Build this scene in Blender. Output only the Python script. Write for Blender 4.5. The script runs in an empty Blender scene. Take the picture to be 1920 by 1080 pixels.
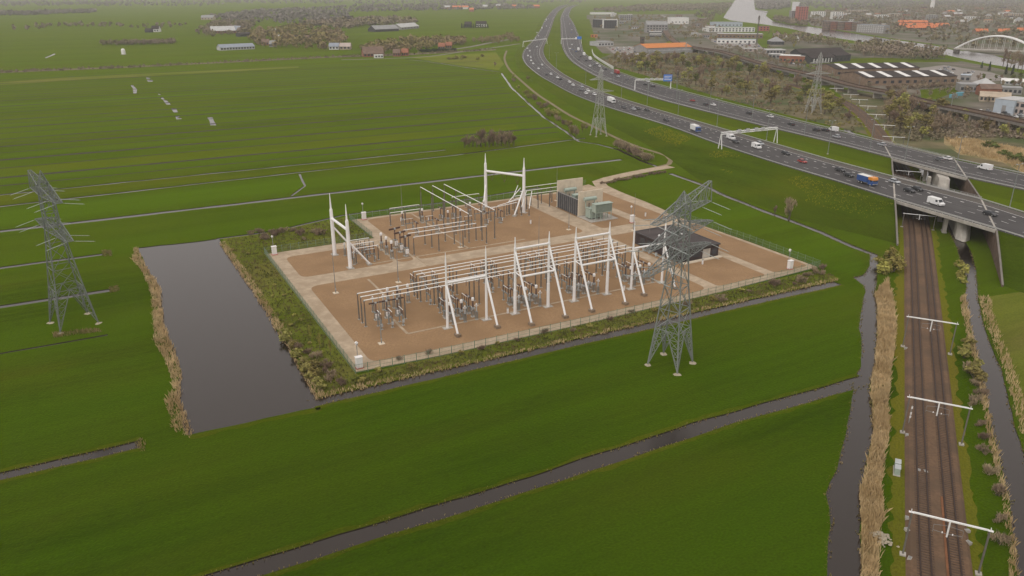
import bpy, math, random
from mathutils import Vector, noise
from mathutils.geometry import delaunay_2d_cdt
R = random.Random(11)
SC = bpy.context.scene
COL = SC.collection
rad = math.radians

# ------------------------------------------------------------------ camera, sky, sun, exposure
CAM_H, FPX, PITCH = 83.0, 1450.0, math.atan(561.0 / 1450.0)
cam_data = bpy.data.cameras.new('camera')
cam_data.sensor_width = 36.0
cam_data.lens = 36.0 * FPX / 1920.0
cam_data.clip_start, cam_data.clip_end = 1.0, 30000.0
cam = bpy.data.objects.new('camera', cam_data)
cam.location = (0, 0, CAM_H)
cam.rotation_euler = (math.pi / 2 - PITCH, 0, 0)
COL.objects.link(cam)
SC.camera = cam

SUN_EL, SUN_AZ = 52.0, 215.0
world = bpy.data.worlds.new('World')
SC.world = world
world.use_nodes = True
wn, wl = world.node_tree.nodes, world.node_tree.links
bg = wn['Background']
sky = wn.new('ShaderNodeTexSky')
sky.sky_type = 'NISHITA'
sky.sun_disc = False
sky.sun_elevation = rad(SUN_EL)
sky.sun_rotation = rad(SUN_AZ)
sky.air_density, sky.dust_density, sky.ozone_density = 1.0, 3.0, 1.0
hs = wn.new('ShaderNodeHueSaturation')
hs.inputs['Saturation'].default_value = 0.16
wl.new(sky.outputs[0], hs.inputs['Color'])
cloud = wn.new('ShaderNodeMix'); cloud.data_type = 'RGBA'      # an even cloud cover that lets a little of the sky through
cloud.inputs['Factor'].default_value = 0.8
cloud.inputs['B'].default_value = (5.35, 4.95, 4.75, 1)
wl.new(hs.outputs[0], cloud.inputs['A'])
wl.new(cloud.outputs['Result'], bg.inputs['Color'])
bg.inputs['Strength'].default_value = 0.15

sun_data = bpy.data.lights.new('sun', 'SUN')
sun_data.energy = 0.8
sun_data.angle = rad(35)
sun_data.color = (1.0, 0.96, 0.90)
sun = bpy.data.objects.new('sun', sun_data)
az, el = rad(SUN_AZ), rad(SUN_EL)
to_sun = Vector((math.sin(az) * math.cos(el), math.cos(az) * math.cos(el), math.sin(el)))
sun.rotation_euler = to_sun.to_track_quat('Z', 'Y').to_euler()
sun.location = (0, 0, 400)
COL.objects.link(sun)

SC.view_settings.view_transform = 'Standard'
SC.view_settings.look = 'None'
SC.view_settings.gamma = 1.0
SC.view_settings.exposure = 0.10
SC.cycles.volume_bounces = 1
SC.cycles.max_bounces = 5
SC.cycles.diffuse_bounces = 2
SC.cycles.use_denoising = True

# ------------------------------------------------------------------ places
_c, _s = math.cos(PITCH), math.sin(PITCH)

def G(x, y, h=0.0):
    """the place in the landscape that a point of the survey photograph shows, at height h"""
    u, v = (x - 960.0) / FPX, (y - 540.0) / FPX
    d = Vector((u, _c - v * _s, -_s - v * _c))
    t = (h - CAM_H) / d.z
    return Vector((d.x * t, d.y * t, h))

YO = Vector((-36.3, 161.1, 0))
YU = Vector((0.8796, 0.4757, 0)).normalized()
YV = Vector((-YU.y, YU.x, 0))
YANG = math.atan2(YU.y, YU.x)

def Y(a, b, z=0.0):
    """yard coordinates: a along the front of the switchyard, b into its depth"""
    p = YO + YU * a + YV * b
    return Vector((p.x, p.y, z))

# ------------------------------------------------------------------ materials
def S(hexs, k=1.0):
    out = []
    for i in (0, 2, 4):
        c = int(hexs[i:i + 2], 16) / 255.0
        c = c / 12.92 if c <= 0.04045 else ((c + 0.055) / 1.055) ** 2.4
        out.append(min(1.0, c * k))
    return tuple(out)

MATS = {}

def mat(name, col, rough=0.8, var=0.15, scale=0.6, metal=0.0, bump=0.0, col2=None, scale2=None, tint=0.0, spec=0.3):
    if name in MATS:
        return MATS[name]
    m = bpy.data.materials.new(name)
    m.use_nodes = True
    n, l = m.node_tree.nodes, m.node_tree.links
    b = n['Principled BSDF']
    b.inputs['Roughness'].default_value = rough
    b.inputs['Metallic'].default_value = metal
    b.inputs['Specular IOR Level'].default_value = spec
    g = n.new('ShaderNodeNewGeometry')
    t = n.new('ShaderNodeTexNoise')
    t.inputs['Scale'].default_value = scale
    t.inputs['Detail'].default_value = 5
    l.new(g.outputs['Position'], t.inputs['Vector'])
    mx = n.new('ShaderNodeMix'); mx.data_type = 'RGBA'
    mx.inputs['A'].default_value = tuple(max(0, c * (1 - var)) for c in col) + (1,)
    mx.inputs['B'].default_value = tuple(min(1, c * (1 + var)) for c in col) + (1,)
    rmp = n.new('ShaderNodeMapRange')
    rmp.inputs['From Min'].default_value = 0.3
    rmp.inputs['From Max'].default_value = 0.7
    l.new(t.outputs['Fac'], rmp.inputs['Value'])
    l.new(rmp.outputs[0], mx.inputs['Factor'])
    out = mx.outputs['Result']
    if col2:
        t2 = n.new('ShaderNodeTexNoise')
        t2.inputs['Scale'].default_value = scale2 or scale * 0.2
        t2.inputs['Detail'].default_value = 4
        l.new(g.outputs['Position'], t2.inputs['Vector'])
        r2 = n.new('ShaderNodeMapRange')
        r2.inputs['From Min'].default_value = 0.42
        r2.inputs['From Max'].default_value = 0.62
        l.new(t2.outputs['Fac'], r2.inputs['Value'])
        m2 = n.new('ShaderNodeMix'); m2.data_type = 'RGBA'
        m2.inputs['B'].default_value = tuple(col2) + (1,)
        l.new(out, m2.inputs['A'])
        l.new(r2.outputs[0], m2.inputs['Factor'])
        out = m2.outputs['Result']
    if tint:
        oi = n.new('ShaderNodeObjectInfo')
        h = n.new('ShaderNodeHueSaturation')
        mr = n.new('ShaderNodeMapRange')
        mr.inputs['To Min'].default_value = 1 - tint
        mr.inputs['To Max'].default_value = 1 + tint
        l.new(oi.outputs['Random'], mr.inputs['Value'])
        l.new(mr.outputs[0], h.inputs['Value'])
        mh = n.new('ShaderNodeMapRange')
        mh.inputs['To Min'].default_value = 0.5 - tint * 0.07
        mh.inputs['To Max'].default_value = 0.5 + tint * 0.07
        l.new(oi.outputs['Random'], mh.inputs['Value'])
        l.new(mh.outputs[0], h.inputs['Hue'])
        l.new(out, h.inputs['Color'])
        out = h.outputs[0]
    l.new(out, b.inputs['Base Color'])
    if bump:
        bp = n.new('ShaderNodeBump')
        bp.inputs['Strength'].default_value = bump
        l.new(t.outputs['Fac'], bp.inputs['Height'])
        l.new(bp.outputs[0], b.inputs['Normal'])
    MATS[name] = m
    return m

def grass_material(name, dark, mid, dry, dry_lo, dry_hi, ang=YANG):
    m = bpy.data.materials.new(name)
    m.use_nodes = True
    n, l = m.node_tree.nodes, m.node_tree.links
    b = n['Principled BSDF']
    b.inputs['Roughness'].default_value = 0.95
    b.inputs['Specular IOR Level'].default_value = 0.0
    b.inputs['Sheen Weight'].default_value = 0.21
    b.inputs['Sheen Roughness'].default_value = 0.45
    b.inputs['Sheen Tint'].default_value = (0.74, 0.90, 0.05, 1)
    g = n.new('ShaderNodeNewGeometry')
    mp = n.new('ShaderNodeMapping'); mp.vector_type = 'TEXTURE'
    mp.inputs['Rotation'].default_value = (0, 0, ang)
    l.new(g.outputs['Position'], mp.inputs['Vector'])

    def nz(scale, stretch, detail=4):
        k = n.new('ShaderNodeVectorMath'); k.operation = 'MULTIPLY'
        k.inputs[1].default_value = (stretch, 1, 1)
        l.new(mp.outputs[0], k.inputs[0])
        t = n.new('ShaderNodeTexNoise')
        t.inputs['Scale'].default_value = scale
        t.inputs['Detail'].default_value = detail
        l.new(k.outputs[0], t.inputs['Vector'])
        return t.outputs['Fac']

    def rng(s, lo, hi, a=0.0, c=1.0):
        r = n.new('ShaderNodeMapRange')
        r.inputs['From Min'].default_value = lo
        r.inputs['From Max'].default_value = hi
        r.inputs['To Min'].default_value = a
        r.inputs['To Max'].default_value = c
        l.new(s, r.inputs['Value'])
        return r.outputs[0]

    def mix(a, c, f):
        x = n.new('ShaderNodeMix'); x.data_type = 'RGBA'
        for k, s in (('A', a), ('B', c)):
            if isinstance(s, tuple):
                x.inputs[k].default_value = s + (1,)
            else:
                l.new(s, x.inputs[k])
        l.new(f, x.inputs['Factor'])
        return x.outputs['Result']

    streak = nz(0.55, 0.07)
    fine = nz(2.6, 0.7, 6)
    patch = nz(0.035, 0.5)
    field = nz(0.022, 0.02, 1)
    base = mix(dark, mid, rng(streak, 0.36, 0.64))
    mott = nz(0.9, 0.45, 3)
    base = mix(base, tuple(c * 0.6 for c in dark), rng(mott, 0.47, 0.70, 0, 0.85))
    base = mix(base, dry, rng(patch, dry_lo, dry_hi, 0, 0.55))
    band = nz(0.13, 0.03, 2)
    base = mix(base, tuple(c * 1.45 for c in mid), rng(band, 0.45, 0.7, 0, 0.55))
    base = mix(base, tuple(c * 1.5 for c in mid), rng(field, 0.4, 0.62, 0, 0.6))
    worn = nz(0.012, 0.6, 3)
    base = mix(base, (mid[0] * 1.7, mid[1] * 1.2, mid[2] * 2.5), rng(worn, 0.47, 0.68, 0, 0.6))
    hs_ = n.new('ShaderNodeHueSaturation')
    l.new(rng(fine, 0.25, 0.75, 0.72, 1.28), hs_.inputs['Value'])
    l.new(base, hs_.inputs['Color'])
    l.new(hs_.outputs[0], b.inputs['Base Color'])
    bp = n.new('ShaderNodeBump')
    bp.inputs['Strength'].default_value = 0.6
    bp.inputs['Distance'].default_value = 0.25
    l.new(fine, bp.inputs['Height'])
    l.new(bp.outputs[0], b.inputs['Normal'])
    MATS[name] = m
    return m

grass_material('pasture grass', (0.013, 0.037, 0.0008), (0.027, 0.058, 0.0012), (0.064, 0.070, 0.006), 0.46, 0.74)
grass_material('embankment grass', (0.015, 0.036, 0.0010), (0.029, 0.054, 0.002), (0.095, 0.095, 0.005), 0.5, 0.75, rad(-65))
grass_material('pale meadow', (0.024, 0.046, 0.0012), (0.042, 0.064, 0.002), (0.085, 0.080, 0.008), 0.48, 0.70)
grass_material('verge grass', (0.026, 0.046, 0.0012), (0.048, 0.066, 0.003), (0.095, 0.085, 0.012), 0.44, 0.66)
grass_material('lawn grass', (0.016, 0.046, 0.0008), (0.030, 0.068, 0.0012), (0.060, 0.075, 0.004), 0.55, 0.80)
grass_material('rough grass', (0.050, 0.070, 0.008), (0.085, 0.100, 0.016), (0.16, 0.115, 0.05), 0.45, 0.66)
grass_material('yellow verge', (0.048, 0.060, 0.005), (0.080, 0.085, 0.008), (0.13, 0.10, 0.015), 0.42, 0.62, rad(65))

mw = bpy.data.materials.new('ditch water'); mw.use_nodes = True
_b = mw.node_tree.nodes['Principled BSDF']
_b.inputs['Base Color'].default_value = (0.010, 0.006, 0.004, 1)
_b.inputs['Roughness'].default_value = 0.17
_b.inputs['Specular Tint'].default_value = (1.0, 0.90, 0.82, 1)
_b.inputs['IOR'].default_value = 1.60
_t = mw.node_tree.nodes.new('ShaderNodeTexNoise'); _t.inputs['Scale'].default_value = 0.8; _t.inputs['Detail'].default_value = 3
_g = mw.node_tree.nodes.new('ShaderNodeNewGeometry')
_p = mw.node_tree.nodes.new('ShaderNodeBump'); _p.inputs['Strength'].default_value = 0.05; _p.inputs['Distance'].default_value = 0.1
mw.node_tree.links.new(_g.outputs['Position'], _t.inputs['Vector'])
mw.node_tree.links.new(_t.outputs['Fac'], _p.inputs['Height'])
mw.node_tree.links.new(_p.outputs[0], _b.inputs['Normal'])
MATS['ditch water'] = mw

mat('bank earth', (0.045, 0.036, 0.024), 0.95, 0.35, 1.2)
mat('gravel', (0.305, 0.190, 0.098), 0.95, 0.16, 2.2, bump=0.5, col2=(0.265, 0.163, 0.083), scale2=0.09)
mat('concrete path', (0.45, 0.355, 0.25), 0.92, 0.14, 0.7, col2=(0.37, 0.285, 0.195), scale2=0.25)
mat('concrete', (0.46, 0.43, 0.38), 0.9, 0.16, 0.5, col2=(0.36, 0.33, 0.29), scale2=0.2)
mat('pale concrete', (0.66, 0.57, 0.44), 0.9, 0.08, 0.6)
mat('dark concrete', (0.22, 0.20, 0.18), 0.9, 0.2, 0.5)
mat('abutment brick', (0.14, 0.095, 0.07), 0.95, 0.3, 0.6)
mat('white steel', (0.86, 0.85, 0.84), 0.45, 0.05, 0.5, spec=0.4)
mat('aluminium tube', (0.90, 0.90, 0.88), 0.4, 0.08, 1.2)
mat('galvanised steel', (0.22, 0.235, 0.225), 0.5, 0.16, 0.7, spec=0.5)
mat('dull steel', (0.25, 0.25, 0.24), 0.6, 0.2, 0.8)
mat('post steel', (0.16, 0.145, 0.125), 0.7, 0.2, 1.0)
mat('brown porcelain', (0.10, 0.055, 0.042), 0.35, 0.2, 1.0, spec=0.5)
mat('grey porcelain', (0.40, 0.42, 0.42), 0.4, 0.1, 1.0, spec=0.5)
mat('glass insulator', (0.46, 0.49, 0.48), 0.25, 0.1, 2.0, spec=0.5)
mat('white paint', (0.82, 0.80, 0.78), 0.5, 0.05, 1.0)
mat('red paint', (0.45, 0.04, 0.03), 0.5, 0.05, 1.0)
mat('transformer paint', (0.36, 0.43, 0.37), 0.5, 0.1, 0.8)
mat('charcoal panel', (0.075, 0.075, 0.08), 0.7, 0.12, 0.8)
mat('dark brick', (0.055, 0.042, 0.042), 0.9, 0.25, 0.9)
mat('roof bitumen', (0.075, 0.062, 0.060), 0.95, 0.2, 0.3)
mat('fence green', (0.20, 0.27, 0.19), 0.6, 0.15, 1.0)
mat('asphalt', (0.088, 0.083, 0.082), 0.9, 0.08, 0.25, col2=(0.066, 0.062, 0.062), scale2=0.05)
mat('shoulder asphalt', (0.105, 0.092, 0.080), 0.9, 0.12, 0.3)
mat('lane wear', (0.070, 0.066, 0.066), 0.85, 0.2, 0.15)
mat('old asphalt', (0.20, 0.18, 0.155), 0.9, 0.12, 0.25)
mat('lane paint', (0.72, 0.71, 0.68), 0.7, 0.12, 0.8)
mat('crash barrier', (0.42, 0.42, 0.40), 0.5, 0.1, 0.6)
mat('ballast', (0.148, 0.090, 0.053), 0.95, 0.18, 1.6, bump=0.4, col2=(0.110, 0.072, 0.045), scale2=0.15)
mat('sleeper concrete', (0.095, 0.062, 0.044), 0.9, 0.25, 1.5)
mat('rail steel', (0.035, 0.018, 0.012), 0.5, 0.2, 1.0)
mat('rusty rail', (0.19, 0.08, 0.035), 0.8, 0.2, 1.0)
mat('tyre', (0.02, 0.02, 0.02), 0.9, 0.1, 1.0)
mat('car glass', (0.025, 0.03, 0.035), 0.1, 0.05, 1.0, spec=0.6)
mat('lamp glass', (0.7, 0.7, 0.68), 0.2, 0.05, 1.0)
mat('tail light', (0.4, 0.02, 0.02), 0.3, 0.05, 1.0)
mat('reed straw', (0.60, 0.45, 0.25), 0.95, 0.28, 0.5, col2=(0.45, 0.32, 0.16), scale2=0.12)
mat('dry tuft', (0.22, 0.19, 0.06), 0.95, 0.3, 0.7, col2=(0.30, 0.22, 0.10), scale2=0.2)
mat('wet tuft', (0.115, 0.125, 0.028), 0.95, 0.3, 0.7, col2=(0.17, 0.13, 0.05), scale2=0.2)
mat('bark', (0.12, 0.095, 0.075), 0.95, 0.2, 1.0)
mat('olive leaves', (0.25, 0.22, 0.065), 0.9, 0.3, 0.5, tint=0.35)
mat('green leaves', (0.13, 0.155, 0.035), 0.9, 0.3, 0.5, tint=0.25)
mat('yellow leaves', (0.30, 0.26, 0.07), 0.9, 0.3, 0.5, tint=0.25)
mat('bare twigs', (0.29, 0.215, 0.145), 0.95, 0.25, 0.5, tint=0.25)
mat('evergreen leaves', (0.04, 0.06, 0.026), 0.9, 0.3, 0.5, tint=0.25)
mat('blossom', (0.55, 0.52, 0.30), 0.9, 0.25, 1.0)
mat('scrub ground', (0.150, 0.120, 0.060), 0.95, 0.3, 0.1, col2=(0.060, 0.080, 0.018), scale2=0.03)
mat('town ground', (0.15, 0.13, 0.10), 0.95, 0.35, 0.05, col2=(0.055, 0.075, 0.015), scale2=0.012)
mat('straw ground', (0.34, 0.25, 0.12), 0.95, 0.25, 0.12, col2=(0.17, 0.15, 0.06), scale2=0.05)
mat('paving', (0.25, 0.225, 0.20), 0.9, 0.15, 0.1)
mat('track dirt', (0.21, 0.17, 0.095), 0.95, 0.2, 0.4)
mat('pylon grey', (0.17, 0.185, 0.175), 0.6, 0.15, 0.7)
mat('block stone', (0.24, 0.18, 0.125), 0.95, 0.2, 1.0)
mat('dry mud', (0.17, 0.13, 0.08), 0.95, 0.3, 0.4)
mat('stone', (0.40, 0.35, 0.26), 0.95, 0.2, 2.0)
mat('glazing', (0.05, 0.055, 0.065), 0.2, 0.2, 0.3, spec=0.5)
mat('brick red', (0.30, 0.125, 0.075), 0.9, 0.2, 0.3)
mat('brick brown', (0.24, 0.17, 0.12), 0.9, 0.2, 0.3)
mat('brick pale', (0.45, 0.37, 0.28), 0.9, 0.15, 0.3)
mat('tile orange', (0.62, 0.20, 0.085), 0.85, 0.2, 0.3)
mat('roof orange', (0.60, 0.21, 0.055), 0.7, 0.08, 0.2)
mat('roof grey', (0.30, 0.30, 0.30), 0.8, 0.12, 0.2)
mat('roof pale', (0.50, 0.50, 0.49), 0.7, 0.1, 0.2)
mat('roof black', (0.045, 0.036, 0.034), 0.9, 0.2, 0.3)
mat('roof brown', (0.19, 0.13, 0.10), 0.9, 0.2, 0.3)
mat('roof blue', (0.29, 0.32, 0.37), 0.7, 0.1, 0.2)
mat('wall white', (0.78, 0.77, 0.74), 0.8, 0.06, 0.3)
mat('wall grey', (0.30, 0.29, 0.28), 0.8, 0.12, 0.3)
mat('wall black', (0.060, 0.060, 0.062), 0.85, 0.15, 0.3)
mat('wall blue', (0.46, 0.52, 0.58), 0.6, 0.08, 0.3)
mat('wall pink', (0.48, 0.40, 0.36), 0.8, 0.1, 0.3)
mat('wall red', (0.42, 0.13, 0.10), 0.8, 0.1, 0.3)
mat('sky blue paint', (0.16, 0.42, 0.52), 0.6, 0.1, 0.3)
mat('sign blue', (0.03, 0.18, 0.62), 0.5, 0.04, 0.3)
PAINT = {'white': (0.80, 0.80, 0.79), 'silver': (0.42, 0.44, 0.46), 'dark': (0.035, 0.036, 0.040), 'red': (0.36, 0.045, 0.04),
         'blue': (0.035, 0.09, 0.28), 'grey': (0.14, 0.145, 0.15), 'orange': (0.72, 0.27, 0.03)}
for k, c in PAINT.items():
    mat('paint ' + k, c, 0.35, 0.04, 1.0, spec=0.5)

# ------------------------------------------------------------------ building blocks
class MB:
    def __init__(self):
        self.v, self.f, self.m = [], [], []

    def add(self, vs, fs, mi=0):
        o = len(self.v)
        self.v += [tuple(p) for p in vs]
        self.f += [tuple(i + o for i in q) for q in fs]
        self.m += [mi] * len(fs)
        return self

    def box(self, x0, y0, z0, x1, y1, z1, mi=0):
        return self.add([(x0, y0, z0), (x1, y0, z0), (x1, y1, z0), (x0, y1, z0), (x0, y0, z1), (x1, y0, z1), (x1, y1, z1), (x0, y1, z1)],
                        [(0, 3, 2, 1), (4, 5, 6, 7), (0, 1, 5, 4), (1, 2, 6, 5), (2, 3, 7, 6), (3, 0, 4, 7)], mi)

    def tube(self, p, q, r0, r1=None, n=6, mi=0, cap=True):
        p, q = Vector(p), Vector(q)
        r1 = r0 if r1 is None else r1
        d = (q - p)
        if d.length < 1e-6:
            return self
        d.normalize()
        s = Vector((0, 0, 1)) if abs(d.z) < 0.9 else Vector((1, 0, 0))
        x = d.cross(s).normalized(); y = d.cross(x)
        vs = []
        for c, r in ((p, r0), (q, r1)):
            for i in range(n):
                t = 2 * math.pi * (i + 0.5) / n
                vs.append(c + x * (r * math.cos(t)) + y * (r * math.sin(t)))
        fs = [(i, (i + 1) % n, n + (i + 1) % n, n + i) for i in range(n)]
        if cap:
            fs += [tuple(reversed(range(n))), tuple(range(n, 2 * n))]
        return self.add(vs, fs, mi)

    def lathe(self, prof, n=8, at=(0, 0, 0), mi=0):
        vs, fs = [], []
        for (r, z) in prof:
            for i in range(n):
                t = 2 * math.pi * i / n
                vs.append((at[0] + r * math.cos(t), at[1] + r * math.sin(t), at[2] + z))
        for k in range(len(prof) - 1):
            for i in range(n):
                j = (i + 1) % n
                fs.append((k * n + i, k * n + j, (k + 1) * n + j, (k + 1) * n + i))
        fs.append(tuple(reversed(range(n))))
        fs.append(tuple(range((len(prof) - 1) * n, len(prof) * n)))
        return self.add(vs, fs, mi)

    def prism(self, poly, z0, z1, mi=0):
        n = len(poly)
        vs = [(p[0], p[1], z0) for p in poly] + [(p[0], p[1], z1) for p in poly]
        fs = [(i, (i + 1) % n, n + (i + 1) % n, n + i) for i in range(n)]
        fs += [tuple(reversed(range(n))), tuple(range(n, 2 * n))]
        return self.add(vs, fs, mi)

    def side(self, poly, y0, y1, mi=0):
        """outline in x-z, pushed from y0 to y1"""
        n = len(poly)
        vs = [(p[0], y0, p[1]) for p in poly] + [(p[0], y1, p[1]) for p in poly]
        fs = [(i, (i + 1) % n, n + (i + 1) % n, n + i) for i in range(n)]
        fs += [tuple(reversed(range(n))), tuple(range(n, 2 * n))]
        return self.add(vs, fs, mi)

    def mesh(self, name, mats):
        me = bpy.data.meshes.new(name)
        me.from_pydata(self.v, [], self.f)
        for k in ([mats] if isinstance(mats, str) else mats):
            me.materials.append(MATS[k])
        if not isinstance(mats, str):
            me.polygons.foreach_set('material_index', self.m)
        me.update()
        return me

    def build(self, name, mats, parent=None, smooth=False):
        me = self.mesh(name, mats)
        if smooth:
            me.polygons.foreach_set('use_smooth', [True] * len(me.polygons))
        return obj(name, me, parent)

def obj(name, me, parent=None, loc=None, rz=0.0, sc=None):
    o = bpy.data.objects.new(name, me)
    COL.objects.link(o)
    if parent is not None:
        o.parent = parent
    if loc is not None:
        o.location = loc
    if rz:
        o.rotation_euler = (0, 0, rz)
    if sc is not None:
        o.scale = (sc, sc, sc) if not isinstance(sc, tuple) else sc
    return o

def tag(o, label=None, cat=None, group=None, kind=None):
    if label: o['label'] = label
    if cat: o['category'] = cat
    if group: o['group'] = group
    if kind: o['kind'] = kind
    return o

def thing(name, label, cat, loc=(0, 0, 0), rz=0.0, group=None):
    return tag(obj(name, None, None, loc, rz), label, cat, group)

def copy_tree(o, parent=None):
    c = o.copy()
    COL.objects.link(c)
    c.parent = parent
    for ch in list(o.children):
        copy_tree(ch, c)
    return c

class Proto:
    """first use hands out the thing itself, later ones a copy of it with its parts"""
    def __init__(self, make):
        self.make, self.root = make, None

    def put(self, loc, rz=0.0, label=None, group=None, sc=None):
        if self.root is None:
            self.root = o = self.make()
        else:
            o = copy_tree(self.root)
        o.location = loc
        o.rotation_euler = (0, 0, rz)
        if sc is not None:
            o.scale = (sc, sc, sc) if not isinstance(sc, tuple) else sc
        if label: o['label'] = label
        if group: o['group'] = group
        return o

def sheet(name, polys, z, material, kind='structure', label=None, cat=None):
    mb = MB()
    for p in polys:
        mb.add([(q[0], q[1], z) for q in p], [tuple(range(len(p)))])
    o = mb.build(name, material)
    return tag(o, label, cat, kind=kind)

def catmull(pts, step):
    pts = [Vector(p) for p in pts]
    out = []
    for i in range(len(pts) - 1):
        p0, p1, p2, p3 = pts[max(i - 1, 0)], pts[i], pts[i + 1], pts[min(i + 2, len(pts) - 1)]
        n = max(1, int((p2 - p1).length / step))
        for k in range(n):
            t = k / n
            out.append(0.5 * ((2 * p1) + (p2 - p0) * t + (2 * p0 - 5 * p1 + 4 * p2 - p3) * t * t + (3 * p1 - p0 - 3 * p2 + p3) * t ** 3))
    out.append(pts[-1])
    return out

def lin(pts, step):
    pts = [Vector(p) for p in pts]
    out = []
    for a, b in zip(pts[:-1], pts[1:]):
        n = max(1, int(round((b - a).length / step)))
        out += [a.lerp(b, k / n) for k in range(n)]
    return out + [pts[-1]]

def nearest_on(path, p, start=0):
    best, bi, bp = 1e18, 0, path[0]
    for i in range(start, len(path) - 1):
        a, b = path[i], path[i + 1]
        d = b - a
        dd = d.x * d.x + d.y * d.y
        t = 0 if dd == 0 else max(0, min(1, ((p.x - a.x) * d.x + (p.y - a.y) * d.y) / dd))
        q = a + d * t
        w = (q.x - p.x) ** 2 + (q.y - p.y) ** 2
        if w < best:
            best, bi, bp = w, i, q
    return bp, bi

def offset(path, d):
    out = []
    for i, p in enumerate(path):
        t = path[min(i + 1, len(path) - 1)] - path[max(i - 1, 0)]
        nrm = Vector((-t.y, t.x, 0)).normalized()
        out.append(Vector((p.x + nrm.x * d, p.y + nrm.y * d, p.z)))
    return out

def strip(mb, A, B, mi=0):
    n = min(len(A), len(B))
    o = len(mb.v)
    for a, b in zip(A[:n], B[:n]):
        mb.v.append(tuple(a)); mb.v.append(tuple(b))
    for i in range(n - 1):
        mb.f.append((o + 2 * i, o + 2 * i + 1, o + 2 * i + 3, o + 2 * i + 2)); mb.m.append(mi)

def inside(p, poly):
    x, y = p[0], p[1]
    c = False
    j = len(poly) - 1
    for i in range(len(poly)):
        xi, yi, xj, yj = poly[i][0], poly[i][1], poly[j][0], poly[j][1]
        if (yi > y) != (yj > y) and x < (xj - xi) * (y - yi) / (yj - yi) + xi:
            c = not c
        j = i
    return c
# ------------------------------------------------------------------ land and water
WATER_Z = -0.13
water_polys = []
fringe = []          # (polyline, density, kind) for the tufts on the banks

def wob(p, amp, sc=0.11):
    return amp * noise.noise(Vector((p.x * sc, p.y * sc, 3.7)))

verge_jobs = []
def verge(line, sg, w=1.1):
    """uncut margin between pasture and ditch"""
    F = lin(line, 1.5)
    out = offset(F, sg * w)
    out = [p + (p - q).normalized() * wob(p, 0.9, 0.3) for p, q in zip(out, F)]
    verge_jobs.append((F, out))

def ditch(path, w, amp=0.35, step=5.0, fr=None):
    P = lin(path, step)
    L = offset(P, w / 2); Rr = offset(P, -w / 2)
    for i, (l, r) in enumerate(zip(L, Rr)):
        t = (l - r).normalized()
        l += t * wob(l, amp); r += t * wob(r + Vector((40, 9, 0)), amp)
    water_polys.append(L + list(reversed(Rr)))
    if fr:
        fringe.append((L, fr)); fringe.append((Rr, fr))
        if fr == 'dry': verge(L, 1); verge(Rr, -1)

def pond(path, amp=0.5, step=4.0, fr=None):
    P = lin(list(path) + [path[0]], step)[:-1]
    out = []
    for i, p in enumerate(P):
        t = P[(i + 1) % len(P)] - P[i - 1]
        nrm = Vector((-t.y, t.x, 0)).normalized()
        out.append(p + nrm * wob(p, amp, 0.16))
    water_polys.append(out)
    if fr:
        fringe.append((out, fr))

# the broad pond beside the switchyard and the moat that runs on from it
pond([Y(-38.2, -10.8), Y(-11.9, -12.1), Y(-11.5, -8.3), Y(-10.5, 40), Y(-11.4, 122.6), Y(-37.6, 124.6), Y(-37.0, 100), Y(-35.5, 80),
      Y(-37.3, 50), Y(-36.2, 20), Y(-38.6, 5)], 0.9)
ditch([Y(-13, -10.2), Y(42, -11.2), Y(100, -12.2), Y(146, -13.4)], 3.3, 0.3, 4, 'dry')
ditch([Y(-12, 122.5), Y(8, 122), Y(36, 131), Y(90, 130), Y(128, 134)], 1.6, 0.3, 5, None)
# the long ditch across the near pasture
ditch([Y(-140, -55.5), Y(-60, -55.8), Y(15, -57.6), Y(53, -57.3), Y(101, -59.5)], 4.0, 0.45, 4, 'dry')
# short ditches that end before the pond
for b_, a1_, w_ in ((122.6, -48.3, 2.4), (84.6, -47.6, 2.6), (49.8, -50, 0.9), (-10.0, -46.8, 3.0)):
    ditch([Y(-260, b_ + 1.5), Y(-75, b_ + 0.4), Y(a1_, b_)], w_, 0.3, 4, 'dry' if b_ < 0 else None)
# long straight ditches of the polder
EDGE = [(128, 198), (159, 206), (189, 211), (243, 217), (356, 252), (467, 294), (588, 346), (800, 420)]

def a_end(b):
    for (b0, a0), (b1, a1) in zip(EDGE[:-1], EDGE[1:]):
        if b0 <= b <= b1:
            return a0 + (a1 - a0) * (b - b0) / (b1 - b0)
    return EDGE[-1][1]

ditch([Y(-420, 172), Y(-80, 169.8), Y(40, 168), Y(140, 167), Y(196, 166)], 3.5, 0.5, 5, None)
ditch([Y(-420, 209), Y(-82, 210.7), Y(20, 215), Y(125, 218), Y(214, 227)], 2.1, 0.7, 5, None)
ditch([Y(-420, 234), Y(-84, 233), Y(126, 233.5)], 2.0, 0.8, 5, None)
ditch([Y(26, 171), Y(36, 187), Y(40, 213)], 1.1, 0.3, 5, None)
def overgrown(path, w, step=8.0):
    P = lin(path, step)
    mb = MB()
    L = offset(P, w / 2); Rr = offset(P, -w / 2)
    for l, r in zip(L, Rr):
        t = (l - r).normalized(); l += t * wob(l, w * 0.35, 0.05); r += t * wob(r + Vector((40, 9, 0)), w * 0.35, 0.05)
    strip(mb, [p + Vector((0, 0, 0.014)) for p in L], [p + Vector((0, 0, 0.014)) for p in Rr])
    tag(mb.build('overgrown_ditch', 'bank earth'), kind='structure')

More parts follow.
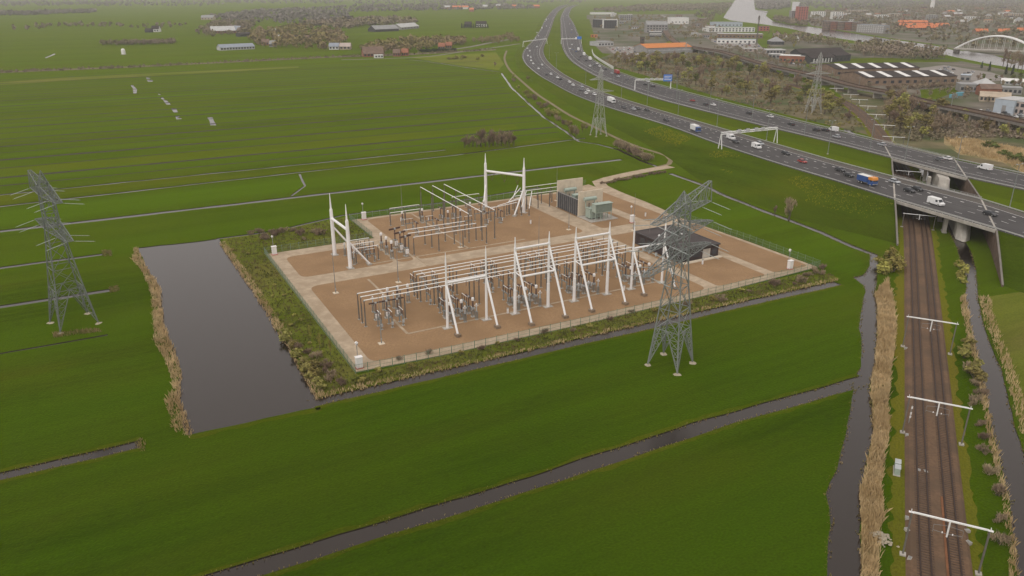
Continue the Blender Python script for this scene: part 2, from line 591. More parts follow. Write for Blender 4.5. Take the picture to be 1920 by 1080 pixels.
for b_ in (252, 295, 340, 374, 411, 453, 492, 530, 566, 603, 638, 672, 707, 745):
    overgrown([Y(-520, b_ + R.uniform(-3, 3)), Y(-100, b_), Y(a_end(b_) - 9, b_ + R.uniform(-2, 2))], R.uniform(1.0, 1.7))
for b_ in (271, 318, 361, 388, 434, 472, 512, 548, 585, 621, 655, 688, 726, 764):
    c1, c2 = b_ + R.uniform(-3, 3), b_ + R.uniform(-2, 2)
    overgrown([Y(-520, c1), Y(-100, b_), Y(a_end(b_) - 6, c2)], R.uniform(2.0, 3.4))
    for _ in range(5):
        a_ = R.uniform(-100, a_end(b_) - 60)
        ditch([Y(a_, b_ + 0.2), Y(a_ + R.uniform(10, 60), b_)], R.uniform(0.8, 1.3), 0.4, 8, None)
# puddles and open water in the far pasture
for pts in ([(244, 159), (250, 160), (257, 167), (256, 176), (250, 175), (249, 166)], [(296, 175), (302, 177), (309, 187), (303, 186)],
            [(305, 187), (313, 188), (321, 196), (312, 196)], [(320, 203), (330, 203), (338, 218), (330, 222), (327, 212)],
            [(330, 221), (340, 221), (341, 223), (331, 224)], [(388, 220), (398, 219), (401, 226), (406, 235), (394, 235), (393, 227)],
            [(274, 145), (282, 146), (281, 148), (275, 148)], [(275, 149), (287, 150), (286, 153), (277, 153)], [(84, 108), (102, 100), (104, 102), (86, 109)]):
    water_polys.append([G(*p) for p in pts])
# channel between the pastures and the railway
chan_l = [(1630, 476), (1632, 498), (1618, 516), (1600, 520), (1620, 535), (1622, 547), (1617, 572), (1611, 615), (1616, 652), (1615, 687), (1598, 712),
          (1600, 730), (1587, 807), (1583, 822), (1570, 880), (1547, 925), (1555, 950), (1557, 985), (1551, 1078), (1545, 1180)]
chan_r = [(1646, 477), (1645, 515), (1640, 550), (1646, 572), (1645, 640), (1642, 680), (1632, 725), (1637, 765), (1638, 808), (1635, 825), (1620, 897),
          (1612, 922), (1615, 972), (1615, 1078), (1612, 1180)]
pond([G(*p) for p in chan_l] + [G(*p) for p in reversed(chan_r)], 0.35, 4.0, 'dry')
ditch([G(*p) for p in [(1640, 478), (1600, 463), (1540, 436), (1480, 413), (1435, 397), (1395, 381), (1350, 363), (1330, 352), (1298, 340), (1256, 325)]], 2.5, 0.4, 5, 'wet')
ditch([G(*p) for p in [(1244, 317), (1200, 300), (1160, 281), (1120, 270), (1085, 265), (1060, 246), (1020, 220), (990, 193), (960, 165), (940, 137)]], 2.0, 0.7, 6, None)
ditch([G(*p) for p in [(938, 135), (900, 130), (860, 124), (800, 115), (760, 111)]], 2.6, 0.9, 9, None)
# channel on the other side of the railway, out from under the motorway
rc_l = [(1795, 467), (1806, 505), (1813, 522), (1809, 555), (1822, 627), (1837, 690), (1860, 805), (1875, 872), (1890, 930), (1902, 1010), (1907, 1078), (1912, 1200)]
rc_r = [(1820, 470), (1830, 502), (1833, 532), (1834, 555), (1840, 590), (1849, 620), (1862, 655), (1877, 690), (1890, 740), (1905, 805), (1921, 850), (1955, 950), (2000, 1078), (2040, 1200)]
rl, rr = [G(*p) for p in rc_l], [G(*p) for p in rc_r]
UP = Vector((0.36, 0.93, 0))
pond([rl[0] + UP * 190, rl[0] + UP * 90, *rl, *reversed(rr), rr[0] + UP * 90, rr[0] + UP * 190], 0.3, 4.0, 'dry')
# river with the basin behind the business park
water_polys.append([G(*p) for p in [(1390, -8), (1377, 2), (1367, 16), (1356, 33), (1369, 38), (1400, 42), (1435, 46), (1478, 53), (1517, 62), (1559, 70), (1600, 76), (1624, 80),
                                    (1672, 89), (1729, 92), (1770, 102), (1796, 108), (1860, 121), (1916, 130), (2000, 146), (2200, 190), (2200, 160), (2000, 128), (1882, 109), (1849, 98),
                                    (1790, 94), (1747, 84), (1680, 75), (1627, 67), (1592, 61), (1521, 50), (1478, 46), (1450, 40), (1436, 30), (1440, 21), (1416, 18), (1414, 2), (1412, -8)]])
water_polys.append([G(*p) for p in [(1484, 20), (1496, 18), (1502, 4), (1486, 3)]])
for pts in ([(1578, 235), (1590, 241), (1606, 252), (1598, 253), (1584, 246)], [(1783, 230), (1794, 231), (1793, 238), (1782, 237)],
            [(1809, 237), (1822, 240), (1818, 244), (1810, 242)], [(1850, 247), (1876, 255), (1874, 259), (1848, 251)], [(1896, 258), (1930, 268), (1930, 276), (1896, 264)]):
    water_polys.append([G(*p) for p in pts])

X0, X1, Y0, Y1 = -7000, 7000, -150, 9000
verge([Y(-38, -11.4), Y(-12, -12.6)], -1, 1.3)
vl = [G(*p) for p in chan_l]
verge(vl[5:11], 1, 1.1); verge(vl[11:], 1, 1.1)
boxes = [(min(p[0] for p in q), max(p[0] for p in q), min(p[1] for p in q), max(p[1] for p in q), q) for q in water_polys]
def in_water(c):
    return any(b[0] <= c[0] <= b[1] and b[2] <= c[1] <= b[3] and inside(c, b[4]) for b in boxes)
verge_mb = MB()
for F, out in verge_jobs:
    for k in range(len(F) - 1):
        if in_water(out[k]) or in_water(out[k + 1]) or F[k].y > 450: continue
        verge_mb.add([(p.x, p.y, 0.009) for p in (F[k], F[k + 1], out[k + 1], out[k])], [(0, 1, 2, 3)])
tag(verge_mb.build('ditch_verge', 'verge grass'), kind='structure')

vv = [Vector((X0, Y0)), Vector((X1, Y0)), Vector((X1, Y1)), Vector((X0, Y1))]
ee = [(0, 1), (1, 2), (2, 3), (3, 0)]
for poly in water_polys:
    o = len(vv)
    vv += [Vector((p[0], p[1])) for p in poly]
    n = len(poly)
    ee += [(o + i, o + (i + 1) % n) for i in range(n)]
cv, ce, cf, *_ = delaunay_2d_cdt(vv, ee, [], 0, 1e-4)
boxes = [(min(p[0] for p in q), max(p[0] for p in q), min(p[1] for p in q), max(p[1] for p in q), q) for q in water_polys]
land, edge_use = [], {}
for f in cf:
    c = (sum(cv[i].x for i in f) / len(f), sum(cv[i].y for i in f) / len(f))
    wet = any(b[0] <= c[0] <= b[1] and b[2] <= c[1] <= b[3] and inside(c, b[4]) for b in boxes)
    if not wet:
        land.append(tuple(f))
        for i in range(len(f)):
            e = (f[i], f[(i + 1) % len(f)])
            k = (min(e), max(e))
            edge_use[k] = None if k in edge_use else e
mb = MB()
mb.v = [(p.x, p.y, 0.0) for p in cv]
mb.f = list(land); mb.m = [0] * len(land)
ground = mb.build('ground', 'pasture grass')
tag(ground, kind='structure')
mb = MB()
for k, e in edge_use.items():
    if e is None:
        continue
    p, q = cv[e[0]], cv[e[1]]
    if abs(p.x) > 6990 and abs(q.x) > 6990 or (p.y > 8990 and q.y > 8990) or (p.y < -149 and q.y < -149):
        continue
    mb.add([(p.x, p.y, 0), (q.x, q.y, 0), (q.x, q.y, -1.2), (p.x, p.y, -1.2)], [(0, 3, 2, 1)])
tag(mb.build('ditch_bank', 'bank earth'), kind='structure')
tag(sheet('water', [[(X0, Y0), (X1, Y0), (X1, Y1), (X0, Y1)]], WATER_Z, 'ditch water'), kind='structure')

# ------------------------------------------------------------------ tracts of other ground laid on the pasture
def tract(name, px, z, material):
    return sheet(name, [[G(*p) for p in px]], z, material)

tract('woodland_floor', [(1110, 115), (1180, 133), (1260, 155), (1340, 180), (1450, 209), (1560, 236), (1640, 256), (1600, 215), (1560, 180), (1500, 150), (1420, 122), (1340, 100), (1250, 92), (1160, 96)], 0.006, 'scrub ground')
tract('scrub_ground', [(1660, 262), (1700, 275), (1790, 297), (1860, 313), (1930, 330), (2050, 360), (2050, 250), (1920, 228), (1740, 195), (1620, 172), (1560, 165), (1600, 200), (1640, 245)], 0.007, 'scrub ground')
tract('reed_field', [(1770, 255), (1830, 262), (1930, 280), (1990, 300), (1990, 350), (1930, 330), (1880, 305), (1800, 290), (1770, 270)], 0.011, 'straw ground')
tract('business_park_ground', [(1100, 28), (1300, 26), (1340, 55), (1440, 92), (1520, 128), (1640, 150), (1930, 190), (1930, 225), (1740, 190), (1560, 160), (1420, 120), (1300, 92), (1200, 104), (1130, 100), (1100, 70)], 0.005, 'town ground')
tract('town_ground', [(1500, 22), (1700, 14), (2100, 10), (2500, 20), (2400, 120), (2000, 124), (1882, 106), (1790, 92), (1747, 82), (1680, 73), (1592, 59), (1521, 48)], 0.005, 'town ground')
tract('railside_ground', [(1450, 62), (1620, 84), (1790, 112), (1930, 140), (1930, 190), (1640, 150), (1520, 125), (1440, 90)], 0.006, 'town ground')
for k, px in enumerate(([(1560, 112), (1640, 108), (1790, 112), (1800, 116), (1660, 118), (1560, 124), (1500, 122), (1500, 117)], [(1725, 168), (1795, 163), (1800, 170), (1755, 186), (1728, 184)],
                        [(1085, 36), (1105, 36), (1112, 60), (1120, 84), (1108, 92), (1098, 72)])):
    tract('lawn', px, 0.016, 'embankment grass')
tract('far_reed_belt', [(0, 134), (250, 124), (480, 113), (620, 106), (760, 101), (930, 92), (930, 94), (760, 103.5), (620, 108), (480, 115), (250, 126.5), (0, 137)], 0.012, 'dry mud')
tract('far_reed_belt', [(-60, 158), (120, 146), (380, 133), (560, 124), (560, 127), (380, 137), (120, 151), (-60, 164)], 0.012, 'rough grass')
tract('marsh_corner', [(770, 107), (930, 98), (945, 120), (935, 131), (870, 124), (800, 113)], 0.009, 'rough grass')

tract('rough_field', [(1852, 556), (1930, 545), (2010, 540), (2010, 900), (1940, 850), (1912, 790), (1893, 720), (1874, 662), (1858, 610)], 0.008, 'rough grass')
# yellower meadow strips
sheet('meadow_strip', [[Y(-420, 211), Y(-82, 212.5), Y(20, 217), Y(125, 220), Y(200, 228), Y(200, 236), Y(126, 232), Y(-84, 231.6), Y(-420, 232.5)]], 0.004, 'pale meadow')
for px_ in ([(1160, 346), (1205, 330), (1256, 328), (1296, 343), (1345, 365), (1392, 386), (1432, 402), (1400, 410), (1330, 418), (1245, 388)], [(1345, 425), (1420, 412), (1440, 406), (1500, 424), (1560, 450), (1612, 480), (1622, 500), (1600, 514), (1540, 500)]):
    sheet('meadow', [[G(*p) for p in px_]], 0.005, 'lawn grass')
sheet('meadow_strip', [[Y(-420, 274), Y(-84, 273), Y(60, 272), Y(195, 275), Y(200, 292), Y(-90, 293), Y(-420, 292)]], 0.004, 'pale meadow')
sheet('meadow_strip', [[Y(-420, 436), Y(-90, 436), Y(230, 437), Y(240, 452), Y(-90, 452), Y(-420, 452)]], 0.004, 'lawn grass')
sheet('meadow_strip', [[Y(-420, 550), Y(-90, 550), Y(280, 550), Y(290, 565), Y(-90, 565), Y(-420, 565)]], 0.004, 'lawn grass')
sheet('meadow_strip', [[Y(-420, 172), Y(-80, 172), Y(24, 171), Y(36, 190), Y(38, 211), Y(-84, 208), Y(-420, 207)]], 0.004, 'lawn grass')
sheet('meadow_strip', [[Y(160, 140), Y(196, 132), Y(200, 160), Y(150, 162)]], 0.004, 'embankment grass')
# rough grass between the yard, pond and moat
sheet('yard_verge', [[Y(-10.2, -7.8), Y(-9.3, 40), Y(-10.2, 121.6), Y(2, 121.2), Y(37, 128), Y(37, 97), Y(-0.3, 97), Y(-0.3, -2.2), Y(150, -2.2), Y(150, -11.2), Y(60, -9.6)]], 0.02, 'rough grass')
# banks beside the railway
RAIL_AX = Vector((0.4263, 0.9046, 0))
RC = [Vector((47.6, 56, 0)), Vector((65.2, 94.1, 0)), Vector((83.0, 132, 0)), Vector((101.9, 172, 0)), Vector((150, 274.7, 0)), Vector((180, 345, 0)), Vector((207, 420.7, 0)), Vector((219.7, 459.4, 0)),
      Vector((233, 501, 0)), Vector((244, 539, 0)), Vector((252, 572, 0)), Vector((258, 602, 0)), Vector((262, 640, 0)), Vector((262, 690, 0)), Vector((258, 740, 0))]
RCP = catmull(RC, 6.0)
RCF = lin(RCP, 1.5)
def wavy(d, amp): return [p + (q - p).normalized() * wob(p + Vector((d * 17, 0, 0)), amp, 0.35) for p, q in zip(offset(RCF, d), offset(RCF, d + 1))]
mb = MB(); strip(mb, wavy(6.9, 1.6), offset(RCF, 4.7)); strip(mb, offset(RCF, -4.4), wavy(-6.0, 1.3))
tag(mb.build('track_verge', 'yellow verge'), kind='structure')
bpy.data.objects['track_verge'].location.z = 0.022

# ------------------------------------------------------------------ motorway
def hroad(x, y):
    def ip(v, t):
        if v <= t[0][0]: return t[0][1]
        for (a, b), (c, d) in zip(t[:-1], t[1:]):
            if v <= c: return b + (d - b) * (v - a) / (c - a)
        return t[-1][1]
    if y < 95 and x < 1110:
        return ip(y, [(7, 1.0), (95, 2.2)])
    return ip(x, [(978, 2.2), (1035, 3.2), (1140, 5.0), (1350, 7.0), (1600, 7.5)])

def edge3(px):
    return [G(x, y, hroad(x, y)) for x, y in px]

A0_L = edge3([(1064, 8.5), (1050, 11), (1037, 19), (1024, 34), (1014, 54), (1000, 75), (986, 90), (979, 104), (983, 117), (992, 127), (1011, 142), (1035, 156), (1076, 178), (1140, 202), (1251, 236), (1349, 272), (1469, 311), (1560, 338), (1678, 375)])
A1_L = edge3([(1070, 9), (1057, 14), (1047, 22), (1041, 32), (1035, 49), (1029, 66), (1022, 83), (1019, 96), (1024, 110), (1037, 124), (1065, 144), (1116, 168), (1184, 191), (1273, 218), (1362, 244), (1473, 276), (1560, 301), (1675, 332)])
B0_L = edge3([(1078, 9), (1062, 14), (1052, 30), (1051, 47), (1052, 75), (1056, 94), (1068, 112), (1091, 129), (1129, 149), (1176, 167), (1229, 185), (1273, 197), (1340, 214), (1407, 231), (1473, 247), (1560, 268), (1629, 286), (1672, 297)])
B1_L = edge3([(1086, 9), (1074, 14), (1067, 28), (1076, 45), (1088, 75), (1095, 98), (1119, 116), (1147, 130), (1194, 147), (1260, 166), (1340, 187), (1451, 215), (1500, 228), (1560, 242), (1655, 266)])
HB = 7.5
def rext(p, q, d=160):
    a, b = G(*p, HB), G(*q, HB)
    return [a, b, b + (b - a).normalized() * d]
A0_R, A1_R = rext((1868, 431), (1920, 447)), rext((1840, 374), (1920, 399))
B0_R, B1_R = rext((1813, 334), (1920, 357)), rext((1790, 299), (1920, 327))

def road_edge(L, Rr, step=14):
    l = catmull(L, step)
    return l, lin([L[-1], Rr[0]], 6), lin(Rr, step)

EA0, EA1, EB0, EB1 = (road_edge(*q) for q in ((A0_L, A0_R), (A1_L, A1_R), (B0_L, B0_R), (B1_L, B1_R)))

def follow(P, Q, z=None):
    """for each point of P the nearest one on Q; the ends stay on the ends"""
    out, s = [], 0
    for p in P:
        q, i = nearest_on(Q, p, s)
        s = max(s, i - 1) if i > 1 else 0
        out.append(q.copy())
    out[0], out[-1] = Q[0].copy(), Q[-1].copy()
    return out

road_paths = {}
for key, E0, E1 in (('near', EA0, EA1), ('far', EB0, EB1)):
    P, Q = [], []
    for k in range(3):
        p = E0[k]
        q = follow(p, E1[k]) if k != 1 else [E1[1][0].lerp(E1[1][-1], i / (len(p) - 1)) for i in range(len(p))]
        if k:
            p, q = p[1:], q[1:]
        P += p; Q += q
    road_paths[key] = (P, Q)
    mb = MB(); strip(mb, P, Q)
    o = mb.build('road', 'asphalt')
    tag(o, kind='structure')
    road_paths[key + '_obj'] = o

def at_s(key, s, dz=0.0):
    P, Q = road_paths[key]
    return [p.lerp(q, s) + Vector((0, 0, dz)) for p, q in zip(P, Q)]

def marking(key, s, w, dash=None, gap=0, maxd=1500):
    path = at_s(key, s, 0.03)
    mb = MB()
    if dash is None:
        strip(mb, offset(path, w / 2), offset(path, -w / 2))
    else:
        acc, on, seg = 0.0, True, []
        fine = lin(path, 1.5)
        last = fine[0]
        for p in fine:
            if (p - Vector((0, 0, 83))).length > maxd:
                last = p; continue
            acc += (p - last).length; last = p
            if on:
                seg.append(p)
            if acc > (dash if on else gap):
                if on and len(seg) > 1:
                    sg = [seg[0], seg[-1]]
                    strip(mb, offset(sg, w / 2), offset(sg, -w / 2))
                on = not on; acc = 0.0; seg = []
    o = mb.build('lane_marking', 'lane paint', road_paths[key + '_obj'])
    o['kind'] = 'stuff'

for key in ('near', 'far'):
    marking(key, 0.05 if key == 'near' else 0.30, 0.25)
    marking(key, 0.93 if key == 'far' else 0.80, 0.25)
    if key == 'near':
        marking(key, 0.69, 0.55, 2.5, 3.0)
        for s in (0.22, 0.37, 0.53):
            marking(key, s, 0.22, 4.0, 8.0)
    else:
        marking(key, 0.10, 0.25)
        for s in (0.46, 0.62, 0.78):
            marking(key, s, 0.22, 4.0, 8.0)

def lane_sheet(key, s0, s1, dz, material, name):
    mb = MB(); strip(mb, at_s(key, s0, dz), at_s(key, s1, dz))
    mb.build(name, material, road_paths[key + '_obj'])
lane_sheet('near', 0.815, 0.965, 0.012, 'shoulder asphalt', 'hard_shoulder')
lane_sheet('far', 0.03, 0.095, 0.012, 'shoulder asphalt', 'hard_shoulder')
for key, cs in (('near', (0.13, 0.295, 0.45, 0.61, 0.745)), ('far', (0.38, 0.54, 0.70, 0.855))):
    for c in cs:
        for d in (-0.032, 0.032):
            lane_sheet(key, c + d - 0.011, c + d + 0.011, 0.016, 'lane wear', 'wheel_track')
# embankments, median, slopes
toe = [G(*p, 0.03) for p in [(1046, 12), (1036, 17), (1026, 25), (1014, 38), (1002, 58), (988, 76), (971, 92), (965, 107), (969, 122), (980, 136), (1002, 153), (1028, 171), (1070, 197), (1125, 226), (1190, 259), (1255, 297), (1296, 328), (1345, 354), (1400, 376), (1470, 403), (1540, 428), (1600, 453), (1640, 466), (1683, 457)]]
toe = catmull(toe, 14)
crest = [p + Vector((0, 0, -0.12)) for p in EA0[0]]
tz = follow(crest, toe)
mid = [c.lerp(t, 0.5) + Vector((0, 0, 0.35)) for c, t in zip(crest, tz)]
mb = MB(); strip(mb, mid, crest); strip(mb, tz, mid)
cr = [p + Vector((0, 0, -0.12)) for p in EA0[2]]
toe_r = lin([G(1880, 535, 0.03), G(1920, 549, 0.03), G(1920, 549, 0.03) + (A0_R[1] - A0_R[0]).normalized() * 160], 14)
t2 = follow(cr, toe_r)
strip(mb, t2, cr)
nb = [p + Vector((0, 0, -0.12)) for p in EB1[0]]
nt = [Vector((q.x, q.y, 0.03)) for q in offset(nb, 14)]
strip(mb, nb, nt)
nb = [p + Vector((0, 0, -0.12)) for p in EB1[2]]
nt = [Vector((q.x, q.y, 0.03)) for q in offset(nb, 15)]
strip(mb, nb, nt)
for k in (0, 2):
    a = [p + Vector((0, 0, -0.12)) for p in EA1[k]]
    b = follow(a, EB0[k])
    m_ = [p.lerp(q, 0.5) + Vector((0, 0, -1.1)) for p, q in zip(a, b)]
    b = [p + Vector((0, 0, -0.12)) for p in b]
    strip(mb, a, m_); strip(mb, m_, b)
tag(mb.build('motorway_embankment', 'embankment grass'), kind='structure')

# crash barriers, one thing per edge
def barrier(path, label, h=0.75, step=4.0, posts=True):
    o = thing('crash_barrier', label, 'crash barrier', path[0])
    base = path[0]
    P = [p - base for p in path]
    mb = MB()
    up, lo = Vector((0, 0, h)), Vector((0, 0, h - 0.34))
    strip(mb, [p + lo for p in P], [p + up for p in P])
    strip(mb, [p + up for p in P], [p + up for p in offset(P, 0.14)])
    mb.build('rail', 'crash barrier', o)
    mb = MB()
    for p in lin(P, step):
        if (p + base).y > 520: continue
        mb.box(p.x - 0.06, p.y - 0.06, p.z, p.x + 0.06, p.y + 0.06, p.z + h - 0.2)
    if mb.v:
        q = mb.build('posts', 'dull steel', o); q['kind'] = 'stuff'
    return o

for key, s, side, txt in (('near', 0.004, 'outer edge of the near carriageway above the grass slope', ''), ('near', 0.97, 'median side of the near carriageway', ''),
                          ('far', 0.02, 'median side of the far carriageway', ''), ('far', 0.995, 'outer edge of the far carriageway beside the wood', '')):
    barrier(at_s(key, s), 'grey steel crash barrier, ' + side)

# ------------------------------------------------------------------ the two motorway bridges over railway and channel
def bridge(label, p0, p1, q0, q1):
    """p0-p1 the side towards the camera, q0-q1 the other one"""
    o = thing('motorway_bridge', label, 'bridge', p0)
    P0, P1, Q0, Q1 = (Vector(k) - Vector(p0) for k in (p0, p1, q0, q1))
    def quad_slab(name, material, z0, z1, a, b, c, d):
        mb = MB(); mb.prism([a, b, c, d], z0, z1)
        return mb.build(name, material, o)
    quad_slab('deck', 'dark concrete', -1.1, -0.06, P0, P1, Q1, Q0)
    out = (P0 - Q0).normalized() * 0.9
    quad_slab('edge_beam', 'concrete', -0.95, 0.10, P0 + out, P1 + out, P1 + out * 0.02, P0 + out * 0.02)
    quad_slab('edge_beam', 'concrete', -0.95, 0.10, Q0 - out * 0.02, Q1 - out * 0.02, Q1 - out, Q0 - out)
    n = 14
    for base, sg in ((P0 + out * 0.75, 1), (Q0 - out * 0.75, -1)):
        far = (P1 if sg > 0 else Q1) + out * 0.75 * sg
        mb = MB()
        for zz in (0.55, 1.0):
            mb.tube(base + Vector((0, 0, zz)), far + Vector((0, 0, zz)), 0.06, n=4)
        r = mb.build('railing', 'crash barrier', o)
        for i in range(n + 1):
            p = base.lerp(far, i / n)
            mb = MB(); mb.box(p.x - 0.05, p.y - 0.05, 0.08, p.x + 0.05, p.y + 0.05, 1.0)
            mb.build('railing_post', 'crash barrier', r)
    for a, b in ((P0, Q0), (P1, Q1)):
        t = (b - a).normalized(); nn = Vector((-t.y, t.x, 0)) * 0.3
        mb = MB(); mb.prism([a + nn, a - nn, b - nn, b + nn], 0.012, 0.03)
        mb.build('expansion_joint', 'concrete', o)
    for k in range(6):
        t = (k + 0.5) / 6
        a, b = P0.lerp(Q0, t), P1.lerp(Q1, t)
        tt = (b - a).normalized(); nn = Vector((-tt.y, tt.x, 0)) * 0.35
        mb = MB(); mb.prism([a + nn, a - nn, b - nn, b + nn], -1.9, -1.1)
        mb.build('girder', 'dark concrete', o)
    return o

bridge('concrete motorway bridge carrying the near carriageway over the railway', A0_L[-1], A0_R[0], A1_L[-1], A1_R[0])
bridge('concrete motorway bridge carrying the far carriageway over the railway', B0_L[-1], B0_R[0], B1_L[-1], B1_R[0])

def wall(name, label, pts, th, material, cap=True):
    """pts: world points, z = top of the wall; a wall of thickness th down to -1"""
    o = thing(name, label, 'retaining wall', (pts[0].x, pts[0].y, 0))
    P = [p - Vector((pts[0].x, pts[0].y, 0)) for p in pts]
    L, Rr = offset(P, th / 2), offset(P, -th / 2)
    for i in range(len(P) - 1):
        mb = MB()
        a, b, c, d = L[i], L[i + 1], Rr[i + 1], Rr[i]
        lo = -1.0
        mb.add([(a.x, a.y, lo), (b.x, b.y, lo), (c.x, c.y, lo), (d.x, d.y, lo), a, b, c, d], [(0, 3, 2, 1), (4, 5, 6, 7), (0, 1, 5, 4), (1, 2, 6, 5), (2, 3, 7, 6), (3, 0, 4, 7)])
        mb.build('wall_panel', material, o)
        if cap:
            mb = MB()
            up = Vector((0, 0, 0.22)); e = (a - d).normalized() * 0.06
            lo4 = [a + e, b + e, c - e, d - e]
            mb.add([p + Vector((0, 0, 0.003)) for p in lo4] + [p + up for p in lo4], [(0, 3, 2, 1), (4, 5, 6, 7), (0, 1, 5, 4), (1, 2, 6, 5), (2, 3, 7, 6), (3, 0, 4, 7)])
            mb.build('coping', 'old asphalt', o)
    return o

dz = Vector((0, 0, -1.3))
wl_w = G(1683, 458, 0.5)
nL = (B1_L[-1] - B0_L[-1]).normalized()
nR = (B1_R[0] - B0_R[0]).normalized()
def flat(p, z): return Vector((p.x, p.y, z))
for nm, w0, ps, nd, lab in (('abutment_wall', wl_w, (A0_L[-1], A1_L[-1], B0_L[-1], B1_L[-1]), nL, 'sloping concrete wing wall and abutment on the pasture side of the bridges'),
                            ('abutment_wall', G(1880, 535, 0.5), (A0_R[0], A1_R[0], B0_R[0], B1_R[0]), nR, 'brown sloping wing wall and abutment beyond the channel under the bridges')):
    sgn = -1 if 'pasture' in lab else 1
    p0, p1, p2, p3 = ps
    pts = [w0, flat(w0.lerp(p0, 0.5), 4.4), flat(p0.lerp(w0, 0.03), 7.55), flat(p0, 5.5), flat(p1, 5.5), flat(p1.lerp(p2, 0.06), 7.5), flat(p1.lerp(p2, 0.94), 7.5), flat(p2, 5.5), flat(p3, 5.5), flat(p3 + nd * 14, 0.4)]
    shift = (A0_R[0] - A0_L[-1]).normalized() * 0.7 * sgn
    wall(nm, lab, [p + shift * 0 for p in pts], 0.45, 'dark concrete' if sgn < 0 else 'abutment brick')

# pale pier with a curved nose that stands between railway and channel
pier = thing('bridge_pier', 'pale boat-shaped concrete pier with a recessed panel under the motorway bridges', 'bridge pier', G(1806, 452))
pl = G(1806, 452)
ax = (B1_L[-1] - A0_L[-1]); ax.z = 0; ax.normalize()
px_ = Vector((ax.y, -ax.x, 0))
def hull(mb, s0, s1, w, h, mi=0, nose=5.0):
    prof = [(s0 - nose * 0.2, 0.25 * w, 0.0), (s0 + 2, w, 0.0), (s1, w, 0.0)]
    top = [(s0 + nose, 0.30 * w, h), (s0 + nose + 1, w * 0.9, h), (s1, w * 0.9, h)]
    vs = []
    for row in (prof, top):
        for (s, ww, z) in row:
            for sg in (1, -1):
                p = ax * s + px_ * (ww * sg); vs.append((p.x, p.y, z))
    fs = [(0, 2, 8, 6), (2, 4, 10, 8), (1, 7, 9, 3), (3, 9, 11, 5), (0, 6, 7, 1), (4, 5, 11, 10), (6, 8, 9, 7), (8, 10, 11, 9), (0, 1, 3, 2), (2, 3, 5, 4)]
    mb.add(vs, fs, mi)
mb = MB(); hull(mb, 0, 42, 2.3, 6.2); mb.build('body', 'concrete', pier)
mb = MB(); hull(mb, 68, 112, 2.3, 6.2); mb.build('body', 'concrete', pier)
for s_ in (-0.4, 67.6):
    mb = MB()
    for (sa, za, sb, zb) in ((s_ + 1.2, 1.0, s_ + 4.6, 5.4),):
        q = [ax * (sa) + px_ * -0.32, ax * sa + px_ * 0.32, ax * sb + px_ * 0.32, ax * sb + px_ * -0.32]
        mb.add([(q[0].x, q[0].y, za), (q[1].x, q[1].y, za), (q[2].x, q[2].y, zb), (q[3].x, q[3].y, zb)], [(0, 1, 2, 3)])
    mb.build('recessed_panel', 'dull steel', pier)
for s_, d_ in ((10, -5.2), (26, -5.2), (80, -5.2), (98, -5.2)):
    c_ = thing('bridge_column', 'stout rectangular concrete column between track and pier under the bridge deck', 'column', pl + ax * s_ + px_ * d_, math.atan2(ax.y, ax.x), 'columns under the motorway bridges')
    mb = MB(); mb.box(-1.6, -0.6, 0, 1.6, 0.6, 5.5); mb.build('shaft', 'concrete', c_)
    mb = MB(); mb.box(-2.0, -0.8, -0.1, 2.0, 0.8, 0.4); mb.build('plinth', 'concrete', c_)

# paths
def path_strip(name, px, w, z, material, step=6):
    P = catmull([G(*p, z) for p in px], step)
    mb = MB(); strip(mb, offset(P, w / 2), offset(P, -w / 2))
    return tag(mb.build(name, material), kind='structure')

path_strip('cycle_path', [(950, 95), (946, 110), (955, 130), (978, 152), (1005, 175), (1035, 195), (1070, 217), (1110, 236), (1150, 256), (1190, 273), (1225, 284), (1250, 292), (1258, 300), (1254, 308), (1230, 314), (1200, 320), (1160, 328), (1135, 336)], 2.6, 0.045, 'track dirt')
path_strip('access_road', [(1258, 312), (1215, 319), (1170, 328), (1140, 335), (1122, 341), (1128, 349), (1160, 364), (1200, 380), (1240, 398)], 6.0, 0.06, 'concrete path')
path_strip('country_road', [(640, 112), (720, 110), (800, 106), (860, 98), (920, 90), (960, 84), (975, 82)], 6, 0.04, 'old asphalt')
path_strip('country_road', [(830, 95), (880, 88), (920, 80), (955, 74)], 9, 0.05, 'old asphalt')
path_strip('town_road', [(1240, 28), (1275, 45), (1330, 72), (1400, 92), (1480, 112), (1560, 122), (1640, 118)], 8, 0.03, 'paving')
path_strip('town_road', [(1250, 66), (1262, 78), (1300, 92), (1330, 98)], 6, 0.034, 'paving')
tract('parking_area', [(1135, 88), (1215, 86), (1222, 108), (1190, 118), (1160, 108)], 0.028, 'paving')
tract('parking_area', [(1330, 76), (1420, 80), (1432, 92), (1360, 90)], 0.028, 'paving')
tract('parking_area', [(1720, 128), (1770, 122), (1860, 136), (1900, 150), (1800, 156), (1730, 140)], 0.028, 'paving')
tract('parking_area', [(1820, 205), (1925, 214), (1925, 232), (1840, 220)], 0.028, 'paving')
# ------------------------------------------------------------------ railway
mb = MB()
def zpath(path, d, z): return [Vector((p.x, p.y, z)) for p in offset(path, d)]
bed = [(4.8, 0.03), (4.1, 0.42), (-4.0, 0.42), (-4.5, 0.03)]
for (d0, z0), (d1, z1) in zip(bed[:-1], bed[1:]):
    strip(mb, zpath(RCP, d1, z1), zpath(RCP, d0, z0))
tag(mb.build('ballast_bed', 'ballast'), kind='structure')

def sweep(mb, path, d, w, z0, z1):
    a0, a1 = zpath(path, d + w / 2, z0), zpath(path, d + w / 2, z1)
    b0, b1 = zpath(path, d - w / 2, z0), zpath(path, d - w / 2, z1)
    strip(mb, a0, a1); strip(mb, a1, b1); strip(mb, b1, b0)

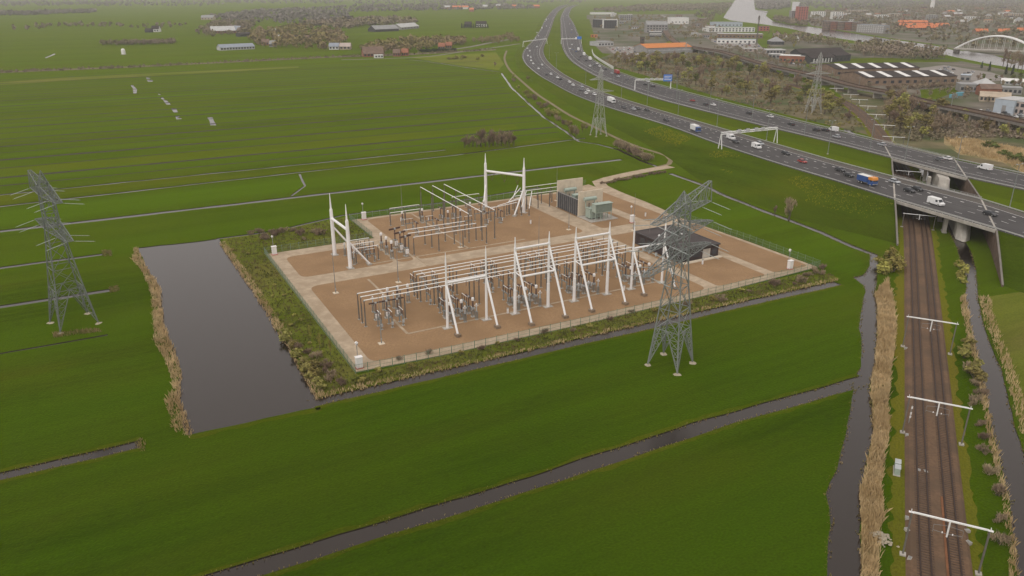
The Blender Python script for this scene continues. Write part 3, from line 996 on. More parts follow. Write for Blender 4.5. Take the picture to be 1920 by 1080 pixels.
slp = MB(); slp.box(-0.13, -1.25, 0.36, 0.13, 1.25, 0.462)
slp_me = slp.mesh('sleeper', 'sleeper concrete')
for off_, lab in ((2.05, 'railway track nearer the pasture with dark brown rails'), (-2.05, 'railway track nearer the right hand channel with a rusty orange rail')):
    t_ = thing('railway_track', lab, 'railway track', (0, 0, 0))
    for g_ in (0.75, -0.75):
        mb = MB(); sweep(mb, RCP, off_ + g_, 0.20, 0.44, 0.62)
        rl_ = mb.build('rail', 'rail steel', t_)
    if off_ < 0:
        mb = MB(); sweep(mb, [p for p in RCP if p.y < 118], off_ + 1.12, 0.34, 0.42, 0.52)
        mb.build('rusty_rail', 'rusty rail', t_)
    fine = lin(offset(RCP, off_), 0.66)
    cnt, rest = 0, MB()
    for i in range(len(fine) - 1):
        p, q = fine[i], fine[i + 1]
        if p.y < 74 or p.y > 420: continue
        ang = math.atan2(q.y - p.y, q.x - p.x)
        if cnt < 290 and p.y < 260:
            obj('sleeper', slp_me, t_, (p.x, p.y, 0), ang); cnt += 1
        else:
            c_, s_ = math.cos(ang), math.sin(ang)
            vs = [(p.x + x * c_ - y * s_, p.y + x * s_ + y * c_, z) for x in (-.13, .13) for y in (-1.25, 1.25) for z in (0.36, 0.462)]
            rest.add(vs, [(1, 3, 7, 5), (0, 1, 5, 4), (2, 6, 7, 3), (0, 2, 3, 1), (4, 5, 7, 6)])
    if rest.v:
        o = rest.build('sleeper', 'sleeper concrete', t_); o['kind'] = 'stuff'

def make_portal():
    o = thing('catenary_portal', 'portal', 'catenary portal')
    for y in (-5.2, 5.2):
        mb = MB()
        for dx in (-0.13, 0.13):
            mb.box(dx - 0.02, y - 0.12, 0, dx + 0.02, y + 0.12, 8.0)
        mb.box(-0.11, y - 0.015, 0, 0.11, y + 0.015, 8.0)
        m_ = mb.build('mast', 'post steel', o)
        mb = MB(); mb.box(-0.45, y - 0.45, -0.2, 0.45, y + 0.45, 0.30); mb.build('footing', 'concrete', m_)
    mb = MB(); mb.box(-0.10, -5.0, 8.0, 0.10, 5.0, 8.24); mb.build('beam', 'aluminium tube', o)
    for y in (-5.3, 5.3):
        mb = MB(); mb.box(-0.22, y - 0.35, 8.05, 0.22, y + 0.35, 8.12); mb.box(-0.22, y - 0.03, 8.1, 0.22, y + 0.03, 8.55); mb.build('end_bracket', 'white steel', o)
    mb = MB(); mb.tube((0, 0, 8.0), (0, 0, 5.2), 0.13, n=6); d_ = mb.build('drop_tube', 'white steel', o)
    for s_ in (-1, 1):
        mb = MB(); mb.tube((0, 0, 5.7), (0, 2.0 * s_, 5.9), 0.035, n=4); mb.tube((0, 0, 7.2), (0, 2.0 * s_, 6.9), 0.035, n=4); mb.tube((0, 2.0 * s_, 6.9), (0, 2.0 * s_, 5.5), 0.03, n=4)
        mb.build('registration_arm', 'dull steel', o)
        mb = MB(); mb.lathe([(0.05, 0), (0.11, 0.05), (0.05, 0.12), (0.11, 0.18), (0.05, 0.26)], 6, (0, 0.7 * s_, 5.7)); mb.build('insulator', 'white paint', o)
    return o

PORTAL = Proto(make_portal)
near_lab = ['white catenary portal over the tracks lowest in the picture', 'white catenary portal over the tracks, second up from the bottom', 'white catenary portal over the tracks, third up from the bottom',
            'catenary portal at the mouth of the motorway bridge']
spots = [(65.7, 96.3), (82.8, 132), (101.7, 172), (119, 208.5), (136.5, 246), (150.2, 276), (171, 322), (181.5, 349), (207, 420.7), (219.7, 459.4), (233, 501), (244, 539), (252, 572), (258, 602), (261.5, 640)]
for i, (x, y) in enumerate(spots):
    if i in (3, 4, 6): continue
    lab = near_lab[i] if i < 3 else (near_lab[3] if i == 5 else 'catenary portal seen in the gap between the two bridges' if i == 7 else 'white catenary portal beyond the motorway, %s after the bridges' % ('first', 'second', 'third', 'fourth', 'fifth', 'sixth', 'seventh')[i - 8])
    q, k = nearest_on(RCP, Vector((x, y, 0)))
    d = RCP[k + 1] - RCP[k]
    PORTAL.put((q.x, q.y, 0.0), math.atan2(d.y, d.x), lab, 'catenary portals over the railway', (1, 1, 0.64) if i in (5, 7) else None)

# trackside cabinets, stones, blocks
cb = thing('trackside_cabinet', 'pale green double relay cabinet on the grass beside the track', 'cabinet', G(1681, 884), math.atan2(RAIL_AX.y, RAIL_AX.x))
for k, (x0, h_) in enumerate(((-1.5, 1.5), (0.1, 1.7))):
    mb = MB(); mb.box(x0, -0.45, 0.15, x0 + 1.4, 0.45, h_); b_ = mb.build('housing', 'transformer paint', cb)
    mb = MB(); mb.side([(x0 - 0.08, h_), (x0 + 1.48, h_), (x0 + 1.3, h_ + 0.18), (x0 + 0.1, h_ + 0.18)], -0.52, 0.52); mb.build('roof', 'grey porcelain', b_)
    for dx in (0.06, 0.72):
        mb = MB(); mb.box(x0 + dx, -0.48, 0.25, x0 + dx + 0.62, -0.455, h_ - 0.1); mb.build('door', 'fence green', b_)
mb = MB(); mb.box(-1.7, -0.6, -0.1, 1.7, 0.6, 0.15); mb.build('plinth', 'concrete', cb)

rb = thing('rubble_heap', 'heap of pale broken stones dumped on the reed bank', 'rubble heap', G(1652, 1012))
for i in range(140):
    x, y = R.gauss(0, 0.75), R.gauss(0, 1.0)
    r_ = R.uniform(0.14, 0.32); z = max(0, 0.9 - 0.22 * (x * x + y * y)) * R.uniform(0.5, 1)
    mb = MB()
    n_ = 6
    vs = [(x + r_ * math.cos(k * 1.047 + i) * R.uniform(.7, 1.1), y + r_ * math.sin(k * 1.047 + i) * R.uniform(.7, 1.1), z + r_ * R.uniform(-.1, .2)) for k in range(n_)]
    vs += [(x, y, z + r_ * 0.8), (x, y, z - r_ * 0.6)]
    mb.add(vs, [(k, (k + 1) % n_, n_) for k in range(n_)] + [((k + 1) % n_, k, n_ + 1) for k in range(n_)])
    mb.build('stone', 'stone', rb)
blk_me = None
for px in ((1700, 974), (1700, 996), (1705, 1050), (1813, 998), (1816, 1020), (1722, 885), (1735, 887), (1700, 818), (1698, 655)):
    t_ = thing('concrete_block', 'small pale concrete block lying beside the ballast', 'concrete block', G(*px), R.uniform(0, 3), 'concrete blocks beside the track')
    if blk_me is None:
        mb = MB(); mb.box(-0.4, -0.28, -0.05, 0.4, 0.28, 0.5); a_ = mb.mesh('body', 'concrete'); mb = MB(); mb.box(-0.3, -0.2, 0.503, 0.3, 0.2, 0.56); blk_me = (a_, mb.mesh('lid', 'dull steel'))
    obj('body', blk_me[0], t_); obj('lid', blk_me[1], t_)
# speed board mast beside the second portal
sb = thing('trackside_signal', 'dark signal mast with white marker plates beside the track', 'signal', G(1703, 796))
mb = MB(); mb.tube((0, 0, 0), (0, 0, 4.4), 0.09, n=6); mb.build('mast', 'dull steel', sb)
for z in (1.6, 2.4, 3.7):
    mb = MB(); mb.box(-0.16, -0.14, z, 0.16, -0.10, z + 0.55); mb.build('marker_plate', 'white paint', sb)

# ------------------------------------------------------------------ switchyard ground
def ypoly(pts, rr=0.0):
    """polygon in yard coordinates with rounded corners"""
    out = []
    n = len(pts)
    for i in range(n):
        p, a, b = Vector(pts[i]), Vector(pts[i - 1]), Vector(pts[(i + 1) % n])
        if rr <= 0:
            out.append(p); continue
        u, w = (a - p), (b - p)
        d = min(rr, u.length * 0.45, w.length * 0.45)
        s, e = p + u.normalized() * d, p + w.normalized() * d
        for k in range(5):
            t = k / 4
            out.append((s * (1 - t) + p * t) * (1 - t) + (p * (1 - t) + e * t) * t)
    return [Y(q[0], q[1]) for q in out]

def slab(name, pts, z0, z1, material, rr=0.0):
    mb = MB(); mb.prism(ypoly(pts, rr), z0, z1)
    return tag(mb.build(name, material), kind='structure')

slab('yard_path', [(-0.2, -0.6), (20, -2.0), (60, -2.6), (110, -2.2), (152, -0.5), (152, 30), (151, 60), (150, 128), (128, 122.5), (37.5, 122.8), (37.5, 96.5), (-0.2, 96.5)], -0.1, 0.07, 'concrete path')
ROADS = [
    [(4.5, 68), (35.0, 68), (35.0, 84), (34.8, 90), (4.5, 90)],
    [(42.5, 67), (108, 67), (108, 120.5), (42.5, 120.5)],
    [(36, 67.2), (41.5, 67.2), (41.5, 90), (36, 89)],
    [(4.5, 2.2), (40, 1.2), (80, 0.8), (108, 1.4), (108, 58.5), (98, 59.3), (4.5, 59.3)],
    [(116, 67.5), (131.5, 67.5), (131.5, 120), (116, 121)],
    [(136.5, 67.5), (147.5, 67.5), (147.5, 118), (136.5, 120)],
    [(112.2, 1.5), (132, 1.5), (132, 58.5), (112.2, 58.5)],
    [(136, 1.8), (150.5, 1.8), (150, 56), (136, 58)],
]
for k, pts in enumerate(ROADS):
    slab('gravel_plot', pts, -0.05, 0.115, 'gravel', 3.2 if k < 4 else 2.0)
# narrow cable-duct covers across the gravel
def duct(pts, w=0.7):
    mb = MB()
    P = [Y(a, b, 0.13) for a, b in pts]
    for p, q in zip(P[:-1], P[1:]):
        d = (q - p).normalized(); nn = Vector((-d.y, d.x, 0)) * w / 2
        L_ = (q - p).length; n_ = max(1, int(L_ / 1.5))
        for i in range(n_):
            a, b = p + d * (L_ * i / n_ + 0.04), p + d * (L_ * (i + 1) / n_ - 0.04)
            mb.prism([a + nn, a - nn, b - nn, b + nn], 0.10, 0.16)
    return tag(mb.build('cable_duct', 'concrete path'), kind='structure')
for pts in ([(18, 24), (18, 13.5), (34, 13.5), (100, 13.2)], [(43, 60), (43, 70), (62, 69.5), (84, 69.5)], [(62, 69), (61, 120)], [(26, 70), (41, 70)], [(22, 38), (22, 57)]):
    duct(pts)

# ------------------------------------------------------------------ white gantries
def pad(parent, name, x, y, w, d, h, material='concrete', z0=-0.1):
    mb = MB(); mb.box(x - w / 2, y - d / 2, z0, x + w / 2, y + d / 2, h)
    return mb.build(name, material, parent)

def gantry(label, a0, a1, tall):
    o = thing('line_gantry', label, 'gantry', Y(a0, 12, 0.1), YANG, 'white gantries along the front of the switchyard')
    L_ = a1 - a0
    for x in (0, L_):
        mb = MB()
        if tall:
            mb.lathe([(0.45, 0), (0.43, 7.0), (0.36, 7.1), (0.34, 18.9), (0.26, 19.1)], 10, (x, 0, 0))
        else:
            mb.lathe([(0.36, 0), (0.33, 12.9), (0.25, 13.0)], 10, (x, 0, 0))
        p_ = mb.build('pole', 'white steel', o)
        mb = MB()
        if tall: mb.lathe([(0.27, 19.1), (0.10, 21.9)], 8, (x, 0, 0))
        else: mb.lathe([(0.28, 13.0), (0.24, 17.5), (0.06, 20.8)], 8, (x, 0, 0))
        mb.build('spire', 'white steel', p_)
        pad(p_, 'footing', x, 0, 2.6, 1.6, 0.12)
        bx = 8.8 if tall else 6.0
        zt = 17.8 if tall else 12.0
        mb = MB(); mb.tube((x, -0.2, zt), (x + 0.15, -bx, 0.7), 0.29, 0.29, 8); s_ = mb.build('strut', 'white steel', o)
        mb = MB(); mb.box(x - 0.55, -bx - 0.9, -0.1, x + 0.75, -bx + 0.7, 0.75); mb.build('anchor_block', 'block stone', s_)
        if tall:
            t = (zt - 11.8) / (zt - 0.7)
            mb = MB(); mb.tube((x, 0, 12.1), (x + 0.05, -0.2 - t * (bx - 0.2), 11.8), 0.16, n=6); mb.build('tie', 'white steel', o)
    if tall:
        mb = MB(); mb.tube((0, 0, 18.6), (L_, 0, 18.6), 0.28, n=8); mb.build('beam', 'white steel', o)
        t = (17.8 - 11.8) / 17.1
        yy = -0.2 - t * 8.6
        mb = MB(); mb.tube((0, yy, 11.8), (L_, yy, 11.8), 0.28, n=8); mb.build('beam', 'white steel', o)
    else:
        mb = MB(); mb.tube((0, 0, 12.6), (L_, 0, 12.6), 0.30, n=8); mb.build('beam', 'white steel', o)
    for k in range(3):
        x = L_ * (k + 0.5) / 3
        zb = 18.3 if tall else 12.3
        mb = MB()
        for j in range(7): mb.lathe([(0.05, 0), (0.14, 0.06), (0.05, 0.12)], 6, (x, 0.15, zb - 0.35 - j * 0.2))
        mb.build('insulator_string', 'brown porcelain', o)
    return o

gantry('low white gantry with slender spires at the pond end of the front row', 28.6, 40.0, False)
gantry('tall white gantry with two beams, nearer the pond of the two tall ones', 48.7, 59.2, True)
gantry('tall white gantry with two beams, nearer the lattice pylon of the two tall ones', 67.8, 79.1, True)
gantry('low white gantry partly hidden behind the lattice pylon', 87.8, 99.2, False)

def portal2(label, p0, p1, beam_z, top_z, struts, vstr):
    P0, P1 = Y(*p0, 0.1), Y(*p1, 0.1)
    ang = math.atan2(P1.y - P0.y, P1.x - P0.x)
    L_ = (P1 - P0).length
    o = thing('line_gantry', label, 'gantry', P0, ang)
    for x in (0, L_):
        mb = MB(); mb.lathe([(0.62, 0), (0.58, beam_z - 1), (0.50, beam_z + 3.0)], 10, (x, 0, 0)); p_ = mb.build('pole', 'white steel', o)
        mb = MB(); mb.lathe([(0.48, beam_z + 3.0), (0.32, beam_z + 3.5), (0.10, top_z)], 8, (x, 0, 0)); mb.build('spire', 'white steel', p_)
        pad(p_, 'footing', x, 0, 2.8, 2.0, 0.14)
    mb = MB(); mb.tube((0, 0, beam_z), (L_, 0, beam_z), 0.45, n=8); mb.build('beam', 'white steel', o)
    for (x, z, dx, dy) in struts:
        mb = MB(); mb.tube((x, 0, z), (x + dx, dy, 0.5), 0.30, n=8); s_ = mb.build('strut', 'white steel', o)
        pad(s_, 'footing', x + dx, dy, 1.4, 1.4, 0.5)
    for k in range(vstr):
        x = L_ * (k + 0.5) / vstr
        for sg in (-1, 1):
            mb = MB(); mb.tube((x + sg * 1.3, 0, beam_z - 0.4), (x, 0, beam_z - 3.6), 0.09, n=5); mb.build('insulator_string', 'brown porcelain', o)
    return o

portal2('white two-pole gantry with spires at the pond corner of the back field', (19.8, 84.8), (20.4, 69.5), 12.6, 20.9, [(0, 10, 2.0, 6.8), (15.3, 8.8, 0.2, 6.3)], 0)
portal2('tall white two-pole gantry with hanging V strings in the middle of the back field', (91.6, 115.4), (100.8, 100.3), 14.8, 21.9, [(0, 9.5, 2.5, -6.0), (17.7, 10, -0.5, -6.5)], 3)

# ------------------------------------------------------------------ switchgear
def ribs(r, z0, z1, n):
    prof = []
    for k in range(n):
        z = z0 + (z1 - z0) * k / n
        dzz = (z1 - z0) / n
        prof += [(r * 0.62, z), (r, z + dzz * 0.35), (r * 0.62, z + dzz * 0.7)]
    return prof

def make_post(h, ins=1.7, r=0.17):
    def f():
        o = thing('post_insulator', 'post', 'post insulator')
        mb = MB(); mb.box(-0.15, -0.15, 0, 0.15, 0.15, h - ins); p_ = mb.build('column', 'post steel', o)
        pad(p_, 'footing', 0, 0, 0.75, 0.75, 0.10)
        mb = MB(); mb.lathe(ribs(r, h - ins, h - 0.12, 5), 6); mb.build('insulator', 'brown porcelain', o)
        mb = MB(); mb.box(-0.16, -0.16, h - 0.12, 0.16, 0.16, h); mb.build('cap', 'galvanised steel', o)
        return o
    return f

def stand(o, h, w=0.9):
    mb = MB()
    for x in (-w / 2, w / 2):
        for y in (-w / 2, w / 2):
            mb.box(x - 0.05, y - 0.05, 0, x + 0.05, y + 0.05, h)
    mb.box(-w / 2 - 0.06, -w / 2 - 0.06, h - 0.12, w / 2 + 0.06, w / 2 + 0.06, h)
    for sx in (-1, 1):
        mb.tube((sx * w / 2, -w / 2, 0.2), (sx * w / 2, w / 2, h - 0.2), 0.035, n=4)
        mb.tube((-w / 2, sx * w / 2, 0.2), (w / 2, sx * w / 2, h - 0.2), 0.035, n=4)
    return mb.build('stand', 'galvanised steel', o)

def make_breaker():
    o = thing('circuit_breaker', 'breaker', 'circuit breaker')
    s_ = stand(o, 2.2); pad(s_, 'footing', 0, 0, 1.4, 1.4, 0.12)
    mb = MB(); mb.lathe(ribs(0.22, 2.2, 4.7, 8), 8); mb.build('column', 'brown porcelain', o)
    mb = MB(); mb.box(-0.3, -0.22, 4.7, 0.3, 0.22, 5.1); mb.build('head', 'grey porcelain', o)
    for sg in (-1, 1):
        mb = MB()
        for k in range(6):
            x = sg * (0.34 + k * 0.26)
            mb.tube((x, 0, 4.95), (x + sg * 0.15, 0, 4.97), 0.24, 0.24, 8); mb.tube((x + sg * 0.15, 0, 4.97), (x + sg * 0.27, 0, 4.98), 0.14, n=6)
        mb.build('chamber', 'brown porcelain', o)
    mb = MB(); mb.box(-0.45, -0.85, 0.8, 0.45, -0.52, 1.9); mb.build('drive_box', 'white paint', o)
    return o

def make_ct():
    o = thing('current_transformer', 'ct', 'current transformer')
    s_ = stand(o, 2.3, 0.7); pad(s_, 'footing', 0, 0, 1.2, 1.2, 0.12)
    mb = MB(); mb.box(-0.4, -0.4, 2.3, 0.4, 0.4, 2.8); mb.build('tank', 'grey porcelain', o)
    mb = MB(); mb.lathe([(a * (1 - 0.25 * i / 24), b) for i, (a, b) in enumerate(ribs(0.32, 2.8, 4.7, 8))], 8); mb.build('insulator', 'brown porcelain', o)
    mb = MB(); mb.lathe([(0.30, 4.7), (0.42, 4.8), (0.42, 5.4), (0.30, 5.6)], 8); mb.build('head', 'white paint', o)
    return o

def make_disc():
    o = thing('disconnector', 'disc', 'disconnector')
    for y in (-1.3, 1.3):
        mb = MB(); mb.box(-0.13, y - 0.13, 0, 0.13, y + 0.13, 2.6); p_ = mb.build('column', 'galvanised steel', o); pad(p_, 'footing', 0, y, 0.8, 0.8, 0.12)
    mb = MB(); mb.box(-0.16, -1.7, 2.6, 0.16, 1.7, 2.85); mb.build('base_frame', 'galvanised steel', o)
    for y in (-1.45, 0.0, 1.45):
        mb = MB(); mb.lathe(ribs(0.16, 2.85, 4.4, 5), 6, (0, y, 0)); mb.build('insulator', 'brown porcelain', o)
    mb = MB(); mb.tube((0, -1.5, 4.48), (0, 1.5, 4.48), 0.07, n=5); mb.build('arm', 'aluminium tube', o)
    mb = MB(); mb.box(-0.3, -1.75, 0.9, 0.3, -1.46, 1.7); mb.build('drive_box', 'grey porcelain', o)
    return o

def make_arrester():
    o = thing('surge_arrester', 'arrester', 'surge arrester')
    s_ = stand(o, 2.4, 0.5); pad(s_, 'footing', 0, 0, 0.9, 0.9, 0.12)
    mb = MB(); mb.lathe(ribs(0.21, 2.4, 4.3, 7), 7); mb.build('insulator', 'grey porcelain', o)
    mb = MB()
    for k in range(8):
        t0, t1 = k * math.pi / 4, (k + 1) * math.pi / 4
        mb.tube((0.5 * math.cos(t0), 0.5 * math.sin(t0), 4.1), (0.5 * math.cos(t1), 0.5 * math.sin(t1), 4.1), 0.04, n=4)
    mb.build('grading_ring', 'aluminium tube', o)
    mb = MB(); mb.lathe([(0.14, 4.3), (0.22, 4.45), (0.12, 4.7)], 7); mb.build('cap', 'white paint', o)
    return o

POST = {h: Proto(make_post(h)) for h in (4.6, 6.0, 7.2, 8.0, 10.2)}
BRK, CT, DISC, ARR = Proto(make_breaker), Proto(make_ct), Proto(make_disc), Proto(make_arrester)
PZ = 0.1

ORD = ('first', 'second', 'third', 'fourth', 'fifth', 'sixth', 'seventh', 'eighth', 'ninth', 'tenth', 'eleventh', 'twelfth')
def busbar(label, a0, b0, a1, b1, z, every, post_h, short, group):
    p, q = Y(a0, b0, z + PZ), Y(a1, b1, z + PZ)
    o = thing('busbar', label, 'busbar', p)
    mb = MB(); mb.tube((0, 0, 0), q - p, 0.13, n=7); mb.build('tube', 'aluminium tube', o)
    L_ = (q - p).length
    n_ = max(1, round(L_ / every))
    for i in range(n_ + 1):
        r = p.lerp(q, i / n_)
        mb = MB(); mb.box(r.x - p.x - 0.2, r.y - p.y - 0.2, -0.28, r.x - p.x + 0.2, r.y - p.y + 0.2, -0.10); mb.build('clamp', 'galvanised steel', o)
        POST[post_h].put((r.x, r.y, PZ), YANG, '%s post insulator from the %s end under the %s' % (ORD[i], 'pond' if abs(a1 - a0) > 1 else 'path', short), group)
    return o

g1 = 'post insulators under the busbars'
for k, b in enumerate((23.0, 25.8, 28.5)):
    busbar('long white busbar tube of the front row, %s of three' % ('nearest the gantries', 'in the middle', 'farthest from the gantries')[k], 10, b, 98.5 - k * 0.5, b, 7.45, 11.0, 7.2, '%s long front busbar' % ('near', 'middle', 'rear')[k], g1)
for k, b in enumerate((32.3, 34.8, 37.2)):
    busbar('white busbar tube of the second row, %s of three' % ('nearest the gantries', 'in the middle', 'nearest the middle path')[k], 29.3, b, 97, b, 7.45, 11.3, 7.2, '%s busbar of the second row' % ('near', 'middle', 'rear')[k], g1)
for k, a in enumerate((65, 70.1, 75.1)):
    busbar('high white busbar tube running back to the fence, %s of three' % ('nearest the pond', 'in the middle', 'farthest from the pond')[k], a, 75.5, a, 129.3 - 10, 10.45, 10.8, 10.2, '%s high cross busbar' % ('pond side', 'middle', 'far side')[k], g1)
for k, (b, a1) in enumerate(((71.8, 70), (76.6, 68.3), (80.9, 66))):
    busbar('low white busbar tube beside the middle path, %s of three' % ('nearest the path', 'in the middle', 'farthest from the path')[k], 43, b, a1, b, 6.25, 8.5, 6.0, '%s low busbar by the middle path' % ('near', 'middle', 'rear')[k], g1)
for k, (b, a0, a1) in enumerate(((103.5, 98.5, 120), (108.9, 104, 124), (114.6, 109, 128))):
    busbar('low white busbar tube leading to the transformer, %s of three' % ('nearest the path', 'in the middle', 'nearest the back fence')[k], a0, b, a1, b, 6.25, 5.6, 6.0, '%s busbar leading to the transformer' % ('near', 'middle', 'rear')[k], g1)
for k, b in enumerate((73, 77.5, 82)):
    busbar('short white busbar behind the pond corner gantry, %s of three' % ('nearest the path', 'in the middle', 'nearest the fence')[k], 23.5, b, 31, b, 5.0, 3.6, 4.6, '%s short busbar by the corner gantry' % ('near', 'middle', 'rear')[k], g1)
for k, a in enumerate((84, 88, 93)):
    busbar('short white busbar near the back fence, %s of three' % ('nearest the pond', 'in the middle', 'farthest from the pond')[k], a, 96 + k * 2, a + 13, 99 + k * 4, 5.0, 6, 4.6, '%s short busbar near the strings' % ('pond side', 'middle', 'far side')[k], g1)
for k, (b, a0) in enumerate(((118.5, 78), (114, 50), (108, 48))):
    busbar('short white busbar by the back fence, %s' % ('beside the hanging strings', 'closest to the fence corner', 'just before the fence corner')[k], a0, b, a0 + 12, b, 5.0, 6, 4.6, '%s short busbar by the back fence' % ('inner', 'corner', 'front')[k], g1)
# sloping droppers by the tall back gantry
for k, (p, q) in enumerate((((99, 106, 5), (104, 111, 8.4)), ((95.5, 103, 4.6), (103, 107, 8.4)), ((98, 97, 3.6), (103.5, 103, 8.0)), ((100.5, 95.5, 3.0), (106, 103, 7.6)))):
    P, Q = Y(*p), Y(*q)
    o = thing('busbar_dropper', 'slanting white tube beside the tall back gantry', 'busbar', P, 0, 'slanting tubes beside the tall back gantry')
    mb = MB(); mb.tube((0, 0, 0), Q - P, 0.14, n=6); mb.build('tube', 'aluminium tube', o)
    mb = MB(); mb.box(-0.2, -0.2, -0.25, 0.2, 0.2, -0.05); mb.build('clamp', 'galvanised steel', o)
    POST[4.6].put((P.x, P.y, PZ), YANG, 'low post insulator under the slanting tubes', g1, (1, 1, (P.z - 0.3 - PZ) / 4.6))

ords = ('first', 'second', 'third', 'fourth')
for i, ac in enumerate((34.3, 54.0, 73.5, 93.5)):
    w = 'in the %s front bay' % ords[i]
    for da in (-3.4, 0, 3.4):
        a = ac + da
        ph = {-3.4: 'pond side ', 0: 'middle ', 3.4: 'pylon side '}[da]
        for b, pr, nm in ((13.4, ARR, 'surge arrester with a white cap'), (15.6, CT, 'current transformer with a white drum head'), (18.2, BRK, 'circuit breaker with two brown chambers'), (21.0, DISC, 'three-insulator disconnector'),
                          (30.4, DISC, 'disconnector standing behind the front busbars'), (39.8, POST[4.6], 'low post insulator behind the second busbars'), (42.5, DISC, 'rearmost disconnector')):
            pr.put(Y(a, b, PZ), YANG + (math.pi / 2 if pr is BRK else 0), ph + nm + ' ' + w, 'switchgear of the front bays')
for da in (0, 3, 6):
    w = 'under the front busbars by the pond, %s of three' % {0: 'pond side one', 3: 'middle one', 6: 'inner one'}[da]
    ARR.put(Y(15 + da, 31.5, PZ), YANG, 'surge arrester ' + w, 'switchgear at the pond end')
    BRK.put(Y(14 + da, 26, PZ), YANG, 'circuit breaker ' + w, 'switchgear at the pond end')
    CT.put(Y(20 + da, 33.5, PZ), YANG, 'current transformer ' + w, 'switchgear at the pond end')
    DISC.put(Y(13 + da, 20.5, PZ), YANG, 'disconnector ' + w, 'switchgear at the pond end')
for k, b in enumerate((72, 77, 82)):
    w = ('nearest the path', 'in the middle of its row', 'farthest from the path')[k]
    BRK.put(Y(40.2, b, PZ), YANG + 0.25, 'tall circuit breaker in the back field, ' + w, 'switchgear of the pond corner bay', (1.2, 1.2, 1.4))
    CT.put(Y(35.3, b, PZ), YANG, 'current transformer in the back field, ' + w, 'switchgear of the pond corner bay', 1.1)
    DISC.put(Y(28, b, PZ), YANG + math.pi / 2, 'disconnector behind the pond corner gantry, ' + w, 'switchgear of the pond corner bay')
    ARR.put(Y(22.5, b, PZ), YANG, 'surge arrester beside the pond corner gantry, ' + w, 'switchgear of the pond corner bay')
for a in (52, 60, 67.5, 72.6, 80, 86):
    for b in (92, 99, 106):
        pr = (DISC, CT, BRK)[int(a * 3 + b) % 3]
        nm = {id(DISC): 'disconnector', id(CT): 'current transformer', id(BRK): 'circuit breaker'}[id(pr)]
        pr.put(Y(a, b, PZ), YANG + math.pi / 2, '%s, row %s from the pond, high busbars, %s' % (nm, {52: 'one', 60: 'two', 67.5: 'three', 72.6: 'four', 80: 'five', 86: 'six'}[a], {92: 'nearest the path', 99: 'in the middle', 106: 'nearest the fence'}[b]), 'switchgear of the back field')

# light and lightning masts
def make_mast(h):
    def f():
        o = thing('lightning_mast', 'mast', 'mast')
        mb = MB(); mb.lathe([(0.14, 0), (0.09, h * 0.6), (0.03, h)], 6); mb.build('mast', 'dull steel', o)
        mb = MB(); mb.box(-0.75, -0.75, -0.1, 0.75, 0.75, 0.14); mb.build('footing', 'pale concrete', o)
        mb = MB(); mb.box(-0.14, -0.3, 1.0, 0.14, -0.13, 1.5); mb.build('fuse_box', 'grey porcelain', o)
        return o
    return f
MAST = Proto(make_mast(14))
for (a, b, lab) in ((10.1, 11.1, 'thin grey mast on a pale pad at the front pond corner'), (10.0, 50.4, 'thin grey mast on a pale pad by the side path'), (29.2, 50.0, 'thin grey mast standing behind the front busbars'), (54.7, 113.2, 'thin grey mast near the back fence'),
                    (60, 72, 'thin grey mast beside the low middle busbars'), (104, 72, 'thin grey mast where the two paths cross'), (79.2, 51.5, 'thin grey mast behind the tall gantries'), (122, 110, 'thin grey mast behind the fire walls'), (124.5, 60, 'thin grey mast beside the dark control building')):
    MAST.put(Y(a, b, PZ), YANG, lab, 'thin masts in the switchyard')

# corner cabinets with cameras
def make_camcab():
    o = thing('camera_cabinet', 'cab', 'cabinet')
    mb = MB(); mb.box(-0.75, -0.55, 0.1, 0.75, 0.55, 2.7); b_ = mb.build('housing', 'white paint', o)
    mb = MB(); mb.box(-0.85, -0.65, 2.7, 0.85, 0.65, 2.85); mb.build('roof', 'white paint', b_)
    mb = MB(); mb.box(-0.62, -0.58, 0.3, 0.62, -0.553, 2.5); mb.build('door', 'wall white', b_)
    mb = MB(); mb.box(-0.9, -0.7, -0.05, 0.9, 0.7, 0.1); mb.build('plinth', 'red paint', o)
    mb = MB(); mb.tube((0, 0.85, 0), (0, 0.85, 5.6), 0.09, n=6); mb.build('pole', 'dull steel', o)
    mb = MB(); mb.box(-0.2, 0.5, 5.6, 0.2, 1.2, 6.05); mb.side([(-0.4, 6.05), (0.4, 6.05), (0, 6.4)], 0.6, 1.1); c_ = mb.build('camera', 'white paint', o)
    mb = MB(); mb.tube((0, 0.5, 5.82), (0, 0.4, 5.82), 0.12, n=8); mb.build('lens', 'glazing', c_)
    return o
CC = Proto(make_camcab)
for (a, b, lab) in ((1.1, 1.0, 'white camera cabinet at the front corner of the yard path'), (2.2, 94.8, 'white camera cabinet at the pond side back corner'), (42.0, 121.2, 'white camera cabinet by the back fence near the wide strip'),
                    (130.3, 68.6, 'white camera cabinet right of the transformer by the crossing paths'), (142.8, 2.4, 'white camera cabinet at the far front corner by the channel')):
    CC.put(Y(a, b, 0.12), YANG, lab, 'white cabinets with camera poles')

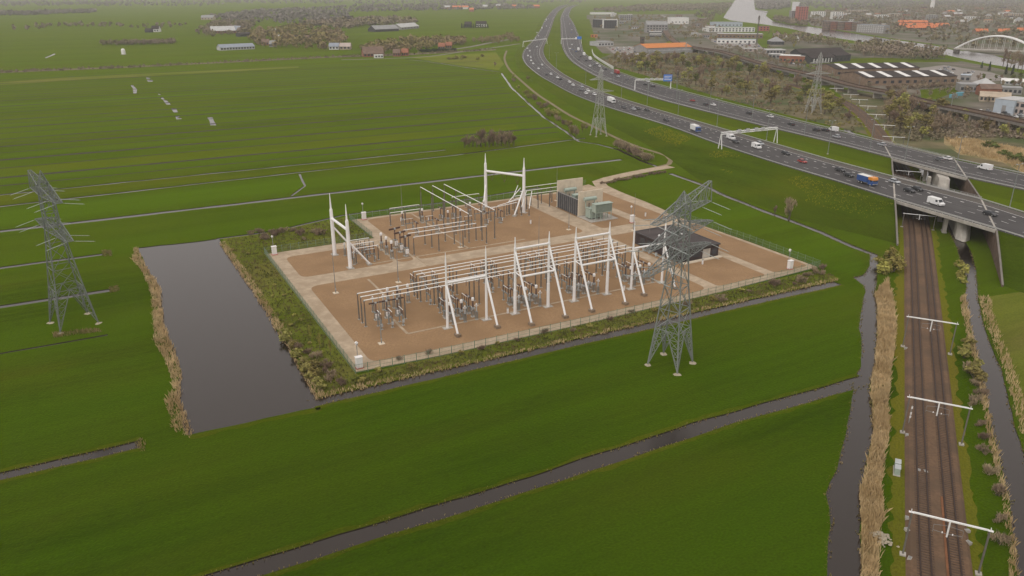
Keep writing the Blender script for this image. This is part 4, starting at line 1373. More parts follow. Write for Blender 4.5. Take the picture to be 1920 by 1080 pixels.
# small white posts
def make_wpost():
    o = thing('marker_post', 'post', 'marker post')
    mb = MB(); mb.box(-0.2, -0.2, 0, 0.2, 0.2, 1.5); mb.build('post', 'white paint', o)
    mb = MB(); mb.box(-0.24, -0.24, 1.5, 0.24, 0.24, 1.6); mb.build('cap', 'dull steel', o)
    return o
WP = Proto(make_wpost)
for (px, lab) in (((952, 588), 'stubby white marker post beside the third gantry pole'), ((1170, 545), 'stubby white marker post between two gantry struts'), ((1317, 496), 'stubby white marker post in front of the control building'),
                  ((995, 420), 'stubby white marker post on the bare gravel of the back field'), ((752, 415), 'stubby white marker post by the back fence'), ((1210, 406), 'stubby white marker post right of the transformer'), ((804, 415), 'stubby white marker post under the high busbars')):
    p = G(*px); WP.put((p.x, p.y, 0.1), YANG, lab, 'white marker posts in the yard')

# ------------------------------------------------------------------ transformer bay
def ybox(mb, a0, b0, z0, a1, b1, z1, mi=0):
    mb.box(a0, b0, z0, a1, b1, z1, mi)
for (b, a0, a1, h, lab) in ((100.8, 116.6, 128.6, 11.0, 'tall pale concrete fire wall behind the dark louvred wall'), (84.9, 116.4, 127.6, 9.9, 'tall pale concrete fire wall beside the green transformer')):
    o = thing('fire_wall', lab, 'fire wall', Y(a0, b, 0.1), YANG)
    n_ = 4
    for k in range(n_):
        x0, x1 = (a1 - a0) * k / n_, (a1 - a0) * (k + 1) / n_ - 0.05
        mb = MB(); mb.box(x0, -0.3, 0, x1, 0.3, h); mb.build('wall_panel', 'pale concrete', o)
    mb = MB(); mb.box(-0.2, -0.6, -0.1, a1 - a0 + 0.2, 0.6, 0.35); mb.build('plinth', 'concrete', o)
o = thing('noise_wall', 'dark grey louvred noise wall between two pale fire walls', 'noise wall', Y(116.6, 85.3, 0.1), YANG)
for k in range(10):
    mb = MB(); y0 = 0.15 + k * 1.5
    mb.box(0, y0, 0.2, 0.3, y0 + 1.42, 6.5); p_ = mb.build('panel', 'charcoal panel', o)
    mb = MB(); mb.box(-0.1, y0 + 1.42, 0, 0.35, y0 + 1.5, 6.7); mb.build('post', 'dull steel', p_)
mb = MB(); mb.box(-0.1, 0, 6.505, 0.4, 15.3, 6.68); mb.build('coping', 'dull steel', o)

def transformer(label, a, b, top_dark=False):
    o = thing('power_transformer', label, 'transformer', Y(a, b, 0.1), YANG)
    mb = MB(); mb.box(-1.0, -7.8, -0.05, 11.5, 1.0, 0.22); mb.build('basin', 'concrete', o)
    mb = MB(); mb.box(0.6, -4.4, 0.6, 6.4, -1.2, 4.2); t_ = mb.build('tank', 'transformer paint', o)
    mb = MB(); mb.box(0.4, -4.6, 4.2, 6.6, -1.0, 4.5); mb.build('cover', 'transformer paint', t_)
    for k in range(3):
        mb = MB(); mb.lathe(ribs(0.26, 4.5, 6.2, 6), 8, (1.6 + k * 1.9, -2.0, 0)); mb.build('bushing', 'brown porcelain', o)
    mb = MB(); mb.tube((0.2, -0.7, 7.4), (5.6, -0.7, 7.4), 0.75, n=12); c_ = mb.build('conservator', 'transformer paint', o)
    for x in (0.9, 4.9):
        mb = MB(); mb.box(x - 0.12, -0.85, 4.5, x + 0.12, -0.55, 6.7); mb.build('bracket', 'transformer paint', c_)
    fr = MB()
    for x in (1.2, 3.6, 6.0, 8.4):
        for y in (-7.2, -4.9):
            fr.box(x - 0.1, y - 0.1, 0.2, x + 0.1, y + 0.1, 3.3)
    fr.box(1.0, -7.35, 3.2, 8.6, -7.1, 3.4); fr.box(1.0, -5.0, 3.2, 8.6, -4.8, 3.4)
    fr.build('radiator_stand', 'transformer paint', o)
    for k in range(8):
        x = 1.0 + k * 0.98
        mb = MB()
        for j in range(5):
            mb.box(x + j * 0.17, -7.4, 3.42, x + j * 0.17 + 0.06, -4.7, 6.3)
        mb.box(x, -7.2, 6.31, x + 0.8, -4.9, 6.5)
        mb.build('radiator', 'transformer paint', o)
    mb = MB(); mb.box(0.9, -7.5, 6.52, 9.0, -4.6, 6.66); mb.build('radiator_roof', 'transformer paint', o)
    return o
transformer('grey green power transformer with raised radiators beside the fire wall', 117.3, 83.2)
transformer('green power transformer half hidden between the fire walls', 118.4, 99.2)

# ------------------------------------------------------------------ control building
A0b, B0b, LA, LB, HBd = 115.4, 23.0, 16.2, 24.0, 4.0
o = thing('control_building', 'dark brick flat roofed control building behind the lattice pylon', 'building', Y(A0b, B0b, 0.1), YANG)
mb = MB(); mb.box(0, 0, 0, LA, LB, HBd); w_ = mb.build('wall', 'dark brick', o)
mb = MB(); mb.box(-0.35, -0.35, HBd + 0.003, LA + 0.35, LB + 0.35, HBd + 0.35); r_ = mb.build('roof', 'roof bitumen', o)
for (x0, y0, x1, y1) in ((-0.35, -0.35, LA + 0.35, -0.1), (-0.35, LB + 0.1, LA + 0.35, LB + 0.35), (-0.35, -0.1, -0.1, LB + 0.1), (LA + 0.1, -0.1, LA + 0.35, LB + 0.1)):
    mb = MB(); mb.box(x0, y0, HBd + 0.353, x1, y1, HBd + 0.5); mb.build('roof_edge', 'charcoal panel', r_)
for (x, y) in ((4, 16), (8, 8), (12, 14)):
    mb = MB(); mb.lathe([(0.45, 0), (0.42, 0.25), (0.2, 0.5)], 8, (x, y, HBd + 0.35)); mb.build('roof_vent', 'wall white', r_)
for (y0, y1, z0, z1) in ((3, 5.2, 0.2, 3.2), (7, 9.2, 1.0, 3.2), (11, 13.2, 1.0, 3.2), (14.5, 17.0, 0.2, 3.2), (18.6, 20.8, 1.0, 3.2)):
    mb = MB(); mb.box(-0.06, y0, z0, 0.04, y1, z1); mb.build('window' if z0 > 0.5 else 'door', 'glazing', w_)
for (x0, x1, z0, z1, nm, mt) in ((1.2, 4.0, 1.2, 2.9, 'window', 'glazing'), (9.4, 12.6, 0.2, 3.3, 'door', 'concrete'), (13.4, 15.4, 1.0, 2.8, 'window', 'glazing'), (5.4, 8.4, 1.2, 2.9, 'window', 'glazing')):
    mb = MB(); mb.box(x0, -0.06, z0, x1, 0.04, z1); mb.build(nm, mt, w_)
mb = MB(); mb.box(-0.3, -1.8, -0.05, LA + 0.3, -0.36, 0.3); mb.build('terrace', 'pale concrete', o)
mb = MB(); mb.tube((3, 20, HBd + 0.3), (3, 20, HBd + 5), 0.06, n=5); mb.build('aerial', 'dull steel', o)
for k, (x, y) in enumerate(((-2.0, 16.5), (-2.2, 13.0), (-2.1, 9.5))):
    c_ = thing('roadside_drum', 'small grey barrel beside the wall of the control building', 'barrel', Y(A0b + x, B0b + y, 0.1), 0, 'barrels beside the control building')
    mb = MB(); mb.lathe([(0.4, 0), (0.45, 0.3), (0.4, 0.6), (0.45, 0.9), (0.38, 1.2)], 8); mb.build('body', 'grey porcelain', c_)
    mb = MB(); mb.lathe([(0.36, 1.2), (0.3, 1.25)], 8); mb.build('lid', 'dull steel', c_)

# ------------------------------------------------------------------ perimeter fence
PANEL_ME = None
def fence(label, pts):
    global PANEL_ME
    W_, H_ = 3.0, 2.3
    if PANEL_ME is None:
        mb = MB()
        for k in range(9):
            x = 0.08 + k * (W_ - 0.16) / 8
            mb.box(x - 0.016, -0.016, 0.1, x + 0.016, 0.016, H_)
        for z in (0.25, 1.2, H_ - 0.1):
            mb.box(0.05, 0.02, z - 0.03, W_ - 0.05, 0.045, z + 0.03)
        p = MB(); p.box(-0.05, -0.05, 0, 0.05, 0.05, H_ + 0.2)
        PANEL_ME = (mb.mesh('panel', 'fence green'), p.mesh('post', 'fence green'))
    o = thing('fence', label, 'fence', Y(*pts[0]))
    base = Y(*pts[0])
    for p, q in zip(pts[:-1], pts[1:]):
        P, Q = Y(*p), Y(*q)
        n_ = max(1, round((Q - P).length / W_)); d = (Q - P) / n_
        ang = math.atan2(d.y, d.x)
        for i in range(n_):
            l_ = P + d * i - base
            obj('panel', PANEL_ME[0], o, l_, ang, (d.length / W_, 1, 1))
            obj('post', PANEL_ME[1], o, l_, ang)
    return o
fence('green bar fence along the pond side of the yard', [(-0.6, -1.4), (-0.6, 97)])
fence('green bar fence along the back of the pond corner', [(-0.6, 97), (37, 97), (37, 123.3)])
fence('green bar fence along the back of the switchyard', [(37, 123.3), (128, 123.0), (149, 128.5)])
fence('green bar fence between the yard and the small meadows', [(150.6, 72), (152.6, 30), (152.6, -1)])
fence('green bar fence along the front of the yard above the moat', [(-0.6, -1.4), (20, -2.7), (60, -3.3), (110, -2.9), (152.6, -1)])

# ------------------------------------------------------------------ lattice pylons
def lattice(mb, A, B, r, n):
    """zig-zag between two straight members A=(p,q), B=(p,q)"""
    for k in range(n):
        a0 = A[0].lerp(A[1], k / n); a1 = A[0].lerp(A[1], (k + 1) / n)
        b0 = B[0].lerp(B[1], k / n); b1 = B[0].lerp(B[1], (k + 1) / n)
        mb.tube(a0, b1, r, n=4, cap=False); mb.tube(b0, a1, r, n=4, cap=False)
        mb.tube(a1, b1, r, n=4, cap=False)

def make_pylon(levels, arms, horn, top, K=1.0, MT='galvanised steel', strings=True):
    """levels: (z, half width); arms: (z, half length, depth)"""
    o = thing('lattice_pylon', 'pylon', 'pylon')
    V = Vector
    def cor(k):
        z, w = levels[k]
        return [V((w, w, z)), V((-w, w, z)), V((-w, -w, z)), V((w, -w, z))]
    c0, c1 = cor(0), cor(1)
    for i in range(4):
        mb = MB()
        mb.tube(c0[i], c1[i], 0.20*K, 0.18*K, 4)
        for j in ((i + 1) % 4, (i - 1) % 4):
            m_ = (c1[i] + c1[j]) / 2
            mb.tube(c0[i], m_, 0.12*K, n=4)
            lattice(mb, (c0[i], c1[i]), (c0[i], m_), 0.065*K, 5)
        l_ = mb.build('leg', MT, o)
        mb = MB()
        rq = random.Random(i); cx_, cy_, cz_ = c0[i]
        mb.add([(cx_ + q * math.cos(t) * rq.uniform(.7, 1.25), cy_ + q * math.sin(t) * rq.uniform(.7, 1.25), zz) for q, zz in ((1.25, -0.3), (0.95, -0.02), (0.4, 0.25)) for t in [k * 0.7 for k in range(9)]], [(r * 9 + k, r * 9 + (k + 1) % 9, (r + 1) * 9 + (k + 1) % 9, (r + 1) * 9 + k) for r in (0, 1) for k in range(9)] + [tuple(range(18, 27))])
        mb.build('footing', 'stone', l_)
    for k in range(1, len(levels) - 1):
        a, b = cor(k), cor(k + 1)
        mb = MB()
        for i in range(4):
            j = (i + 1) % 4
            mb.tube(a[i], b[i], 0.17*K, 0.15*K, 4)
            mb.tube(a[i], a[j], 0.09*K, n=4)
            lattice(mb, (a[i], b[i]), (a[j], b[j]), 0.075*K, max(1, round((b[i].z - a[i].z) / (levels[k][1] * 2.2))))
        mb.build('body_section', MT, o)
    a = cor(len(levels) - 1)
    mb = MB(); tp = V((0, 0, top))
    for i in range(4):
        mb.tube(a[i], tp, 0.12*K, 0.08*K, 4); mb.tube(a[i], a[(i + 1) % 4], 0.08*K, n=4)
        lattice(mb, (a[i], tp), (a[(i + 1) % 4], tp), 0.05*K, 3)
    mb.build('peak', MT, o)
    for (z, L_, dep, w, raise_) in arms:
        for sg in (1, -1):
            mb = MB()
            up = raise_ if sg > 0 else 0.0
            B0_, B1_ = V((sg * w, w, z)), V((sg * w, -w, z))
            T0_, T1_ = V((sg * w, w * 0.9, z + dep)), V((sg * w, -w * 0.9, z + dep))
            e0, e1 = V((sg * L_, 0.75, z)), V((sg * L_, -0.75, z))
            t0, t1 = (V((sg * L_, 0.35, z + up)), V((sg * L_, -0.35, z + up))) if up else (e0, e1)
            for p, q in ((B0_, e0), (B1_, e1), (T0_, t0), (T1_, t1)):
                mb.tube(p, q, 0.13*K, 0.10*K, 4)
            mb.tube(e0, e1, 0.1*K, n=4)
            if up:
                mb.tube(e0, t0, 0.1*K, n=4); mb.tube(e1, t1, 0.1*K, n=4); mb.tube(t0, t1, 0.1*K, n=4)
            lattice(mb, (B0_, e0), (B1_, e1), 0.055*K, 6)
            lattice(mb, (B0_, e0), (T0_, t0), 0.045*K, 4)
            lattice(mb, (B1_, e1), (T1_, t1), 0.045*K, 4)
            lattice(mb, (T0_, t0), (T1_, t1), 0.045*K, 4)
            r_ = mb.build('arm', MT, o)
            for f_ in ((0.55, 0.98) if strings else ()):
                for s2 in (1, -1):
                    x = sg * L_ * f_
                    y0 = s2 * (0.75 + (1 - f_) * w * 0.8)
                    p, q = V((x, y0, z - 0.15)), V((x + 0.2, y0 + s2 * 4.8, z - 1.3))
                    mb = MB()
                    mb.tube(p, q, 0.035, n=4)
                    for k in range(16):
                        c_ = p.lerp(q, (k + 2) / 19.0)
                        mb.tube(c_, c_ + (q - p).normalized() * 0.14, 0.13, 0.05, 6)
                    mb.build('insulator_string', 'glass insulator', r_)
    return o

near_py = Proto(lambda: make_pylon([(0.3, 3.85), (9.5, 3.0), (14.5, 2.55), (20, 2.0), (26.5, 1.6), (32, 1.45), (37.0, 1.3), (39.5, 1.2)],
                                   [(26.5, 15.0, 2.6, 1.6, 0), (32.0, 15.0, 2.6, 1.45, 0), (37.2, 13.0, 2.4, 1.3, 4.6)], True, 42.0, 1.08))
near_py.put((37.5, 164.6, 0), math.atan2(0.781, 0.624), 'big steel lattice pylon with three pairs of arms in front of the switchyard', 'lattice pylons')
left_py = Proto(lambda: make_pylon([(0.3, 4.6), (10.5, 3.3), (16, 2.7), (22, 2.05), (26.0, 1.6), (30.5, 1.45), (35.0, 1.3), (37.2, 1.2)],
                                   [(26.0, 14.0, 2.6, 1.6, 0), (35.0, 11.5, 2.4, 1.3, 4.4)], True, 41.2, 1.05, 'pylon grey'))
far_py = Proto(lambda: make_pylon([(0.3, 3.6), (10.5, 2.6), (18, 1.9), (26.0, 1.2), (35.0, 0.9), (37.2, 0.8)], [(26.0, 9.0, 1.6, 1.2, 0), (33.0, 7.0, 1.5, 0.9, 0)], True, 40, 0.85, 'crash barrier', False))
left_py.put((-116.5, 188.6, 0), math.atan2(0.72, -0.69), 'steel lattice pylon with two pairs of arms on the pasture left of the pond', 'lattice pylons')
far_py.put(G(1122, 254), 0.4, 'slender lattice pylon between the hedge and the motorway', 'lattice pylons')
far_py.put(G(1524, 212), 0.3, 'lattice pylon standing in the wood beyond the motorway', 'lattice pylons', (1.1, 1.1, 1.05))
far_py.put(G(1284, 119), 0.3, 'small distant lattice pylon below the orange roofed warehouse', 'lattice pylons', (0.55, 0.55, 0.62))
tw = thing('radio_mast', 'dark slender radio mast among the business park buildings', 'mast', G(1418, 84))
mb = MB()
for i in range(3):
    t0, t1 = i * 2.094, (i + 1) * 2.094
    p0, p1 = Vector((1.6 * math.cos(t0), 1.6 * math.sin(t0), 0)), Vector((0.7 * math.cos(t0), 0.7 * math.sin(t0), 44))
    q0, q1 = Vector((1.6 * math.cos(t1), 1.6 * math.sin(t1), 0)), Vector((0.7 * math.cos(t1), 0.7 * math.sin(t1), 44))
    mb.tube(p0, p1, 0.35, 0.25, 5); lattice(mb, (p0, p1), (q0, q1), 0.14, 14)
mb.build('lattice', 'post steel', tw)
mb = MB(); mb.box(-1.2, -1.2, 38, 1.2, 1.2, 43); mb.build('aerial', 'post steel', tw)
# ------------------------------------------------------------------ vehicles
def frustum(mb, x0, x1, w, z0, X0, X1, W, z1, mi=0):
    mb.add([(x0, -w, z0), (x1, -w, z0), (x1, w, z0), (x0, w, z0), (X0, -W, z1), (X1, -W, z1), (X1, W, z1), (X0, W, z1)],
           [(0, 3, 2, 1), (4, 5, 6, 7), (0, 1, 5, 4), (1, 2, 6, 5), (2, 3, 7, 6), (3, 0, 4, 7)], mi)

def wheels(o, xs, y, r, w=0.24):
    for x in xs:
        for s in (-1, 1):
            mb = MB(); mb.tube((x, s * y - w / 2, r), (x, s * y + w / 2, r), r, n=10); t = mb.build('wheel', 'tyre', o)
            mb = MB(); e = s * (w / 2 + 0.01); mb.tube((x, s * y + e - 0.005, r), (x, s * y + e + 0.005, r), r * 0.55, n=8); mb.build('rim', 'crash barrier', t)

def lights(o, xf, xr, y, z):
    for s in (-1, 1):
        mb = MB(); mb.box(xf, s * y - 0.16, z - 0.08, xf + 0.03, s * y + 0.16, z + 0.08); mb.build('headlight', 'lamp glass', o)
        mb = MB(); mb.box(xr - 0.03, s * y - 0.14, z - 0.02, xr, s * y + 0.14, z + 0.16); mb.build('tail_light', 'tail light', o)

CAR_SIDE = [(-2.1, 0.32), (2.08, 0.32), (2.14, 0.62), (1.95, 0.80), (1.05, 0.95), (-1.9, 1.0), (-2.12, 0.8)]
def car_body(mb, est):
    mb.side(CAR_SIDE, -0.88, 0.88)
    frustum(mb, -1.75 if est else -1.35, 0.35, 0.66, 1.42, -1.6 if est else -1.15, 0.15, 0.58, 1.50)
def make_car(est):
    def f():
        o = thing('car', 'car', 'car')
        mb = MB(); car_body(mb, est); mb.build('body', 'paint white', o)
        mb = MB(); frustum(mb, -2.0 if est else -1.75, 1.0, 0.82, 0.96, -1.72 if est else -1.3, 0.32, 0.66, 1.43); mb.build('windows', 'car glass', o)
        wheels(o, (-1.3, 1.32), 0.80, 0.32); lights(o, 2.10, -2.10, 0.62, 0.66)
        return o
    return f
def make_van():
    o = thing('van', 'van', 'van')
    mb = MB(); mb.side([(-2.8, 0.4), (2.75, 0.4), (2.8, 0.95), (1.95, 1.25), (1.3, 2.05), (1.0, 2.35), (-2.75, 2.4)], -0.98, 0.98); mb.build('body', 'paint white', o)
    mb = MB(); mb.add([(1.97, -0.85, 1.28), (1.97, 0.85, 1.28), (1.36, 0.8, 2.06), (1.36, -0.8, 2.06)], [(0, 1, 2, 3)]); mb.build('windscreen', 'car glass', o)
    for s in (-1, 1):
        mb = MB(); mb.box(0.45, s * 0.985 - 0.008, 1.3, 1.3, s * 0.985 + 0.008, 1.95); mb.build('side_window', 'car glass', o)
    wheels(o, (-1.7, 1.75), 0.9, 0.36); lights(o, 2.79, -2.81, 0.7, 0.85)
    return o
def make_truck(body_len, body_h, cab, box, low=False, top=None):
    def f():
        o = thing('truck', 'truck', 'truck')
        mb = MB(); mb.box(-body_len / 2 - 0.2, -0.9, 0.6, body_len / 2 + 2.6, 0.9, 0.95); mb.build('chassis', 'dull steel', o)
        mb = MB(); mb.box(-body_len / 2, -1.27, 1.0, body_len / 2, 1.27, 1.0 + body_h); b_ = mb.build('cargo_box', 'paint ' + box, o)
        if low:
            mb = MB(); mb.box(-body_len / 2 + 0.1, -1.2, 1.0 + body_h + 0.003, body_len / 2 - 0.1, 1.2, 1.12 + body_h); mb.build('load', 'wall white', b_)
        x = body_len / 2 + 0.35
        mb = MB(); mb.side([(x, 0.5), (x + 2.2, 0.5), (x + 2.25, 1.6), (x + 2.0, 2.9), (x + 1.6, 3.1), (x, 3.1)], -1.22, 1.22); c_ = mb.build('cab', 'paint ' + cab, o)
        mb = MB(); mb.add([(x + 2.27, -1.05, 1.65), (x + 2.27, 1.05, 1.65), (x + 2.03, 1.0, 2.8), (x + 2.03, -1.0, 2.8)], [(0, 1, 2, 3)]); mb.build('windscreen', 'car glass', c_)
        for s in (-1, 1):
            mb = MB(); mb.box(x + 0.9, s * 1.228 - 0.008, 1.7, x + 1.8, s * 1.228 + 0.008, 2.6); mb.build('side_window', 'car glass', c_)
        if top:
            mb = MB(); mb.side([(x - 0.02, 2.2), (x + 2.16, 2.2), (x + 2.02, 2.92), (x + 1.6, 3.14), (x - 0.02, 3.14)], -1.24, 1.24); mb.build('cab_roof', 'paint ' + top, c_)
        wheels(o, (-body_len / 2 + 1.2, -body_len / 2 + 2.5, x + 1.2), 1.05, 0.5, 0.32); lights(o, x + 2.26, -body_len / 2 - 0.2, 0.95, 0.85)
        return o
    return f
CARS, CARE, VAN = Proto(make_car(False)), Proto(make_car(True)), Proto(make_van)

def repaint(o, colour):
    for ch in o.children:
        if ch.name.startswith('body'):
            ch.material_slots[0].link = 'OBJECT'; ch.material_slots[0].material = MATS['paint ' + colour]

def heading(key, p):
    P, Q = road_paths[key]
    q, i = nearest_on(P, p)
    d = P[min(i + 1, len(P) - 1)] - P[i]
    a = math.atan2(d.y, d.x)
    return a if key == 'near' else a + math.pi

simple_me = {}
def simple_car(colour, kind):
    k = (colour, kind)
    if k not in simple_me:
        mb = MB()
        if kind == 'car':
            car_body(mb, True); frustum(mb, -1.9, 1.0, 0.82, 0.97, -1.7, 0.32, 0.66, 1.43, 1)
            for x in (-1.3, 1.32):
                for s in (-1, 1): mb.tube((x, s * 0.8 - 0.12, 0.32), (x, s * 0.8 + 0.12, 0.32), 0.32, n=6, mi=2)
        else:
            mb.box(-7.2, -1.27, 1.0, 5.2, 1.27, 3.9); mb.side([(5.5, 0.5), (7.6, 0.5), (7.6, 1.6), (7.4, 3.3), (5.5, 3.4)], -1.22, 1.22)
            mb.box(7.61, -1.0, 1.7, 7.64, 1.0, 2.8, 1)
            for x in (-5.5, -4.2, 6.3):
                for s in (-1, 1): mb.tube((x, s * 1.05 - 0.15, 0.5), (x, s * 1.05 + 0.15, 0.5), 0.5, n=6, mi=2)
        simple_me[k] = mb.mesh('car' if kind == 'car' else 'truck', ['paint ' + colour, 'car glass', 'tyre'])
    return simple_me[k]

CN = {'white': 'white', 'silver': 'silver grey', 'dark': 'dark', 'red': 'red', 'blue': 'blue', 'grey': 'grey'}
near_cars = [  # key, px, colour, type, label
    ('near', (1169, 203), 'dark', 's', 'dark car just in front of the white lorry on the near carriageway'),
    ('near', (1188, 206), 'silver', 'e', 'silver car followed by a dark one, ahead of the white lorry'),
    ('near', (1196, 205), 'dark', 's', 'dark car close beside a silver one ahead of the white lorry'),
    ('near', (1213, 208), 'dark', 's', 'lone dark car by the median above the hedge'),
    ('near', (1249, 227), 'dark', 's', 'low dark car shortly behind the white box truck with blue cab'),
    ('near', (1370, 261), 'white', 'v', 'white van passing under the white sign gantry'),
    ('near', (1379, 268), 'dark', 's', 'dark car next to the white van under the sign gantry'),
    ('near', (1418, 278), 'white', 'v', 'white van shortly past the white sign gantry'),
    ('near', (1425, 271), 'silver', 'e', 'silver car half hidden behind a white van past the gantry'),
    ('near', (1473, 290), 'dark', 'e', 'dark grey car between the white van and the red car'),
    ('near', (1504, 305), 'red', 's', 'red car on the near carriageway above the yellow flowers'),
    ('near', (1575, 321), 'dark', 's', 'dark car, first of two ahead of the blue tipper truck'),
    ('near', (1591, 331), 'dark', 'e', 'dark car directly behind the blue tipper truck'),
    ('near', (1677, 343), 'silver', 'e', 'silver car entering the near bridge beside the blue tipper truck'),
    ('near', (1705, 360), 'dark', 's', 'dark car on the near bridge, outer of a pair side by side'),
    ('near', (1720, 357), 'dark', 's', 'dark car on the near bridge, inner of a pair side by side'),
    ('near', (1754, 384), 'white', 'v', 'white van in the middle of the near motorway bridge'),
    ('near', (1856, 404), 'dark', 's', 'dark car leaving the near motorway bridge'),
    ('far', (1530, 245), 'dark', 's', 'dark car, hindmost of a dark pair before a white van on the far carriageway'),
    ('far', (1547, 246), 'dark', 's', 'dark car close to the white van on the far carriageway'),
    ('far', (1562, 246), 'white', 'v', 'white van next to two dark cars on the far carriageway'),
    ('far', (1568, 258), 'silver', 'e', 'silver car by the median edge of the far carriageway'),
    ('far', (1653, 273), 'silver', 'e', 'bluish silver car about to reach the far bridge joint'),
    ('far', (1775, 299), 'white', 's', 'white car on the far bridge beside a grey one'),
    ('far', (1760, 301), 'grey', 's', 'grey car on the far bridge beside a white one'),
    ('far', (1846, 318), 'white', 'v', 'white van on the far carriageway beside the reeds'),
    ('far', (1298, 190), 'red', 's', 'dull red car on the far carriageway near the blue sign'),
    ('far', (1323, 197), 'dark', 's', 'low dark car just behind a white one by a lamp post'),
    ('far', (1337, 198), 'white', 's', 'small white car by a lamp post on the far carriageway'),
    ('far', (1404, 214), 'dark', 's', 'lone dark car between two lamp posts on the far carriageway'),
    ('far', (1444, 220), 'white', 's', 'lone white car by the wood on the far carriageway'),
    ('far', (1483, 235), 'dark', 'e', 'dark car with a light roof in front of the distant pylon'),
    ('far', (1225, 163), 'dark', 's', 'dark car under the gantry with the blue sign'),
]
for key, px, c, ty, lab in near_cars:
    p = G(*px, hroad(*px) if px[0] < 1600 else HB)
    P = {'s': CARS, 'e': CARE, 'v': VAN}[ty]
    o = P.put(p + Vector((0, 0, 0.02)), heading(key, p), lab, 'traffic on the motorway', 1.12)
    repaint(o, c)
for px, mk, lab, ln in (((1302, 246), make_truck(6.8, 2.7, 'blue', 'white'), 'white box truck with a blue cab approaching the sign gantry', 1.0), ((1145, 192), make_truck(8.5, 2.8, 'white', 'white'), 'all white lorry on the bend above the hedge', 1.0),
                        ((1620, 344), make_truck(5.2, 2.0, 'blue', 'blue', True, 'orange'), 'blue tipper truck with an orange cab roof and white load near the bridge', 1.15)):
    p = G(*px, hroad(*px)); o = mk(); tag(o, lab, group='traffic on the motorway'); o.location = p + Vector((0, 0, 0.02)); o.rotation_euler.z = heading('near', p); o.scale = (ln,) * 3

Z4 = lambda X, Yy: (960 + X / 5.333, Yy / 5.333)
far_near = [(155, 487), (178, 514), (160, 562), (188, 577), (190, 612), (212, 642), (265, 692), (300, 655), (345, 752), (390, 748), (455, 782), (485, 797), (575, 827), (610, 857), (700, 872), (760, 912), (825, 952),
            (235, 387), (265, 362), (250, 330), (290, 312), (330, 217), (322, 242), (365, 192), (250, 472), (275, 432), (345, 265), (385, 150), (410, 125), (740, 940), (690, 905)]
far_far = [(598, 302), (630, 324), (592, 327), (780, 665), (685, 572), (668, 600), (740, 612), (820, 657), (875, 667), (935, 697), (580, 217), (575, 242), (548, 155), (605, 502), (580, 492), (650, 472), (900, 715), (1062, 772), (560, 190),
           (600, 450), (640, 520), (850, 640), (1330, 850), (1400, 865), (1360, 820), (610, 255), (1000, 740), (1150, 800)]
pal = ['white'] * 5 + ['silver'] * 3 + ['dark'] * 4 + ['grey'] * 2 + ['red', 'blue']
for key, lst in (('near', far_near), ('far', far_far)):
    for k, q in enumerate(lst):
        px = Z4(*q)
        p = G(*px, hroad(*px))
        c = 'white' if (key == 'near' and k < 20 and k % 3 != 2) else R.choice(pal)
        o = obj('car', simple_car(c, 'car'), None, p + Vector((0, 0, 0.02)), heading(key, p), 1.2)
        tag(o, 'small %s car on the distant bend of the %s carriageway' % (CN[c], 'left' if key == 'near' else 'right'), 'car', 'distant motorway traffic')
for k, q in enumerate([(663, 507), (720, 557), (780, 602), (1048, 738), (640, 398), (300, 290), (345, 205)]):
    px = Z4(*q); p = G(*px, hroad(*px)); key = 'far' if k < 5 else 'near'
    c = ('white', 'white', 'white', 'red', 'white', 'white', 'white')[k]
    o = obj('truck', simple_car(c, 'truck'), None, p + Vector((0, 0, 0.02)), heading(key, p))
    tag(o, ('dull red lorry before the blue motorway sign' if c == 'red' else 'white lorry on the distant bend of the %s carriageway' % ('left' if key == 'near' else 'right')), 'truck', 'distant motorway traffic')
# parked cars
for (poly, n_, ang, lab) in (([(1140, 90), (1212, 88), (1218, 104), (1185, 112)], 62, 0.3, 'tiny car parked in front of the orange roofed warehouse'), ([(1332, 77), (1418, 81), (1428, 90), (1362, 88)], 30, 0.1, 'tiny car parked by the white stepped business building'),
                             ([(1738, 124), (1770, 122), (1860, 138), (1890, 149), (1820, 150)], 14, 0.5, 'tiny car parked beside the shed with skylights'), ([(1830, 207), (1922, 215), (1922, 228), (1850, 219)], 16, -0.3, 'car parked in the yard of the pale blue warehouse'), ([(1475, 117), (1512, 119), (1512, 123), (1475, 122)], 8, 0.2, 'car parked in front of the white roofed shop')):
    W_ = [G(*p) for p in poly]
    x0, x1, y0, y1 = min(p.x for p in W_), max(p.x for p in W_), min(p.y for p in W_), max(p.y for p in W_)
    got, tries = [], 0
    while len(got) < n_ and tries < 4000:
        tries += 1
        row = round(R.uniform(0, (y1 - y0) / 9)) * 9
        p = Vector((x0 + round(R.uniform(0, (x1 - x0) / 3.0)) * 3.0, y0 + row, 0.035))
        if not inside(p, W_) or any((p - q).length < 2.8 for q in got): continue
        got.append(p)
        c = R.choice(pal)
        tag(obj('car', simple_car(c, 'car'), None, p, math.pi / 2 + R.choice((0, math.pi)), 1.1), lab.replace('car', CN[c] + ' car', 1), 'car', 'parked cars at the business park')

